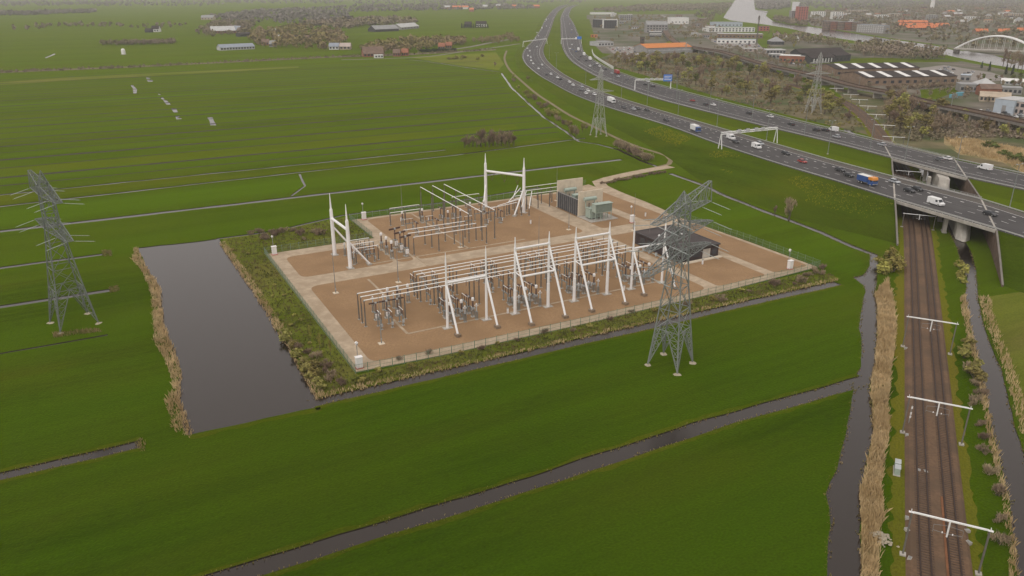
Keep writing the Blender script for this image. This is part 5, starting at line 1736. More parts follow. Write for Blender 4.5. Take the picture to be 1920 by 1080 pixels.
# ------------------------------------------------------------------ lamp posts
def make_lamp():
    o = thing('lamp_post', 'lamp', 'lamp post')
    mb = MB(); mb.lathe([(0.17, 0), (0.16, 6), (0.10, 15.5), (0.08, 16)], 7); mb.build('post', 'galvanised steel', o)
    for s in (-1, 1):
        mb = MB(); mb.tube((0, 0, 15.8), (0, s * 1.3, 16.1), 0.06, n=5); a_ = mb.build('arm', 'galvanised steel', o)
        mb = MB(); mb.side([(-0.18, 16.0), (0.18, 16.0), (0.13, 16.2), (-0.13, 16.2)], s * 1.2, s * 2.1); mb.build('lamp_head', 'crash barrier', a_)
    mb = MB(); mb.box(-0.3, -0.3, -0.3, 0.3, 0.3, 0.12); mb.build('footing', 'concrete', o)
    return o
LAMP = Proto(make_lamp)
def hz(px): return hroad(*px) - 0.25
for px in [(1165, 182), (1213, 200), (1271, 216), (1344, 237), (1437, 262), (1552, 288), (1098, 157), (1043, 128), (1030, 110)]:
    p = G(*px, hz(px)); LAMP.put(p, heading('near', p), 'tall grey lamp post on the median beside the near carriageway', 'lamp posts on the median')
for px in [(1330, 209), (1409, 229), (1508, 253), (1630, 285), (1268, 194), (1215, 178), (1150, 158), (1110, 140), (1075, 120)]:
    p = G(*px, hz(px)); LAMP.put(p, heading('far', p), 'tall grey lamp post on the median beside the far carriageway', 'lamp posts on the median')
for px, lab in (((1893, 388), 'tall grey lamp post on the median right of the bridges'), ((1696, 302), 'tall grey lamp post at the parapet of the far bridge'), ((1790, 326), 'tall grey lamp post near the end of the far bridge')):
    p = G(*px, HB - 0.1); LAMP.put(p, heading('far', p), lab, 'lamp posts on the median')
o = LAMP.put(G(1268, 171, 5.5), 0, 'tall grey lamp post next to the blue motorway sign', 'lamp posts on the median')

# ------------------------------------------------------------------ sign gantries
def sign_gantry(label, p, q, h, boxes, legs=True):
    P, Q = G(*p, hroad(*p)), G(*q, hroad(*q))
    ang = math.atan2(Q.y - P.y, Q.x - P.x); L_ = (Vector((Q.x, Q.y, 0)) - Vector((P.x, P.y, 0))).length
    o = thing('sign_gantry', label, 'sign gantry', P, ang)
    for x in (0, L_):
        for s in (-1, 1):
            mb = MB(); mb.tube((x, s * 1.3, -0.3), (x, s * 0.25, h), 0.24, 0.18, 6); mb.build('leg', 'white steel', o)
    mb = MB()
    c = [Vector((0, y, z)) for y, z in ((-0.5, h), (0.5, h), (-0.5, h + 1.0), (0.5, h + 1.0))]
    e = Vector((L_, 0, 0))
    for k in c: mb.tube(k, k + e, 0.13, n=5)
    for a, b in ((0, 1), (1, 3), (3, 2), (2, 0)): lattice(mb, (c[a], c[a] + e), (c[b], c[b] + e), 0.06, 14)
    mb.build('truss', 'white steel', o)
    for x in boxes:
        mb = MB(); mb.box(L_ * x - 1.0, -0.85, h + 0.2, L_ * x + 1.0, -0.52, h + 1.9); b_ = mb.build('signal_box', 'roof pale', o)
        mb = MB(); mb.box(L_ * x - 0.8, 0.55, h + 0.3, L_ * x + 0.8, 0.8, h + 1.7); mb.build('screen', 'glazing', b_)
    return o, L_
sign_gantry('white truss sign gantry with signal boxes over the near carriageway', (1350, 278), (1454, 266), 7.0, (0.3, 0.45, 0.6, 0.72))
o, L_ = sign_gantry('white sign gantry with a blue direction sign over the far carriageway', (1190, 168), (1257, 166), 7.5, (0.3, 0.45, 0.6))
mb = MB(); mb.box(L_ * 0.78, -0.9, 6.6, L_ * 1.02, -0.6, 12.0); b_ = mb.build('sign_board', 'sign blue', o)
mb = MB()
for k in range(3):
    mb.box(L_ * 0.80, -0.93, 7.6 + k * 1.4, L_ * (0.95 if k % 2 else 0.98), -0.905, 8.1 + k * 1.4)
mb.box(L_ * 0.985, -0.93, 7.2, L_ * 0.995, -0.905, 11.6)
mb.build('lettering', 'white paint', b_)
sign_gantry('distant white sign gantry over the bend of the near carriageway', (981, 88), (1025, 82), 7.0, (0.3, 0.6))
o, L_ = sign_gantry('distant white sign gantry over the bend of the far carriageway', (1052, 82), (1090, 82), 7.0, (0.3, 0.45, 0.6))
mb = MB(); mb.box(L_ * 0.78, -0.9, 7.0, L_ * 1.0, -0.6, 11); mb.build('sign_board', 'sign blue', o)
nb_ = thing('noise_barrier', 'pale low noise barrier beside the outer bend of the far carriageway', 'noise barrier', G(1112, 104, 2.5))
P = catmull([G(*p, 3.0) for p in [(1110, 94), (1113, 103), (1124, 112), (1140, 122), (1150, 128)]], 8)
for a, b in zip(P[:-1], P[1:]):
    d = (b - a).normalized(); nn = Vector((-d.y, d.x, 0)) * 0.2
    mb = MB(); mb.prism([a - nb_.location + nn, a - nb_.location - nn, b - nb_.location - nn, b - nb_.location + nn], -0.5, 2.2); mb.build('panel', 'wall white', nb_)

# ------------------------------------------------------------------ railway viaduct in the distance
vp = [(1246, 50, 3), (1250, 62, 4), (1268, 80, 5), (1300, 89, 5.5), (1352, 97, 6), (1427, 119, 6), (1521, 140, 6), (1600, 161, 6), (1670, 174, 6), (1744, 193, 6), (1830, 210, 6), (1920, 229, 6), (2080, 262, 6)]
VP = catmull([G(x, y, h) for x, y, h in vp], 14)
via = thing('railway_viaduct', 'long brown railway viaduct curving past the wood to the business park', 'viaduct', (0, 0, 0))
mb = MB()
L0, R0 = offset(VP, 5.5), offset(VP, -5.5)
strip(mb, R0, L0)
dn = Vector((0, 0, -1.6))
strip(mb, [p + dn for p in R0], R0); strip(mb, L0, [p + dn for p in L0])
mb.build('deck', 'dark concrete', via)
for d_ in (5.4, -5.4):
    mb = MB(); e0 = offset(VP, d_ + 0.15); e1 = offset(VP, d_ - 0.15); up = Vector((0, 0, 0.9))
    strip(mb, e1, [p + up for p in e1]); strip(mb, [p + up for p in e1], [p + up for p in e0]); strip(mb, [p + up for p in e0], e0)
    mb.build('parapet', 'sleeper concrete', via)
mb = MB()
strip(mb, [p + Vector((0, 0, 0.05)) for p in offset(VP, -4.6)], [p + Vector((0, 0, 0.05)) for p in offset(VP, 4.6)]); mb.build('ballast', 'ballast', via)
for t_ in (-2.75, -1.25, 1.25, 2.75):
    mb = MB(); strip(mb, [p + Vector((0, 0, 0.2)) for p in offset(VP, t_ - 0.12)], [p + Vector((0, 0, 0.2)) for p in offset(VP, t_ + 0.12)]); mb.build('rail', 'rail steel', via)
for i, p in enumerate(VP):
    if i % 2 or p.x < 250: continue
    d = VP[min(i + 1, len(VP) - 1)] - VP[i - 1]
    mb = MB(); mb.box(-0.6, -4.0, 0, 0.6, 4.0, p.z - 1.6)
    q = mb.build('pillar', 'concrete', via); q.location = (p.x, p.y, 0); q.rotation_euler.z = math.atan2(d.y, d.x)
mb = MB()
emb = [p for p in VP if p.x < 262]
strip(mb, [Vector((p.x, p.y, 0.05)) for p in offset(emb, -14)], [p + Vector((0, 0, -0.4)) for p in offset(emb, -5.4)])
strip(mb, [p + Vector((0, 0, -0.4)) for p in offset(emb, 5.4)], [Vector((p.x, p.y, 0.05)) for p in offset(emb, 14)])
tag(mb.build('railway_embankment', 'rough grass'), kind='structure')
# catenary masts along it
def make_cmast():
    o = thing('catenary_mast', 'm', 'catenary mast')
    mb = MB(); mb.tube((0, 0, 0), (0, 0, 7.5), 0.2, n=5); mb.build('mast', 'dull steel', o)
    mb = MB(); mb.tube((0, 0, 6.6), (0, -3.4, 6.9), 0.08, n=4); mb.build('arm', 'galvanised steel', o)
    return o
CM = Proto(make_cmast)
for i in range(6, len(VP) - 2, 4):
    d = VP[i + 1] - VP[i]
    q = offset(VP, 5.0)[i]
    CM.put(q, math.atan2(d.y, d.x), 'slim grey catenary mast standing on the distant railway viaduct', 'catenary masts on the viaduct')
# ------------------------------------------------------------------ buildings
WIN = {}
def win_mesh(w, h, m):
    k = (round(w, 1), round(h, 1), m)
    if k not in WIN:
        mb = MB(); mb.box(-w / 2, -0.08, 0, w / 2, 0.02, h); WIN[k] = mb.mesh('window', m)
    return WIN[k]

def building(label, pl, pr, depth, h, wallm, roofm, roof='flat', rh=3.0, rows=0, cols=0, winm='glazing', cat='building', name='building', ridge='x', group=None, ww=None, extra=None, side=0):
    P, Q = G(*pl), G(*pr)
    d = Q - P; L_ = d.length; ang = math.atan2(d.y, d.x)
    o = thing(name, label, cat, P, ang, group)
    mb = MB(); mb.box(0, 0, 0, L_, depth, h)
    if roof == 'gable' and ridge == 'x':
        for x in (0, L_): pass
        mb.add([(0, 0, h), (0, depth, h), (0, depth / 2, h + rh)], [(0, 2, 1)]); mb.add([(L_, 0, h), (L_, depth, h), (L_, depth / 2, h + rh)], [(0, 1, 2)])
    if roof == 'gable' and ridge == 'y':
        mb.add([(0, 0, h), (L_, 0, h), (L_ / 2, 0, h + rh)], [(0, 1, 2)]); mb.add([(0, depth, h), (L_, depth, h), (L_ / 2, depth, h + rh)], [(0, 2, 1)])
    w_ = mb.build('wall', wallm, o)
    e, t = 0.5, 0.25
    mb = MB()
    if roof == 'flat':
        mb.box(-0.2, -0.2, h + 0.003, L_ + 0.2, depth + 0.2, h + 0.5)
    elif roof == 'gable' and ridge == 'x':
        for s in (0, 1):
            ye, ym = (-e, depth / 2) if s == 0 else (depth + e, depth / 2)
            zl = h - rh * e / (depth / 2) + 0.02
            mb.add([(-e, ye, zl), (L_ + e, ye, zl), (L_ + e, ym, h + rh + 0.02), (-e, ym, h + rh + 0.02), (-e, ye, zl + t), (L_ + e, ye, zl + t), (L_ + e, ym, h + rh + t), (-e, ym, h + rh + t)],
                   [(0, 3, 2, 1), (4, 5, 6, 7), (0, 1, 5, 4), (1, 2, 6, 5), (3, 0, 4, 7)] if s == 0 else [(0, 1, 2, 3), (7, 6, 5, 4), (4, 5, 1, 0), (5, 6, 2, 1), (7, 4, 0, 3)])
    elif roof == 'gable':
        for s in (0, 1):
            xe, xm = (-e, L_ / 2) if s == 0 else (L_ + e, L_ / 2)
            zl = h - rh * e / (L_ / 2) + 0.02
            mb.add([(xe, -e, zl), (xe, depth + e, zl), (xm, depth + e, h + rh + 0.02), (xm, -e, h + rh + 0.02), (xe, -e, zl + t), (xe, depth + e, zl + t), (xm, depth + e, h + rh + t), (xm, -e, h + rh + t)],
                   [(0, 1, 2, 3), (7, 6, 5, 4), (4, 5, 1, 0), (7, 4, 0, 3), (5, 6, 2, 1)] if s == 0 else [(0, 3, 2, 1), (4, 5, 6, 7), (0, 1, 5, 4), (3, 0, 4, 7), (1, 2, 6, 5)])
    else:
        k = min(L_, depth) / 2
        if L_ >= depth: r0, r1 = (k, depth / 2, h + rh), (L_ - k, depth / 2, h + rh)
        else: r0, r1 = (L_ / 2, k, h + rh), (L_ / 2, depth - k, h + rh)
        b = [(-e, -e, h + 0.01), (L_ + e, -e, h + 0.01), (L_ + e, depth + e, h + 0.01), (-e, depth + e, h + 0.01)]
        if L_ >= depth: fs = [(0, 1, 5, 4), (2, 3, 4, 5), (1, 2, 5), (3, 0, 4), (3, 2, 1, 0)]
        else: fs = [(0, 1, 4), (1, 2, 5, 4), (2, 3, 5), (3, 0, 4, 5), (3, 2, 1, 0)]
        mb.add(b + [r0, r1], fs)
    r_ = mb.build('roof', roofm, o)
    if rows and cols:
        cw, rhh = L_ / cols, (h - 0.6) / rows
        me = win_mesh(ww or min(cw * 0.6, 3.2), min(rhh * 0.62, 2.4), winm)
        for i in range(rows):
            for j in range(cols):
                obj('window', me, w_, ((j + 0.5) * cw, -0.01, 0.5 + i * rhh + rhh * 0.2))
        if side:
            for i in range(rows):
                for j in range(side):
                    obj('window', me, w_, (L_ + 0.01, (j + 0.5) * depth / side, 0.5 + i * rhh + rhh * 0.2), math.pi / 2)

    return o, w_, r_, L_

def chimney(r_, x, y, z, m='brick red'):
    mb = MB(); mb.box(x - 0.4, y - 0.4, z - 1.5, x + 0.4, y + 0.4, z + 1.0); mb.build('chimney', m, r_)

B = building
# business park left of the river
B('dark office with a red upper storey beside the motorway', (1111, 51), (1130, 52), 22, 17, 'wall black', 'roof grey', rows=4, cols=4)
o, w_, r_, L_ = B('dark glass office framed by two white side walls', (1132, 53), (1156, 53), 18, 17, 'wall black', 'roof grey', rows=5, cols=5)
for x in (-1.6, L_ + 0.1):
    mb = MB(); mb.box(x, -0.8, 0, x + 1.5, 18.2, 19.5); mb.build('side_wall', 'wall white', w_)
mb = MB(); mb.box(-1.6, -0.8, 17.6, L_ + 1.6, 0.4, 19.4); mb.build('lintel', 'wall white', w_)
B('long low pale hall behind the dark offices', (1108, 27), (1152, 27), 40, 6, 'wall white', 'roof pale')
B('grey flat office block right of the dark glass office', (1162, 38), (1186, 38), 30, 14, 'wall grey', 'roof pale', rows=3, cols=6)
B('small white block on the edge of the far fields', (1146, 31), (1156, 31), 20, 10, 'wall white', 'roof pale', rows=2, cols=3)
o, w_, r_, L_ = B('dark grey stepped office with a rounded roof', (1212, 61), (1251, 61), 30, 15, 'wall grey', 'roof grey', 'gable', 6, rows=3, cols=7)
o, w_, r_, L_ = B('office front striped with white storeys', (1218, 69), (1240, 69), 12, 9, 'charcoal panel', 'wall white', rows=2, cols=5)
for z in (2.8, 5.6):
    mb = MB(); mb.box(-0.4, -0.5, z, L_ + 0.4, -0.02, z + 1.2); mb.build('band', 'wall white', w_)
B('white factory hall with a wide flat roof', (1257, 45), (1291, 45), 40, 15, 'wall white', 'roof pale', rows=1, cols=5)
o, w_, r_, L_ = B('long warehouse with a bright orange roof', (1212, 101), (1296, 98), 34, 7.5, 'wall grey', 'roof orange', 'gable', 4.5, rows=1, cols=9, winm='roof pale')
mb = MB(); mb.box(2, -6, 0, L_ - 2, -0.1, 4.0); mb.build('annex', 'roof grey', w_)
B('pale flat hall left of the orange roofed warehouse', (1122, 87), (1150, 86), 26, 6, 'roof pale', 'roof grey', rows=1, cols=5)
B('small orange site hut by the motorway verge', (1108, 70), (1120, 70), 6, 4, 'roof orange', 'roof orange', rows=1, cols=2)
B('dark water tower like block behind the parked cars', (1201, 85), (1208, 85), 8, 12, 'bark', 'roof black', rows=2, cols=1)
for i in range(22):
    x, y = R.uniform(1115, 1340), R.uniform(30, 84)
    if y > 60 and x < 1200 or y > 74 and x > 1205 or abs(x - 1240) < 40 and 50 < y < 74: continue
    m_ = R.choice(('wall white', 'wall grey', 'brick brown', 'roof pale'))
    B('small %s shed scattered between the business park offices' % m_.split()[1], (x, y), (x + R.uniform(7, 16), y), R.uniform(8, 14), R.uniform(4, 8), m_, R.choice(('roof grey', 'roof pale', 'roof brown')), 'flat', 3, rows=1, cols=3, cat='shed', name='shed', group='small sheds of the business park')
# stepped white business building
B('blue glass top storey hall by the river basin', (1338, 50), (1392, 50), 40, 9, 'wall blue', 'roof blue', rows=1, cols=8)
B('white long business building with ribbon windows', (1328, 60), (1415, 60), 22, 8, 'wall white', 'roof pale', rows=2, cols=14)
B('brown brick business hall in front of the white one', (1345, 71), (1430, 72), 24, 7, 'brick brown', 'roof pale', rows=1, cols=12)
B('white and light blue showroom above the car park', (1344, 81), (1417, 82), 14, 6, 'wall white', 'wall blue', rows=1, cols=9)
B('small red brick building at the water', (1424, 58), (1442, 58), 12, 9, 'wall red', 'roof brown', rows=2, cols=3)
B('grey hip roofed hall among trees', (1446, 84), (1470, 84), 22, 5, 'charcoal panel', 'roof grey', 'hip', 7, rows=1, cols=4)
B('low building with pale roof frames beside the mast', (1437, 101), (1473, 101), 20, 5, 'wall grey', 'roof pale', rows=1, cols=6)
B('low white shed left of the roof frame building', (1394, 97), (1420, 97), 12, 4, 'wall pink', 'roof pale', rows=1, cols=3)
for (x, y, w, lab, wm, rm) in ((1470, 76, 6, 'tiny white gabled house, left of three by the river trees', 'wall white', 'roof brown'), (1489, 77, 9, 'white gabled house with a steep front by the river trees', 'wall white', 'roof black'), (1524, 78, 9, 'pink gabled house below the river bend', 'wall pink', 'roof brown'),
                               (1455, 70, 8, 'small beige house among river trees', 'brick pale', 'roof brown'), (1505, 76, 7, 'small brown gabled house by the river trees', 'brick brown', 'roof black')):
    B(lab, (x, y), (x + w, y), 10, 5, wm, rm, 'gable', 4.5, rows=1, cols=2, cat='house', name='house', ridge='y')
o, w_, r_, L_ = B('white roofed shop front with red sheds', (1460, 117), (1512, 119), 16, 8, 'brick red', 'wall white', rows=1, cols=7, winm='glazing')
B('low flat shop annex with pale roof edge', (1440, 109), (1462, 110), 14, 5, 'wall grey', 'roof pale', rows=1, cols=3)
o, w_, r_, L_ = B('big black barn with seven tall white windows', (1520, 120), (1564, 117), 20, 6.5, 'wall black', 'roof black', 'gable', 5)
me = win_mesh(1.6, 4.6, 'wall white')
for k in range(7): obj('window', me, w_, (L_ * (0.12 + k * 0.125), -0.01, 1.0))
o, w_, r_, L_ = B('long black barn roof behind the barn with white windows', (1500, 106), (1584, 103), 20, 4, 'wall black', 'roof black', 'gable', 5, rows=1, cols=6)
B('black flat barn right of the barn with white windows', (1566, 116), (1594, 114), 18, 7, 'wall black', 'roof black', 'gable', 3, rows=1, cols=4)
# big shed with skylights
def skylight_shed(label, pl, pr, depth, n, shift):
    o, w_, r_, L_ = B(label, pl, pr, depth, 7, 'brick brown', 'roof black', 'gable', 3.5, rows=1, cols=12, cat='shed', name='shed')
    for k in range(n):
        x = L_ * (shift + k) / n
        mb = MB()
        w = L_ / n * 0.30
        z = lambda y: 7 + 3.5 * (y / (depth / 2)) + 0.36
        mb.add([(x, 1.2, z(1.2)), (x + w, 1.2, z(1.2)), (x + w, depth / 2 - 0.8, z(depth / 2 - 0.8)), (x, depth / 2 - 0.8, z(depth / 2 - 0.8))], [(0, 1, 2, 3)])
        mb.build('skylight', 'wall white', r_)
    return o
skylight_shed('black roofed shed with pale skylights, rear one of two', (1566, 143), (1722, 140), 40, 5, 0.45)
skylight_shed('black roofed shed with pale skylights, front one of two', (1622, 161), (1792, 157), 42, 5, 0.2)
# houses and halls at the right edge
B('flat grey house beside the small meadow', (1799, 172), (1832, 173), 16, 6, 'wall grey', 'roof grey', rows=1, cols=4, cat='house', name='house')
B('pale hip roofed house at the right edge', (1832, 170), (1868, 171), 18, 5, 'brick pale', 'roof pale', 'hip', 5, rows=1, cols=5, cat='house', name='house')
B('brown roofed house behind the barrel roofed hall', (1838, 180), (1876, 181), 14, 6, 'brick red', 'roof brown', 'gable', 3, rows=1, cols=4, cat='house', name='house')
B('long barrel roofed hall with a beige roof', (1836, 190), (1893, 193), 14, 4, 'brick pale', 'brick pale', 'gable', 3, rows=1, cols=8)
B('grey flat roofed house at the right edge', (1872, 176), (1915, 178), 16, 5, 'wall grey', 'roof grey', rows=1, cols=5, cat='house', name='house')
o, w_, r_, L_ = B('pale blue warehouse with a dark doorway', (1861, 210), (1898, 215), 22, 9.5, 'wall blue', 'roof pale')
mb = MB(); mb.box(L_ * 0.42, -0.08, 0.2, L_ * 0.62, 0.05, 5.6); mb.build('door', 'wall grey', w_)
B('pinkish warehouse wing at the right edge of the picture', (1898, 214), (1960, 223), 24, 9, 'wall pink', 'roof pale', rows=2, cols=6)
B('blue grey shed behind the parking area', (1799, 153), (1818, 154), 10, 6, 'wall grey', 'wall blue', rows=1, cols=2, cat='shed', name='shed')
for (x, y, lab) in ((1783, 184, 'turquoise shipping container, left of two'), (1796, 180, 'turquoise shipping container, right of two')):
    o = thing('shipping_container', lab, 'container', G(x, y), 0.2)
    mb = MB(); mb.box(0, 0, 0.1, 6.1, 2.4, 2.9); b_ = mb.build('shell', 'sky blue paint', o)
    for k in range(10):
        mb = MB(); mb.box(0.2 + k * 0.6, -0.06, 0.3, 0.5 + k * 0.6, -0.005, 2.7); mb.build('rib', 'sky blue paint', b_)
B('greenhouse with pale roof at the right edge', (1877, 158), (1920, 160), 12, 3, 'roof pale', 'wall white', 'gable', 2, rows=1, cols=6)
# town across the river
for i, (x, w, m) in enumerate(((1541, 14, 'brick brown'), (1556, 12, 'brick red'), (1569, 13, 'brick brown'), (1583, 12, 'brick red'), (1596, 11, 'brick brown'))):
    B('brick apartment block on the far river bank, %s from the left' % ('first', 'second', 'third', 'fourth', 'fifth')[i], (x, 55 + i * 0.6), (x + w, 55.3 + i * 0.6), 16, 17, m, 'roof grey', rows=5, cols=5, group='brick apartment blocks by the river')
o, w_, r_, L_ = B('long grey apartment building with glass gallery by the river', (1605, 60), (1656, 63), 16, 15, 'wall grey', 'roof blue', rows=4, cols=12, winm='roof pale')
B('bright tower like end of the grey apartment building', (1656, 62), (1661, 62), 14, 17, 'brick pale', 'roof pale', rows=4, cols=1)
B('tall red brick tower block with a dark lower part', (1495, 40), (1513, 40), 24, 38, 'wall red', 'roof grey', rows=9, cols=4, side=3, cat='tower block', name='tower_block')
B('grey tower block left of the red tower', (1483, 39), (1494, 39), 22, 26, 'wall grey', 'roof pale', rows=7, cols=3, cat='tower block', name='tower_block')
for i, (x, y, w, hh, wm, lab) in enumerate(((1523, 32, 24, 16, 'wall white', 'cream flats behind the red tower'), (1560, 36, 9, 20, 'wall white', 'white tower flat behind the brick blocks, left one'), (1572, 36, 8, 20, 'wall white', 'white tower flat behind the brick blocks, right one'),
                                            (1642, 34, 24, 9, 'wall white', 'low white flats behind the town trees'), (1668, 33, 22, 11, 'brick pale', 'pale flats left of the orange roofs'), (1740, 38, 18, 14, 'wall grey', 'grey flats behind the orange roofs'), (1876, 30, 20, 10, 'wall white', 'white flats far right in the town'),
                                            (1895, 33, 22, 12, 'brick pale', 'beige flats far right in the town'), (1590, 24, 40, 9, 'brick pale', 'beige terrace far back in the town'), (1810, 37, 26, 8, 'wall white', 'pale low flats right of the orange roofs'))):
    B(lab, (x, y), (x + w, y), 18, hh, wm, 'roof pale', rows=max(2, int(hh / 4)), cols=max(2, int(w / 4)))
o = thing('water_tower', 'slender white tower rising far behind the town', 'tower', G(1747, 17))
mb = MB(); mb.lathe([(9, 0), (8, 30), (8, 46), (6, 50)], 12); mb.build('shaft', 'wall white', o)
mb = MB(); mb.lathe([(8.3, 46), (8.3, 47.5)], 12); mb.build('gallery', 'roof grey', o)
# orange roofed terraces, house by house
HOUSE_N = 0
for (x0, x1, y, n_, lab) in ((1682, 1740, 46, 9, 'orange roofed terraced house in the rear row across the river'), (1686, 1780, 52, 13, 'orange roofed terraced house in the middle row across the river'), (1700, 1758, 57, 8, 'orange roofed terraced house in the front row across the river'),
                             (1830, 1852, 64, 3, 'orange roofed house behind the river trees'), (1870, 1892, 64, 3, 'orange roofed house near the arch bridge'), (1906, 1928, 62, 3, 'orange roofed house at the right picture edge')):
    for i in range(n_):
        xa, xb = x0 + (x1 - x0) * i / n_, x0 + (x1 - x0) * (i + 0.97) / n_
        o, w_, r_, L_ = B(lab, (xa, y + R.uniform(-0.2, 0.2)), (xb, y + R.uniform(-0.2, 0.2)), 10, 5.5 + R.uniform(-0.3, 0.3), 'brick brown', 'tile orange', 'gable', 4.5, rows=2, cols=2, cat='house', name='house', group='orange roofed houses of the town')
        if i % 2: chimney(r_, L_ / 2, 5, 10.5)
# houses scattered in the town
for i in range(46):
    x, y = R.uniform(1560, 1915), R.uniform(18, 46)
    if 1675 < x < 1785 and y > 40: continue
    rm = R.choice(('roof brown', 'tile orange', 'roof grey', 'roof pale', 'roof black'))
    B('%s roofed house scattered in the distant town' % rm.split()[1].replace('tile', 'orange'), (x, y), (x + R.uniform(7, 16), y + R.uniform(-0.3, 0.3)), R.uniform(9, 14), R.uniform(5, 8), R.choice(('brick brown', 'wall white', 'brick pale', 'brick red')), rm, R.choice(('gable', 'hip', 'flat')), 4, rows=1, cols=3, cat='house', name='house', group='scattered houses of the town')
# arch bridge
ab_ = thing('arch_bridge', 'white steel arch bridge over the river at the right edge', 'bridge', G(1790, 97))
a0_, a1_ = G(1790, 97), G(1945, 104)
dv = a1_ - a0_; span = dv.length; ux = dv.normalized(); nx = Vector((-ux.y, ux.x, 0))
for s in (-1, 1):
    mb = MB(); prev = None
    for k in range(25):
        t = k / 24
        p = ux * (span * t) + nx * (s * 5.5) + Vector((0, 0, 4 + 19 * 4 * t * (1 - t)))
        if prev is not None: mb.tube(prev, p, 0.9, n=6)
        prev = p
    mb.build('arch', 'white steel', ab_)
    for k in range(1, 12):
        t = k / 12
        p = ux * (span * t) + nx * (s * 5.5)
        mb = MB(); mb.tube(p + Vector((0, 0, 5)), p + Vector((0, 0, 4 + 19 * 4 * t * (1 - t))), 0.12, n=4); mb.build('hanger', 'white steel', ab_)
mb = MB()
for k in range(3, 22, 2):
    t = k / 24; z = 4 + 19 * 4 * t * (1 - t)
    if z < 10: continue
    p = ux * (span * t); mb.tube(p + nx * 5.5 + Vector((0, 0, z)), p - nx * 5.5 + Vector((0, 0, z)), 0.45, n=5)
mb.build('cross_brace', 'white steel', ab_)
mb = MB(); q = [nx * 6.5, -nx * 6.5, -nx * 6.5 + ux * span, nx * 6.5 + ux * span]; mb.prism(q, 3.6, 5.0); mb.build('deck', 'concrete', ab_)
for t in (0.02, 0.98):
    p = ux * (span * t); mb = MB(); mb.box(p.x - 2, p.y - 5, -1, p.x + 2, p.y + 5, 3.6); mb.build('pier', 'dark concrete', ab_)
# moored boat on the basin
o = thing('boat', 'small dark boat moored on the river basin', 'boat', G(1437, 23), 0.3)
mb = MB(); mb.side([(-8, -0.5), (7, -0.5), (10, 1.2), (-8.4, 1.2)], -2, 2); mb.build('hull', 'wall black', o)
mb = MB(); mb.box(-6, -1.4, 1.2, 2, 1.4, 3.0); mb.build('cabin', 'wall white', o)
o = thing('boat', 'low barge lying before the river trees left of the arch bridge', 'boat', G(1741, 96), -0.1)
mb = MB(); mb.side([(-8, -0.5), (8, -0.5), (10, 1.2), (-9, 1.2)], -2, 2); mb.build('hull', 'roof brown', o)
mb = MB(); mb.box(2, -1.4, 1.2, 8, 1.4, 3.0); mb.build('cabin', 'wall white', o)
# farms on the left
B('long barn with a pale grey roof at the left farm', (397, 63), (442, 62), 30, 5, 'brick red', 'roof pale', 'gable', 8, rows=1, cols=8, cat='barn', name='barn')
B('blue grey gabled barn beside the long pale barn', (443, 62), (464, 61), 24, 5, 'brick brown', 'roof blue', 'gable', 8, rows=1, cols=3, cat='barn', name='barn', ridge='y')
B('low dark shed below the left farm', (449, 69), (472, 68), 14, 4, 'wall black', 'roof black', 'gable', 3, rows=1, cols=3, cat='shed', name='shed')
B('very long blue grey greenhouse barn near the canal', (414, 95), (478, 92), 16, 4, 'roof pale', 'roof blue', 'gable', 4, rows=1, cols=12, cat='barn', name='barn')
B('pale barn far behind the left farm', (377, 37), (400, 37), 20, 6, 'brick pale', 'roof grey', 'gable', 6, rows=1, cols=4, cat='barn', name='barn')
B('white farmhouse alone in the far left meadow', (284, 60), (298, 60), 12, 6, 'wall white', 'roof black', 'gable', 6, rows=1, cols=3, cat='house', name='house')
B('dark sheds beside the far left farmhouse', (272, 61), (283, 61), 12, 4, 'wall black', 'roof black', 'gable', 4, rows=1, cols=2, cat='shed', name='shed')
for i, (x, y, w, wm, rm, lab) in enumerate(((516, 76, 14, 'wall white', 'roof pale', 'cream flat house in the hamlet'), (508, 63, 8, 'wall white', 'roof pale', 'small white house at the back of the hamlet'), (543, 76, 7, 'wall white', 'roof brown', 'white gabled house in the middle of the hamlet, left one'), (552, 77, 6, 'wall white', 'roof black', 'white gabled house in the middle of the hamlet, right one'),
                                            (570, 77, 9, 'brick brown', 'roof brown', 'brown house right in the hamlet'), (490, 85, 14, 'brick red', 'roof brown', 'red brick house left in the hamlet'), (505, 88, 10, 'wall grey', 'roof grey', 'grey shed house by the hamlet road'), (617, 93, 18, 'wall white', 'roof blue', 'house with a dark blue roof between hamlet and farm'),
                                            (637, 93, 20, 'brick pale', 'wall pink', 'pale pink roofed house next to the blue roofed one'), (737, 106, 13, 'brick red', 'roof brown', 'red brick farmhouse by the road, left one'), (753, 105, 12, 'brick red', 'brick red', 'red brick farmhouse by the road, right one'), (822, 93, 12, 'brick brown', 'brick red', 'red roofed cottage behind the dark hedge'),
                                            (836, 91, 11, 'brick brown', 'brick red', 'red roofed cottage at the end of the dark hedge'), (578, 80, 8, 'wall white', 'roof brown', 'small white cottage at the right end of the hamlet'), (625, 37, 12, 'wall white', 'roof black', 'white house far behind the hamlet'), (640, 36, 20, 'wall black', 'roof black', 'black barn far behind the hamlet'))):
    B(lab, (x, y), (x + w, y), 11, 4.5, wm, rm, 'gable', 4.5, rows=1, cols=3, cat='house', name='house')
B('farmhouse with a broad brown roof by the canal road', (682, 107), (720, 106), 18, 4, 'brick red', 'roof brown', 'gable', 8, rows=1, cols=6, cat='house', name='house')
B('small white shed in front of the brown roofed farmhouse', (703, 109), (719, 108.5), 6, 3.5, 'wall white', 'wall white', rows=1, cols=3, cat='shed', name='shed')
B('long grey barn in the central far meadow', (704, 60), (748, 58), 26, 5, 'wall black', 'roof grey', 'gable', 7, rows=1, cols=8, cat='barn', name='barn')
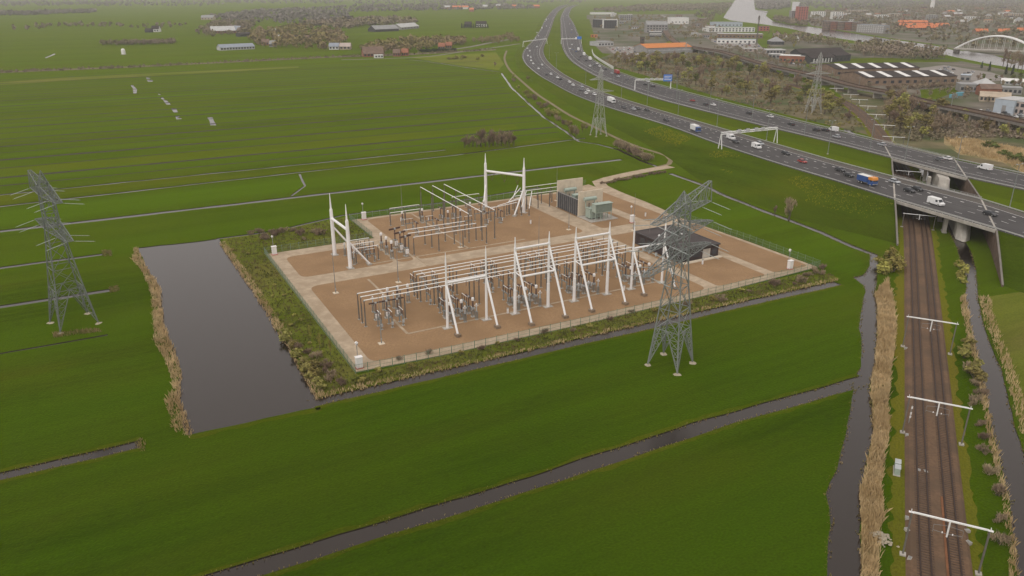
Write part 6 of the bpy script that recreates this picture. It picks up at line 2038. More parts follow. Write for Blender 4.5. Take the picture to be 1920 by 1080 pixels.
B('long barn with a bright pale roof in the central far meadow', (752, 56), (786, 53), 24, 5, 'wall grey', 'roof pale', 'gable', 7, rows=1, cols=6, cat='barn', name='barn')
B('black barn in a row of dark trees', (871, 51), (884, 51), 20, 6, 'wall black', 'roof black', 'gable', 6, rows=1, cols=3, cat='barn', name='barn')
B('black barn with white front in a row of dark trees', (892, 50), (912, 50), 18, 6, 'wall white', 'roof black', 'gable', 6, rows=1, cols=4, cat='barn', name='barn')
for i, (x, y, w) in enumerate(((830, 17, 14), (848, 17, 16), (866, 17, 12), (880, 22, 8), (930, 14, 8), (960, 15, 8), (1000, 15, 12), (905, 15, 9))):
    B('tiny pale house on the far horizon', (x, y), (x + w, y), 30, 8, R.choice(('wall white', 'brick red')), R.choice(('tile orange', 'roof brown', 'roof pale')), 'gable', 6, cat='house', name='house', group='houses on the far horizon')
o = thing('silo', 'small white silo standing alone in the far left pasture', 'silo', G(232, 102))
mb = MB(); mb.lathe([(2.6, 0), (2.8, 3), (2.6, 6), (1.6, 7.4), (0.4, 7.8)], 10); mb.build('tank', 'white paint', o)
mb = MB(); mb.box(-3, -3, -0.1, 3, 3, 0.3); mb.build('plinth', 'concrete', o)
# ------------------------------------------------------------------ vegetation
def cards(mb, c, rad3, n, size, rng, up=0.0, narrow=1.0, shell=0.55):
    for _ in range(n):
        while True:
            d = Vector((rng.uniform(-1, 1), rng.uniform(-1, 1), rng.uniform(-1, 1)))
            if 0.05 < d.length <= 1: break
        d = d.normalized() * (shell + (1 - shell) * rng.random()) * (0.85 + 0.3 * rng.random())
        p = Vector((c[0] + d.x * rad3[0], c[1] + d.y * rad3[1], c[2] + d.z * rad3[2]))
        nrm = (d + Vector((rng.uniform(-1, 1), rng.uniform(-1, 1), rng.uniform(-.6, 1))) * 0.8).normalized()
        if up:
            a = Vector((d.x * 0.5 + rng.uniform(-.3, .3), d.y * 0.5 + rng.uniform(-.3, .3), 1.0)).normalized()
        else:
            a = nrm.cross(Vector((rng.uniform(-1, 1), rng.uniform(-1, 1), rng.uniform(-1, 1)))).normalized()
        b = nrm.cross(a).normalized()
        s = size * rng.uniform(0.6, 1.4)
        a, b = a * s, b * (s * narrow)
        mb.add([p - a - b * 0.6, p - a * 0.2 + b, p + a + b * 0.3, p + a * 0.3 - b], [(0, 1, 2, 3)])

def tree_mesh(kind, seed):
    rng = random.Random(seed)
    tr, cr = MB(), MB()
    if kind == 'round':
        H = 9.0
        tr.tube((0, 0, -0.2), (rng.uniform(-.3, .3), rng.uniform(-.3, .3), H * 0.55), 0.26, 0.12, 6)
        for _ in range(9):
            t = rng.uniform(0, 6.28); r = rng.uniform(0.3, 2.2); z = H * rng.uniform(0.38, 0.88)
            c = (r * math.cos(t), r * math.sin(t), z)
            tr.tube((0, 0, H * rng.uniform(0.2, 0.45)), c, 0.10, 0.04, 4)
            k = rng.uniform(0.9, 1.7)
            cards(cr, c, (k, k, k * 0.9), 46, 0.32, rng)
    elif kind == 'bare':
        H = 9.0
        for _ in range(3):
            tr.tube((rng.uniform(-.5, .5), rng.uniform(-.5, .5), -0.2), (rng.uniform(-1, 1), rng.uniform(-1, 1), H * 0.6), 0.16, 0.06, 5)
        for _ in range(8):
            t = rng.uniform(0, 6.28); r = rng.uniform(0.2, 1.9); z = H * rng.uniform(0.35, 0.85)
            c = (r * math.cos(t), r * math.sin(t), z)
            tr.tube((0, 0, H * 0.2), c, 0.08, 0.03, 4)
            cards(cr, c, (1.3, 1.3, 1.7), 56, 0.62, rng, up=1, narrow=0.17, shell=0.1)
    elif kind == 'bush':
        for _ in range(6):
            tr.tube((rng.uniform(-.4, .4), rng.uniform(-.4, .4), -0.1), (rng.uniform(-1, 1), rng.uniform(-1, 1), 1.7), 0.05, 0.02, 4)
        for _ in range(8):
            t = rng.uniform(0, 6.28); r = rng.uniform(0.1, 1.3)
            k = rng.uniform(0.5, 0.9)
            cards(cr, (r * math.cos(t), r * math.sin(t), rng.uniform(0.6, 2.3)), (k, k, k), 44, 0.17, rng)
    elif kind == 'twigbush':
        for _ in range(8):
            tr.tube((rng.uniform(-.4, .4), rng.uniform(-.4, .4), -0.1), (rng.uniform(-1.2, 1.2), rng.uniform(-1.2, 1.2), 2.3), 0.05, 0.02, 4)
        for _ in range(8):
            t = rng.uniform(0, 6.28); r = rng.uniform(0.1, 1.3)
            cards(cr, (r * math.cos(t), r * math.sin(t), rng.uniform(0.7, 2.0)), (0.85, 0.85, 0.9), 52, 0.34, rng, up=1, narrow=0.2, shell=0.1)
    elif kind == 'conifer':
        H = 10.0
        tr.tube((0, 0, -0.2), (0, 0, H * 0.9), 0.2, 0.05, 5)
        for k in range(9):
            z = 1.2 + k * 0.98; w = 2.3 * (1 - k / 10.0)
            cards(cr, (0, 0, z), (w, w, 0.6), 44, 0.35, rng, shell=0.3)
    elif kind == 'poplar':
        H = 16.0
        tr.tube((0, 0, -0.2), (0, 0, H * 0.8), 0.3, 0.06, 6)
        for k in range(10):
            z = 6.0 + k * 1.0
            cards(cr, (rng.uniform(-.8, .8), rng.uniform(-.8, .8), z), (2.0, 2.0, 1.5), 46, 0.7, rng, up=1, narrow=0.17, shell=0.1)
    return tr, cr

HEIGHT = {'round': 9.0, 'bare': 9.5, 'bush': 3.0, 'twigbush': 3.0, 'conifer': 10.5, 'poplar': 16.5}
TM = {}
def plant(kind, leaf, p, h, label, group, cat='tree', name='tree', wide=1.0):
    v = R.randrange(4)
    k = (kind, leaf, v)
    if k not in TM:
        tr, cr = tree_mesh(kind, hash((kind, v)) % 9999 if False else (sum(map(ord, kind)) * 7 + v * 13))
        TM[k] = (tr.mesh('trunk', 'bark'), cr.mesh('crown', leaf))
    s = h / HEIGHT[kind]
    o = tag(obj(name, None, None, p, R.uniform(0, 6.28), (s * wide * R.uniform(.9, 1.15), s * wide * R.uniform(.9, 1.15), s)), label, cat, group)
    obj('trunk' if cat == 'tree' else 'stems', TM[k][0], o)
    obj('crown', TM[k][1], o)
    return o

def scatter(px, n, h0, h1, mix, group, cat='tree', name='tree', dmin=4.0, wide=1.0):
    """mix: list of (weight, kind, leaf, label)"""
    W_ = [G(*p) for p in px]
    x0, x1, y0, y1 = min(p.x for p in W_), max(p.x for p in W_), min(p.y for p in W_), max(p.y for p in W_)
    tot = sum(m[0] for m in mix)
    got, tries = [], 0
    while len(got) < n and tries < n * 60:
        tries += 1
        p = Vector((R.uniform(x0, x1), R.uniform(y0, y1), 0))
        if not inside(p, W_): continue
        if any(b[0] <= p.x <= b[1] and b[2] <= p.y <= b[3] and inside(p, b[4]) for b in boxes): continue
        if any((p - q).length < dmin for q in got): continue
        got.append(p)
        r = R.uniform(0, tot)
        for w, kind, leaf, lab in mix:
            r -= w
            if r <= 0: break
        plant(kind, leaf, p, R.uniform(h0, h1), lab, group, cat, name, wide)

GW = 'trees of the wood beyond the motorway'
mixw = [(5, 'round', 'olive leaves', 'olive green leafing tree in the wood beyond the motorway'), (3, 'bare', 'bare twigs', 'brown bare tree in the wood beyond the motorway'), (1, 'round', 'green leaves', 'fresh green tree in the wood beyond the motorway')]
scatter([(1150, 116), (1200, 134), (1270, 156), (1350, 178), (1452, 203), (1545, 226), (1592, 228), (1560, 185), (1500, 158), (1420, 132), (1340, 106), (1290, 110), (1230, 112), (1190, 112)], 125, 7, 13, mixw, GW, dmin=5.5, wide=1.3)
mixr = [(5, 'round', 'olive leaves', 'olive green leafing tree beside the railway beyond the far bridge'), (3, 'bare', 'bare twigs', 'brown bare tree beside the railway beyond the far bridge')]
scatter([(1670, 185), (1740, 202), (1772, 214), (1778, 240), (1762, 262), (1700, 258), (1668, 232), (1650, 205)], 34, 8, 13, mixr, 'trees beyond the far bridge', dmin=4.5, wide=1.25)
scatter([(1775, 214), (1920, 240), (1930, 262), (1860, 256), (1780, 242)], 26, 4, 8, [(3, 'bare', 'bare twigs', 'brown bare tree below the railway viaduct'), (2, 'round', 'olive leaves', 'olive tree below the railway viaduct')], 'trees below the viaduct', dmin=5)
for px in [(1845, 276), (1856, 278), (1866, 280), (1880, 292), (1892, 295), (1905, 300), (1916, 305), (1928, 310), (1895, 301), (1910, 296)]:
    plant('bush', 'green leaves', G(*px), R.uniform(3, 4.6), 'dark green thicket shrub among the reeds beyond the far carriageway', 'green shrubs among the reeds', 'shrub', 'shrub', 1.5)
# copse on the polder ditch and hedge along the cycle path
for k in range(13):
    x = 872 + k * 7.6
    p = G(x, 277 - 0.03 * (x - 870) + R.uniform(-2, 1))
    plant('bare', 'bare twigs', p, R.uniform(8.0, 11.5) if 3 < k < 12 else R.uniform(5, 7.5), 'brown bare tree in the small copse on the polder ditch', 'copse on the polder ditch', wide=1.15)
hedge_px = [(965, 158), (975, 170), (985, 178), (992, 185), (1000, 192), (1008, 200), (1016, 206), (1024, 213), (1032, 219), (1040, 224), (1048, 230), (1056, 235), (1064, 241), (1070, 246), (1040, 218), (1020, 203), (1000, 185)]
for px in hedge_px:
    lf = R.choice(('bare twigs', 'bare twigs', 'olive leaves'))
    plant('twigbush' if lf == 'bare twigs' else 'bush', lf, G(px[0] + R.uniform(-3, 3), px[1] - 3 + R.uniform(-2, 2)), R.uniform(3, 4.5), '%s shrub in the hedge along the ditch below the cycle path' % ('brown twiggy' if lf == 'bare twigs' else 'olive'), 'hedge along the cycle path', 'shrub', 'shrub', 1.3)
for px, h, kind, lf, lab in (((1080, 258), 8, 'bare', 'bare twigs', 'brown bare tree where the ditches meet by the hedge'), ((1072, 256), 6.5, 'round', 'olive leaves', 'olive tree beside the bare tree at the ditch corner'), ((1092, 248), 6, 'round', 'olive leaves', 'olive tree behind the ditch corner'),
                             ((1100, 244), 5, 'bare', 'bare twigs', 'thin bare tree at the foot of the slender pylon'), ((962, 148), 6, 'round', 'olive leaves', 'olive bushy tree where the path bends'), ((990, 152), 6, 'round', 'olive leaves', 'olive bushy tree on the path verge below the motorway bend'),
                             ((928, 125), 6, 'bare', 'bare twigs', 'bare tree in the marsh corner'), ((1478, 412), 9.5, 'bare', 'bare twigs', 'pale bare tree on the motorway slope by the ditch'), ((1452, 402), 4.0, 'bare', 'bare twigs', 'low bare tree left of the pale bare tree on the slope')):
    plant(kind, lf, G(*px), h, lab, 'single trees by the ditches')
for k in range(12):
    t = k / 11
    p = G(1160 + 52 * t, 276 + 26 * t - 3 * R.random())
    plant('twigbush', 'bare twigs', p, R.uniform(3.5, 5.2), 'brown twiggy shrub in the thick hedge before the path bend', 'thick hedge before the path bend', 'shrub', 'shrub', 1.4)
for k in range(26):
    t = k / 25
    p = G(1128 + 118 * t, 345 - 22 * t + R.uniform(-1.5, 1.5))
    plant('twigbush', 'bare twigs', p, R.uniform(0.9, 1.8), 'low brown bramble beside the access road', 'brambles beside the access road', 'shrub', 'shrub', 1.5)
# shrubs round pond, yard and channels
def shrubs(lst, kind, leaf, h0, h1, label, group, wide=1.3, jit=0.5):
    for px in lst:
        p = G(*px); p.x += R.uniform(-jit, jit); p.y += R.uniform(-jit, jit)
        plant(kind, leaf, p, R.uniform(h0, h1), label, group, 'shrub', 'shrub', wide)
shrubs([(528, 628), (536, 640), (548, 652), (557, 668), (568, 682), (580, 694), (592, 706), (600, 722), (606, 732), (586, 712), (576, 700), (596, 690)], 'bush', 'olive leaves', 1.5, 2.9, 'olive green shrub on the bank between pond and yard', 'shrubs on the pond bank')
shrubs([(560, 655), (575, 665), (590, 672), (612, 700), (622, 712), (612, 690), (640, 722)], 'twigbush', 'bare twigs', 1.6, 3.0, 'brown twiggy shrub between pond and yard corner', 'shrubs on the pond bank')
shrubs([(470, 440), (485, 438), (495, 446), (506, 438), (520, 440), (535, 436), (550, 434), (500, 450), (565, 440), (585, 436), (600, 440), (572, 450)], 'twigbush', 'bare twigs', 1.4, 2.8, 'brown shrub on the rough ground behind the pond corner of the yard', 'shrubs behind the yard', 1.6)
shrubs([(430, 470), (455, 480), (520, 540), (545, 590), (480, 500), (500, 560), (560, 610), (590, 640), (570, 600), (535, 560), (610, 660)], 'bush', 'yellow leaves', 0.6, 1.2, 'low yellowish shrub on the rough bank beside the pond', 'low shrubs beside the pond', 1.5, 2)
shrubs([(1652, 498), (1662, 505), (1672, 510), (1660, 515), (1672, 495), (1680, 505), (1665, 485), (1655, 512)], 'bush', 'yellow leaves', 3.0, 5.0, 'yellowish willow shrub between channel and railway near the bridge', 'willows near the bridge', 1.2)
shrubs([(1798, 500), (1803, 512), (1796, 520), (1801, 530), (1806, 520)], 'bush', 'yellow leaves', 2.0, 3.4, 'yellow brown shrub by the channel mouth under the bridge', 'shrubs at the channel mouth', 1.2)
shrubs([(1806, 660), (1812, 672), (1818, 690), (1824, 706), (1815, 650), (1826, 715)], 'bush', 'olive leaves', 2.2, 3.4, 'olive shrub on the bank between railway and right hand channel', 'shrubs between railway and right channel', 1.3)
shrubs([(1820, 700), (1828, 722), (1836, 740), (1840, 800), (1848, 850), (1856, 890), (1862, 925), (1870, 980), (1880, 1020), (1830, 760), (1845, 825)], 'twigbush', 'bare twigs', 1.4, 2.8, 'brown twiggy shrub between railway and right hand channel', 'shrubs between railway and right channel', 1.4)
shrubs([(760, 680), (800, 668), (900, 655), (960, 640), (1020, 630), (1080, 618), (1150, 600), (1190, 590), (1300, 570), (1345, 560), (1400, 545), (1450, 532), (1480, 530), (1520, 520), (1540, 518)], 'twigbush', 'bare twigs', 0.9, 2.0, 'low brown shrub on the strip between yard and moat', 'shrubs between yard and moat', 1.7, 2)
shrubs([(720, 700), (760, 692), (850, 668), (930, 650), (1100, 612), (1240, 585), (1380, 552), (1340, 566), (680, 715)], 'bush', 'yellow leaves', 0.8, 1.6, 'low yellow green shrub on the strip between yard and moat', 'shrubs between yard and moat', 1.7, 2)
shrubs([(1500, 530), (1455, 535), (1525, 512), (1545, 505)], 'twigbush', 'bare twigs', 1.8, 2.8, 'brown shrub by the far front corner of the yard', 'shrubs by the far yard corner', 1.3)
# slim young trees with pale trunks by the yard corner
for px in ((600, 655), (582, 640), (620, 668)):
    plant('poplar', 'yellow leaves', G(*px), 4.5, 'slim young tree with pale trunk on the pond side of the yard', 'slim young trees by the yard', wide=0.7)
LATE = [('brown and olive trees between the business park buildings', [(1105, 32), (1210, 28), (1330, 40), (1420, 84), (1300, 76), (1200, 78), (1120, 82)], 190, 8, 'far wood olive', 1.7),
        ('bushes and small trees around the sheds by the viaduct', [(1300, 82), (1440, 92), (1520, 124), (1640, 146), (1800, 160), (1930, 190), (1930, 205), (1740, 182), (1560, 154), (1420, 114)], 170, 6, 'far wood brown', 1.6),
        ('dark brown hedge line along the far polder canal', [(-60, 137), (250, 125), (480, 114), (620, 107), (760, 102), (930, 92), (930, 94), (760, 104), (620, 109), (480, 116), (250, 127.5), (-60, 140)], 420, 3.0, 'far wood brown', 1.8)]
# river side, business park, town edge
mr = [(6, 'bare', 'bare twigs', 'brown bare tree in the belt along the river'), (2, 'round', 'olive leaves', 'olive tree in the belt along the river')]
LATE.append(('brown belt of bare trees between sheds and river', [(1595, 95), (1640, 82), (1690, 90), (1745, 94), (1772, 104), (1780, 112), (1700, 113), (1620, 110)], 150, 13, 'far wood brown', 1.7))
LATE.append(('brown trees around the small houses by the river bend', [(1455, 72), (1500, 66), (1545, 76), (1590, 84), (1585, 95), (1520, 82), (1470, 84)], 70, 11, 'far wood brown', 1.7))
LATE.append(('brown trees on the spit of land in the river basin', [(1438, 44), (1452, 34), (1490, 42), (1512, 48), (1512, 56), (1470, 50)], 90, 12, 'far wood brown', 2.0))
LATE.append(('brown reed island lying in the river basin', [(1372, 30), (1412, 35), (1408, 38), (1372, 35)], 60, 7, 'far wood brown', 2.0))
for k in range(8):
    plant('poplar', 'bare twigs', G(1880 + k * 7, 126 + k * 1.6), R.uniform(17, 21), 'tall bare tree in the row on the near river bank', 'row of tall trees on the river bank', wide=1.2)
for px in ((1885, 140), (1897, 142), (1854, 134), (1840, 128)):
    plant('conifer', 'evergreen leaves', G(*px), R.uniform(8, 13), 'dark pointed evergreen on the near river bank', 'evergreens on the river bank')
scatter([(1820, 150), (1920, 150), (1925, 170), (1840, 160)], 16, 5, 9, [(1, 'round', 'green leaves', 'green garden tree at the right edge'), (1, 'bare', 'bare twigs', 'bare garden tree at the right edge')], 'garden trees at the right edge', dmin=8)
for k in range(18):
    plant('twigbush', 'bare twigs', G(1664 + k * 7.2, 168 - k * 0.35), R.uniform(3.5, 5), 'rusty brown shrub in the hedge below the skylight shed', 'hedge below the skylight shed', 'shrub', 'shrub', 1.4)
scatter([(1300, 92), (1420, 118), (1520, 136), (1500, 126), (1420, 106), (1340, 88)], 10, 4, 7, [(1, 'bare', 'bare twigs', 'small bare tree between viaduct and business park')], 'trees along the viaduct', dmin=8)
scatter([(1155, 30), (1210, 42), (1210, 58), (1160, 56)], 14, 6, 9, [(1, 'round', 'olive leaves', 'olive tree between the business park offices')], 'trees of the business park', dmin=14)
scatter([(1140, 104), (1200, 110), (1215, 122), (1175, 124)], 18, 5, 8, [(1, 'bare', 'bare twigs', 'brown tree beside the warehouse car park'), (1, 'round', 'yellow leaves', 'yellowish tree beside the warehouse car park')], 'trees of the business park', dmin=6)
LATE.append(('brown trees along the railway curve', [(1262, 66), (1330, 34), (1340, 36), (1290, 72)], 60, 9, 'far wood brown', 1.7))
scatter([(1440, 60), (1500, 72), (1490, 92), (1440, 84)], 18, 6, 10, [(1, 'round', 'olive leaves', 'olive tree around the grey hip roofed hall')], 'trees of the business park', dmin=12)
# hamlets on the left
mh = [(4, 'bare', 'bare twigs', 'brown bare tree of the hamlet'), (2, 'round', 'olive leaves', 'olive tree of the hamlet'), (1, 'round', 'yellow leaves', 'yellowish tree of the hamlet')]
LATE.append(('brown and olive trees around the hamlet houses', [(470, 64), (560, 52), (640, 62), (660, 88), (600, 96), (500, 92), (470, 84)], 260, 13, 'far wood olive', 2.0))
mf = [(4, 'bare', 'bare twigs', 'brown bare tree around the road farms'), (2, 'round', 'olive leaves', 'olive tree around the road farms'), (1, 'round', 'yellow leaves', 'yellowish tree around the road farms')]
LATE.append(('brown and olive trees around the farms on the country road', [(672, 92), (760, 78), (860, 76), (880, 84), (800, 96), (700, 103)], 220, 11, 'far wood olive', 2.0))
LATE.append(('olive trees between country road and motorway', [(880, 80), (960, 66), (975, 78), (930, 84)], 80, 8, 'far wood olive', 1.7))
LATE.append(('brown bare trees around the left farm', [(360, 66), (400, 44), (480, 44), (470, 66), (398, 70)], 170, 12, 'far wood brown', 2.0))
LATE.append(('straight brown tree belt on the far left pasture', [(192, 86), (330, 83), (330, 80), (192, 82)], 130, 8, 'far wood brown', 1.6))
for k in range(12):
    plant('conifer', 'evergreen leaves', G(866 + k * 4.4, 53), R.uniform(9, 13), 'dark evergreen in the row by the black barns', 'evergreens by the black barns', wide=1.3)
for k in range(16):
    plant('bush', 'evergreen leaves', G(790 + k * 4.0, 98 - 0.12 * k), R.uniform(4, 5.5), 'dark green shrub in the clipped hedge along the country road', 'dark hedge along the country road', 'shrub', 'shrub', 1.6)
for k in range(10):
    plant('bush', 'olive leaves', G(R.uniform(835, 905), R.uniform(106, 116)), R.uniform(3, 4), 'olive willow shrub in the marsh corner', 'willows of the marsh corner', 'shrub', 'shrub', 2.0)

# distant woods that read as one mass
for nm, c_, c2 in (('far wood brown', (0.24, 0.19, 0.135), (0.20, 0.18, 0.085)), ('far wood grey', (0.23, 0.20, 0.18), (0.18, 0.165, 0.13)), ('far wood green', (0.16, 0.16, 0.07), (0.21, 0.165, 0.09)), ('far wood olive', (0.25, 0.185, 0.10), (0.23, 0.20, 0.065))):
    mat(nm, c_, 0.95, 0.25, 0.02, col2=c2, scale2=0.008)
def far_wood(label, px, n, h, material, size=2.6, nc=15):
    W_ = [G(*p) for p in px]
    x0, x1, y0, y1 = min(p.x for p in W_), max(p.x for p in W_), min(p.y for p in W_), max(p.y for p in W_)
    mb = MB(); got = tries = 0
    while got < n and tries < n * 40:
        tries += 1
        p = Vector((R.uniform(x0, x1), R.uniform(y0, y1), 0))
        if not inside(p, W_): continue
        if any(b[0] <= p.x <= b[1] and b[2] <= p.y <= b[3] and inside(p, b[4]) for b in boxes): continue
        got += 1
        hh = h * R.uniform(0.6, 1.15)
        mb.tube((p.x, p.y, 0), (p.x, p.y, hh * 0.6), 0.3, 0.15, 3, cap=False)
        k = hh * R.uniform(0.42, 0.6)
        cards(mb, (p.x, p.y, hh * 0.58), (k, k, hh * 0.42), nc, size * hh / 12 * (0.75 if nc > 20 else 1), R, shell=0.4)
    o = mb.build('far_woodland', material)
    return tag(o, label, 'woodland', kind='stuff')
for a_ in LATE:
    far_wood(*a_, nc=34)
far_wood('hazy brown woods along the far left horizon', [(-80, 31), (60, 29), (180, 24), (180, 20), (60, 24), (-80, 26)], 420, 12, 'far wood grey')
far_wood('hazy tree rows in the far left meadows', [(20, 60), (120, 52), (330, 54), (350, 46), (120, 46), (20, 50)], 70, 9, 'far wood brown')
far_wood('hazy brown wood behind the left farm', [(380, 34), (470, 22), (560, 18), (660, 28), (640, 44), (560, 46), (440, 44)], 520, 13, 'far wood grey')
far_wood('brown wood behind the hamlet', [(560, 46), (700, 36), (780, 40), (780, 48), (700, 50), (640, 56)], 320, 13, 'far wood brown')
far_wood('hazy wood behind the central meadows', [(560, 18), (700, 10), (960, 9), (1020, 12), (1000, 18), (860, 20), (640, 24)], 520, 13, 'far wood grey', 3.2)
far_wood('hazy brown wood behind the business park', [(1110, 20), (1200, 12), (1370, 8), (1368, 16), (1300, 21), (1150, 24)], 700, 13, 'far wood brown')
far_wood('brown woods along the upper river', [(1360, 26), (1376, 8), (1352, 7), (1300, 30), (1322, 38)], 200, 11, 'far wood green')
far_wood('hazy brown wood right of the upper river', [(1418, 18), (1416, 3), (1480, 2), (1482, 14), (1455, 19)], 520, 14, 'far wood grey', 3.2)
far_wood('trees and gardens spread through the distant town', [(1500, 48), (1500, 30), (1560, 18), (1700, 10), (1940, 8), (2100, 30), (2050, 110), (1930, 104), (1890, 98), (1800, 88), (1740, 78), (1650, 64), (1600, 54)], 2600, 10, 'far wood brown')
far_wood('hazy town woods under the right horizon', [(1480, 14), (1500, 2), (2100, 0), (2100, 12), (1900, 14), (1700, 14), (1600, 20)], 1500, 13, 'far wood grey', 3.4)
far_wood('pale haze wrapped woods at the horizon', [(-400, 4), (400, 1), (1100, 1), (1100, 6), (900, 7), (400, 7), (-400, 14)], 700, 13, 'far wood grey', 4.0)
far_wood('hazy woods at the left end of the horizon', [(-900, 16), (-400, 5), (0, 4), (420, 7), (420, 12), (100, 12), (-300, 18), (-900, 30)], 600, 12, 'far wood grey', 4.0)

# brushwood under and between the trees
def brush(label, px, n, h, material, size):
    W_ = [G(*p) for p in px]
    x0, x1, y0, y1 = min(p.x for p in W_), max(p.x for p in W_), min(p.y for p in W_), max(p.y for p in W_)
    mb = MB(); got = 0
    while got < n:
        p = Vector((R.uniform(x0, x1), R.uniform(y0, y1), 0))
        if not inside(p, W_): continue
        if any(b[0] <= p.x <= b[1] and b[2] <= p.y <= b[3] and inside(p, b[4]) for b in boxes): continue
        q, _i = nearest_on(RCP, p)
        if (q - p).length < 7: got += 1; continue
        got += 1
        hh = h * (0.6 + 0.9 * max(0, noise.noise(p * 0.03) + 0.3)) * R.uniform(0.6, 1.2)
        cards(mb, (p.x, p.y, hh * 0.45), (hh * 0.8, hh * 0.8, hh * 0.55), 12, size, R, shell=0.3)
    tag(mb.build('brushwood', material), label, 'brushwood', kind='stuff')
WP_ = [(1112, 117), (1180, 134), (1262, 158), (1342, 183), (1452, 211), (1560, 238), (1636, 256), (1600, 218), (1560, 182), (1500, 152), (1420, 124), (1340, 101), (1250, 100), (1160, 100)]
brush('olive brushwood under the wood beyond the motorway', WP_, 950, 2.6, 'far wood olive', 0.5)
brush('brown brushwood under the wood beyond the motorway', WP_, 700, 2.2, 'far wood brown', 0.5)
brush('brown brushwood between railway and viaduct', [(1650, 215), (1690, 190), (1760, 205), (1930, 240), (1930, 262), (1860, 258), (1780, 262), (1700, 266), (1665, 250)], 900, 2.6, 'far wood brown', 0.55)
# ------------------------------------------------------------------ reeds and tufts on the banks
def blades(mb, p, n, h, spread, w, rng, lean=0.25):
    for _ in range(n):
        x, y = p.x + rng.uniform(-spread, spread), p.y + rng.uniform(-spread, spread)
        t = rng.uniform(0, 6.28); hh = h * rng.uniform(0.6, 1.15)
        dx, dy = math.cos(t) * w, math.sin(t) * w
        lx, ly = rng.gauss(0, lean) * hh, rng.gauss(0, lean) * hh
        mb.add([(x - dx, y - dy, p.z - 0.1), (x + dx, y + dy, p.z - 0.1), (x + dx * 0.7 + lx * .5, y + dy * 0.7 + ly * .5, p.z + hh * 0.65), (x + lx, y + ly, p.z + hh)], [(0, 1, 2, 3)])

def reed_area(label, polys, dens, h, material='reed straw', name='reeds', w=0.09, z=0.0):
    mb = MB()
    for px in polys:
        W_ = px
        x0, x1, y0, y1 = min(p.x for p in W_), max(p.x for p in W_), min(p.y for p in W_), max(p.y for p in W_)
        area = abs(sum(W_[i - 1].x * W_[i].y - W_[i].x * W_[i - 1].y for i in range(len(W_)))) / 2
        want = int(area * dens); got = tries = 0
        while got < want and tries < want * 30:
            tries += 1
            p = Vector((R.uniform(x0, x1), R.uniform(y0, y1), z))
            if not inside(p, W_): continue
            got += 1
            k = 0.75 + 0.5 * noise.noise(p * 0.22)
            blades(mb, p, 2, h * k, 0.25, w, R, 0.22)
    return tag(mb.build(name, material), label, 'reeds', kind='stuff')

rr_px = [(1665, 525), (1680, 600), (1677, 650), (1670, 700), (1664, 760), (1668, 810), (1658, 850), (1652, 920), (1658, 960), (1648, 1000), (1646, 1080), (1640, 1180)]
bank = [G(*p) for p in chan_r[2:]] + [G(*p) for p in reversed(rr_px)]
sheet('reed_bank', [bank], 0.012, 'straw ground')
reed_area('dense straw coloured reeds between channel and railway', [bank], 11, 1.9)
pl_out = [Y(-38.0, -12.0), Y(-40.2, -8), Y(-40.6, 5), Y(-38.2, 12), Y(-38.4, 26), Y(-39.8, 40), Y(-38.6, 56), Y(-37.2, 80), Y(-38.4, 100), Y(-40.2, 112), Y(-38.8, 124)]
pl_in = [Y(-37.6, 124), Y(-36.6, 100), Y(-34.8, 80), Y(-36.6, 50), Y(-35.8, 20), Y(-37.8, 5), Y(-37.2, -10.5)]
reed_area('straw coloured reeds along the pasture side of the pond', [pl_out + pl_in], 9, 1.6, z=-0.3)
reed_area('thin straw reeds along the yard side of the pond', [[Y(-11.9, -9.5), Y(-9.6, -7.5), Y(-9.2, 20), Y(-8.9, 60), Y(-10.0, 118), Y(-12.0, 118), Y(-11.2, 60), Y(-11.2, 20)]], 7, 1.1, z=-0.2)
reed_area('straw reeds along the yard side of the moat', [[Y(-11, -8.9), Y(42, -9.9), Y(100, -10.8), Y(148, -12.0), Y(148, -10.2), Y(100, -9.2), Y(42, -8.2), Y(-11, -6.8)]], 6, 0.9, z=-0.1)
rk = [(1800, 560), (1812, 627), (1828, 690), (1850, 805), (1864, 872), (1878, 930), (1890, 1010), (1893, 1100)]
reed_area('brown reeds between railway and right hand channel', [[G(*p) for p in rk] + [G(*p) for p in reversed(rc_l[3:-1])]], 8, 1.7)
reed_area('straw reeds on the outer bank of the right hand channel', [[G(*p) for p in [(1836, 556), (1842, 590), (1852, 622), (1868, 660), (1884, 700), (1896, 745), (1915, 820), (1940, 820), (1916, 740), (1900, 690), (1880, 640), (1862, 590), (1856, 556)]]], 3, 1.3)
reed_area('scattered straw reeds in the marsh beyond the far carriageway', [[G(*p) for p in [(1770, 256), (1830, 263), (1930, 283), (1930, 328), (1880, 303), (1800, 288)]]], 1.2, 2.2, w=0.22)
reed_area('rushes at the ends of the short pasture ditches', [[G(*p) for p in q] for q in ([(192, 470), (208, 470), (210, 480), (194, 482)], [(205, 538), (222, 536), (224, 546), (207, 550)], [(255, 824), (270, 824), (272, 846), (262, 848)], [(100, 624), (185, 616), (190, 622), (100, 634)])], 8, 0.8, 'dry tuft')
mb = MB(); mb2 = MB()
for line, kind in fringe:
    for p in lin(line, 0.45):
        if p.y > 430 or p.y < 20: continue
        tgt = mb if kind == 'dry' else mb2
        if noise.noise(Vector((p.x * 0.15, p.y * 0.15, 9))) < -0.28: continue
        q = Vector((p.x + R.uniform(-.5, .5), p.y + R.uniform(-.5, .5), -0.05))
        blades(tgt, q, 2, R.uniform(0.12, 0.35), 0.25, 0.10, R, 0.3)
tag(mb.build('bank_grass', 'dry tuft'), 'yellowish tufts of grass on the ditch banks', 'grass', kind='stuff')
tag(mb2.build('bank_grass', 'wet tuft'), 'olive tufts of grass along the ditch below the motorway', 'grass', kind='stuff')
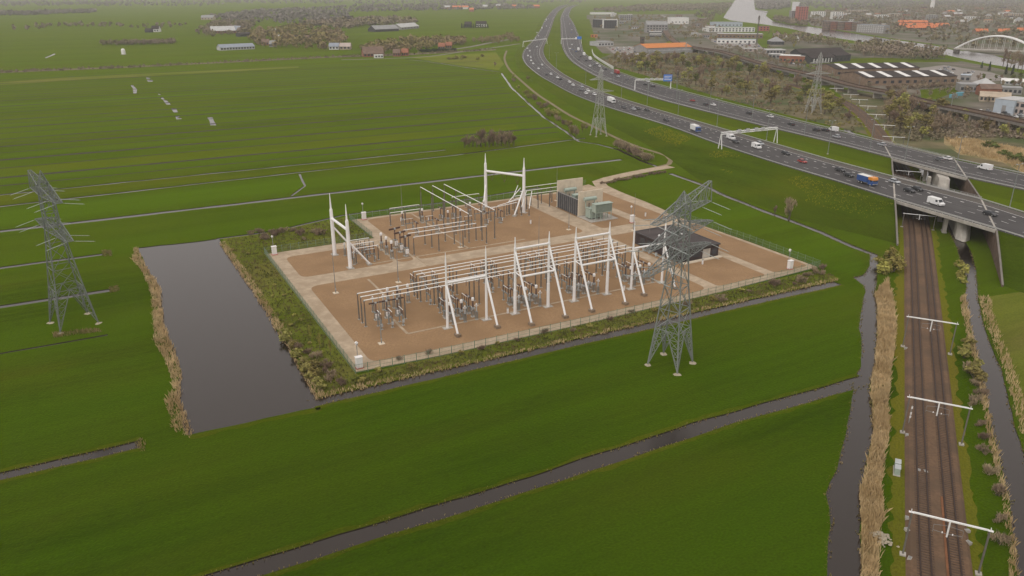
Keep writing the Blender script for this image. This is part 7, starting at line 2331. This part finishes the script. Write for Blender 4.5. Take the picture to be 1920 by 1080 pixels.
# rough herbage on the ground around the yard
mb = MB()
for poly, n_ in (([Y(-9.5, -7), Y(-9.3, 120), Y(0, 120), Y(37, 127), Y(37, 98), Y(-1, 98), Y(-1, -3)], 2600), ([Y(-1, -3.2), Y(150, -3.4), Y(150, -10.5), Y(60, -9), Y(-9, -7)], 2200)):
    x0, x1, y0, y1 = min(p.x for p in poly), max(p.x for p in poly), min(p.y for p in poly), max(p.y for p in poly)
    got = 0
    while got < n_:
        p = Vector((R.uniform(x0, x1), R.uniform(y0, y1), 0.02))
        if not inside(p, poly): continue
        got += 1
        blades(mb, p, 2, R.uniform(0.25, 0.8), 0.3, 0.16, R, 0.3)
tag(mb.build('rough_herbage', 'wet tuft'), 'rough olive herbage around the switchyard', 'grass', kind='stuff')
# yellow flowers on the motorway slope
mat('yellow flowers', (0.36, 0.31, 0.014), 0.9, 0.2, 1.0)
mb = MB()
for i in range(len(crest) - 1):
    if crest[i].y > 620: continue
    for _ in range(520):
        t, f = R.random(), R.random()
        p = crest[i].lerp(crest[i + 1], f).lerp(tz[i].lerp(tz[i + 1], f), t)
        p.z += 0.35 * (1 - abs(2 * t - 1))
        if noise.noise(Vector((p.x * 0.045, p.y * 0.045, 5.5))) < 0.16 or not (0.1 < t < 0.62): continue
        blades(mb, p, 2, 0.4, 0.7, 0.085, R, 0.3)
tag(mb.build('yellow_flowers', 'yellow flowers'), 'yellow flowers scattered on the motorway slope', 'flowers', kind='stuff')

# ------------------------------------------------------------------ haze
hz_ = bpy.data.materials.new('haze air'); hz_.use_nodes = True
n, l = hz_.node_tree.nodes, hz_.node_tree.links
n.remove(n['Principled BSDF'])
pv = n.new('ShaderNodeVolumePrincipled')
pv.inputs['Color'].default_value = (0.93, 0.92, 0.93, 1)
pv.inputs['Density'].default_value = 1.0e-4
pv.inputs['Anisotropy'].default_value = 0.1
l.new(pv.outputs[0], n['Material Output'].inputs['Volume'])
MATS['haze air'] = hz_
mb = MB(); mb.box(-7600, -700, -2.3, 7600, 9500, 92)
tag(mb.build('haze', 'haze air'), 'thin pale haze over the whole landscape', 'haze', kind='stuff')
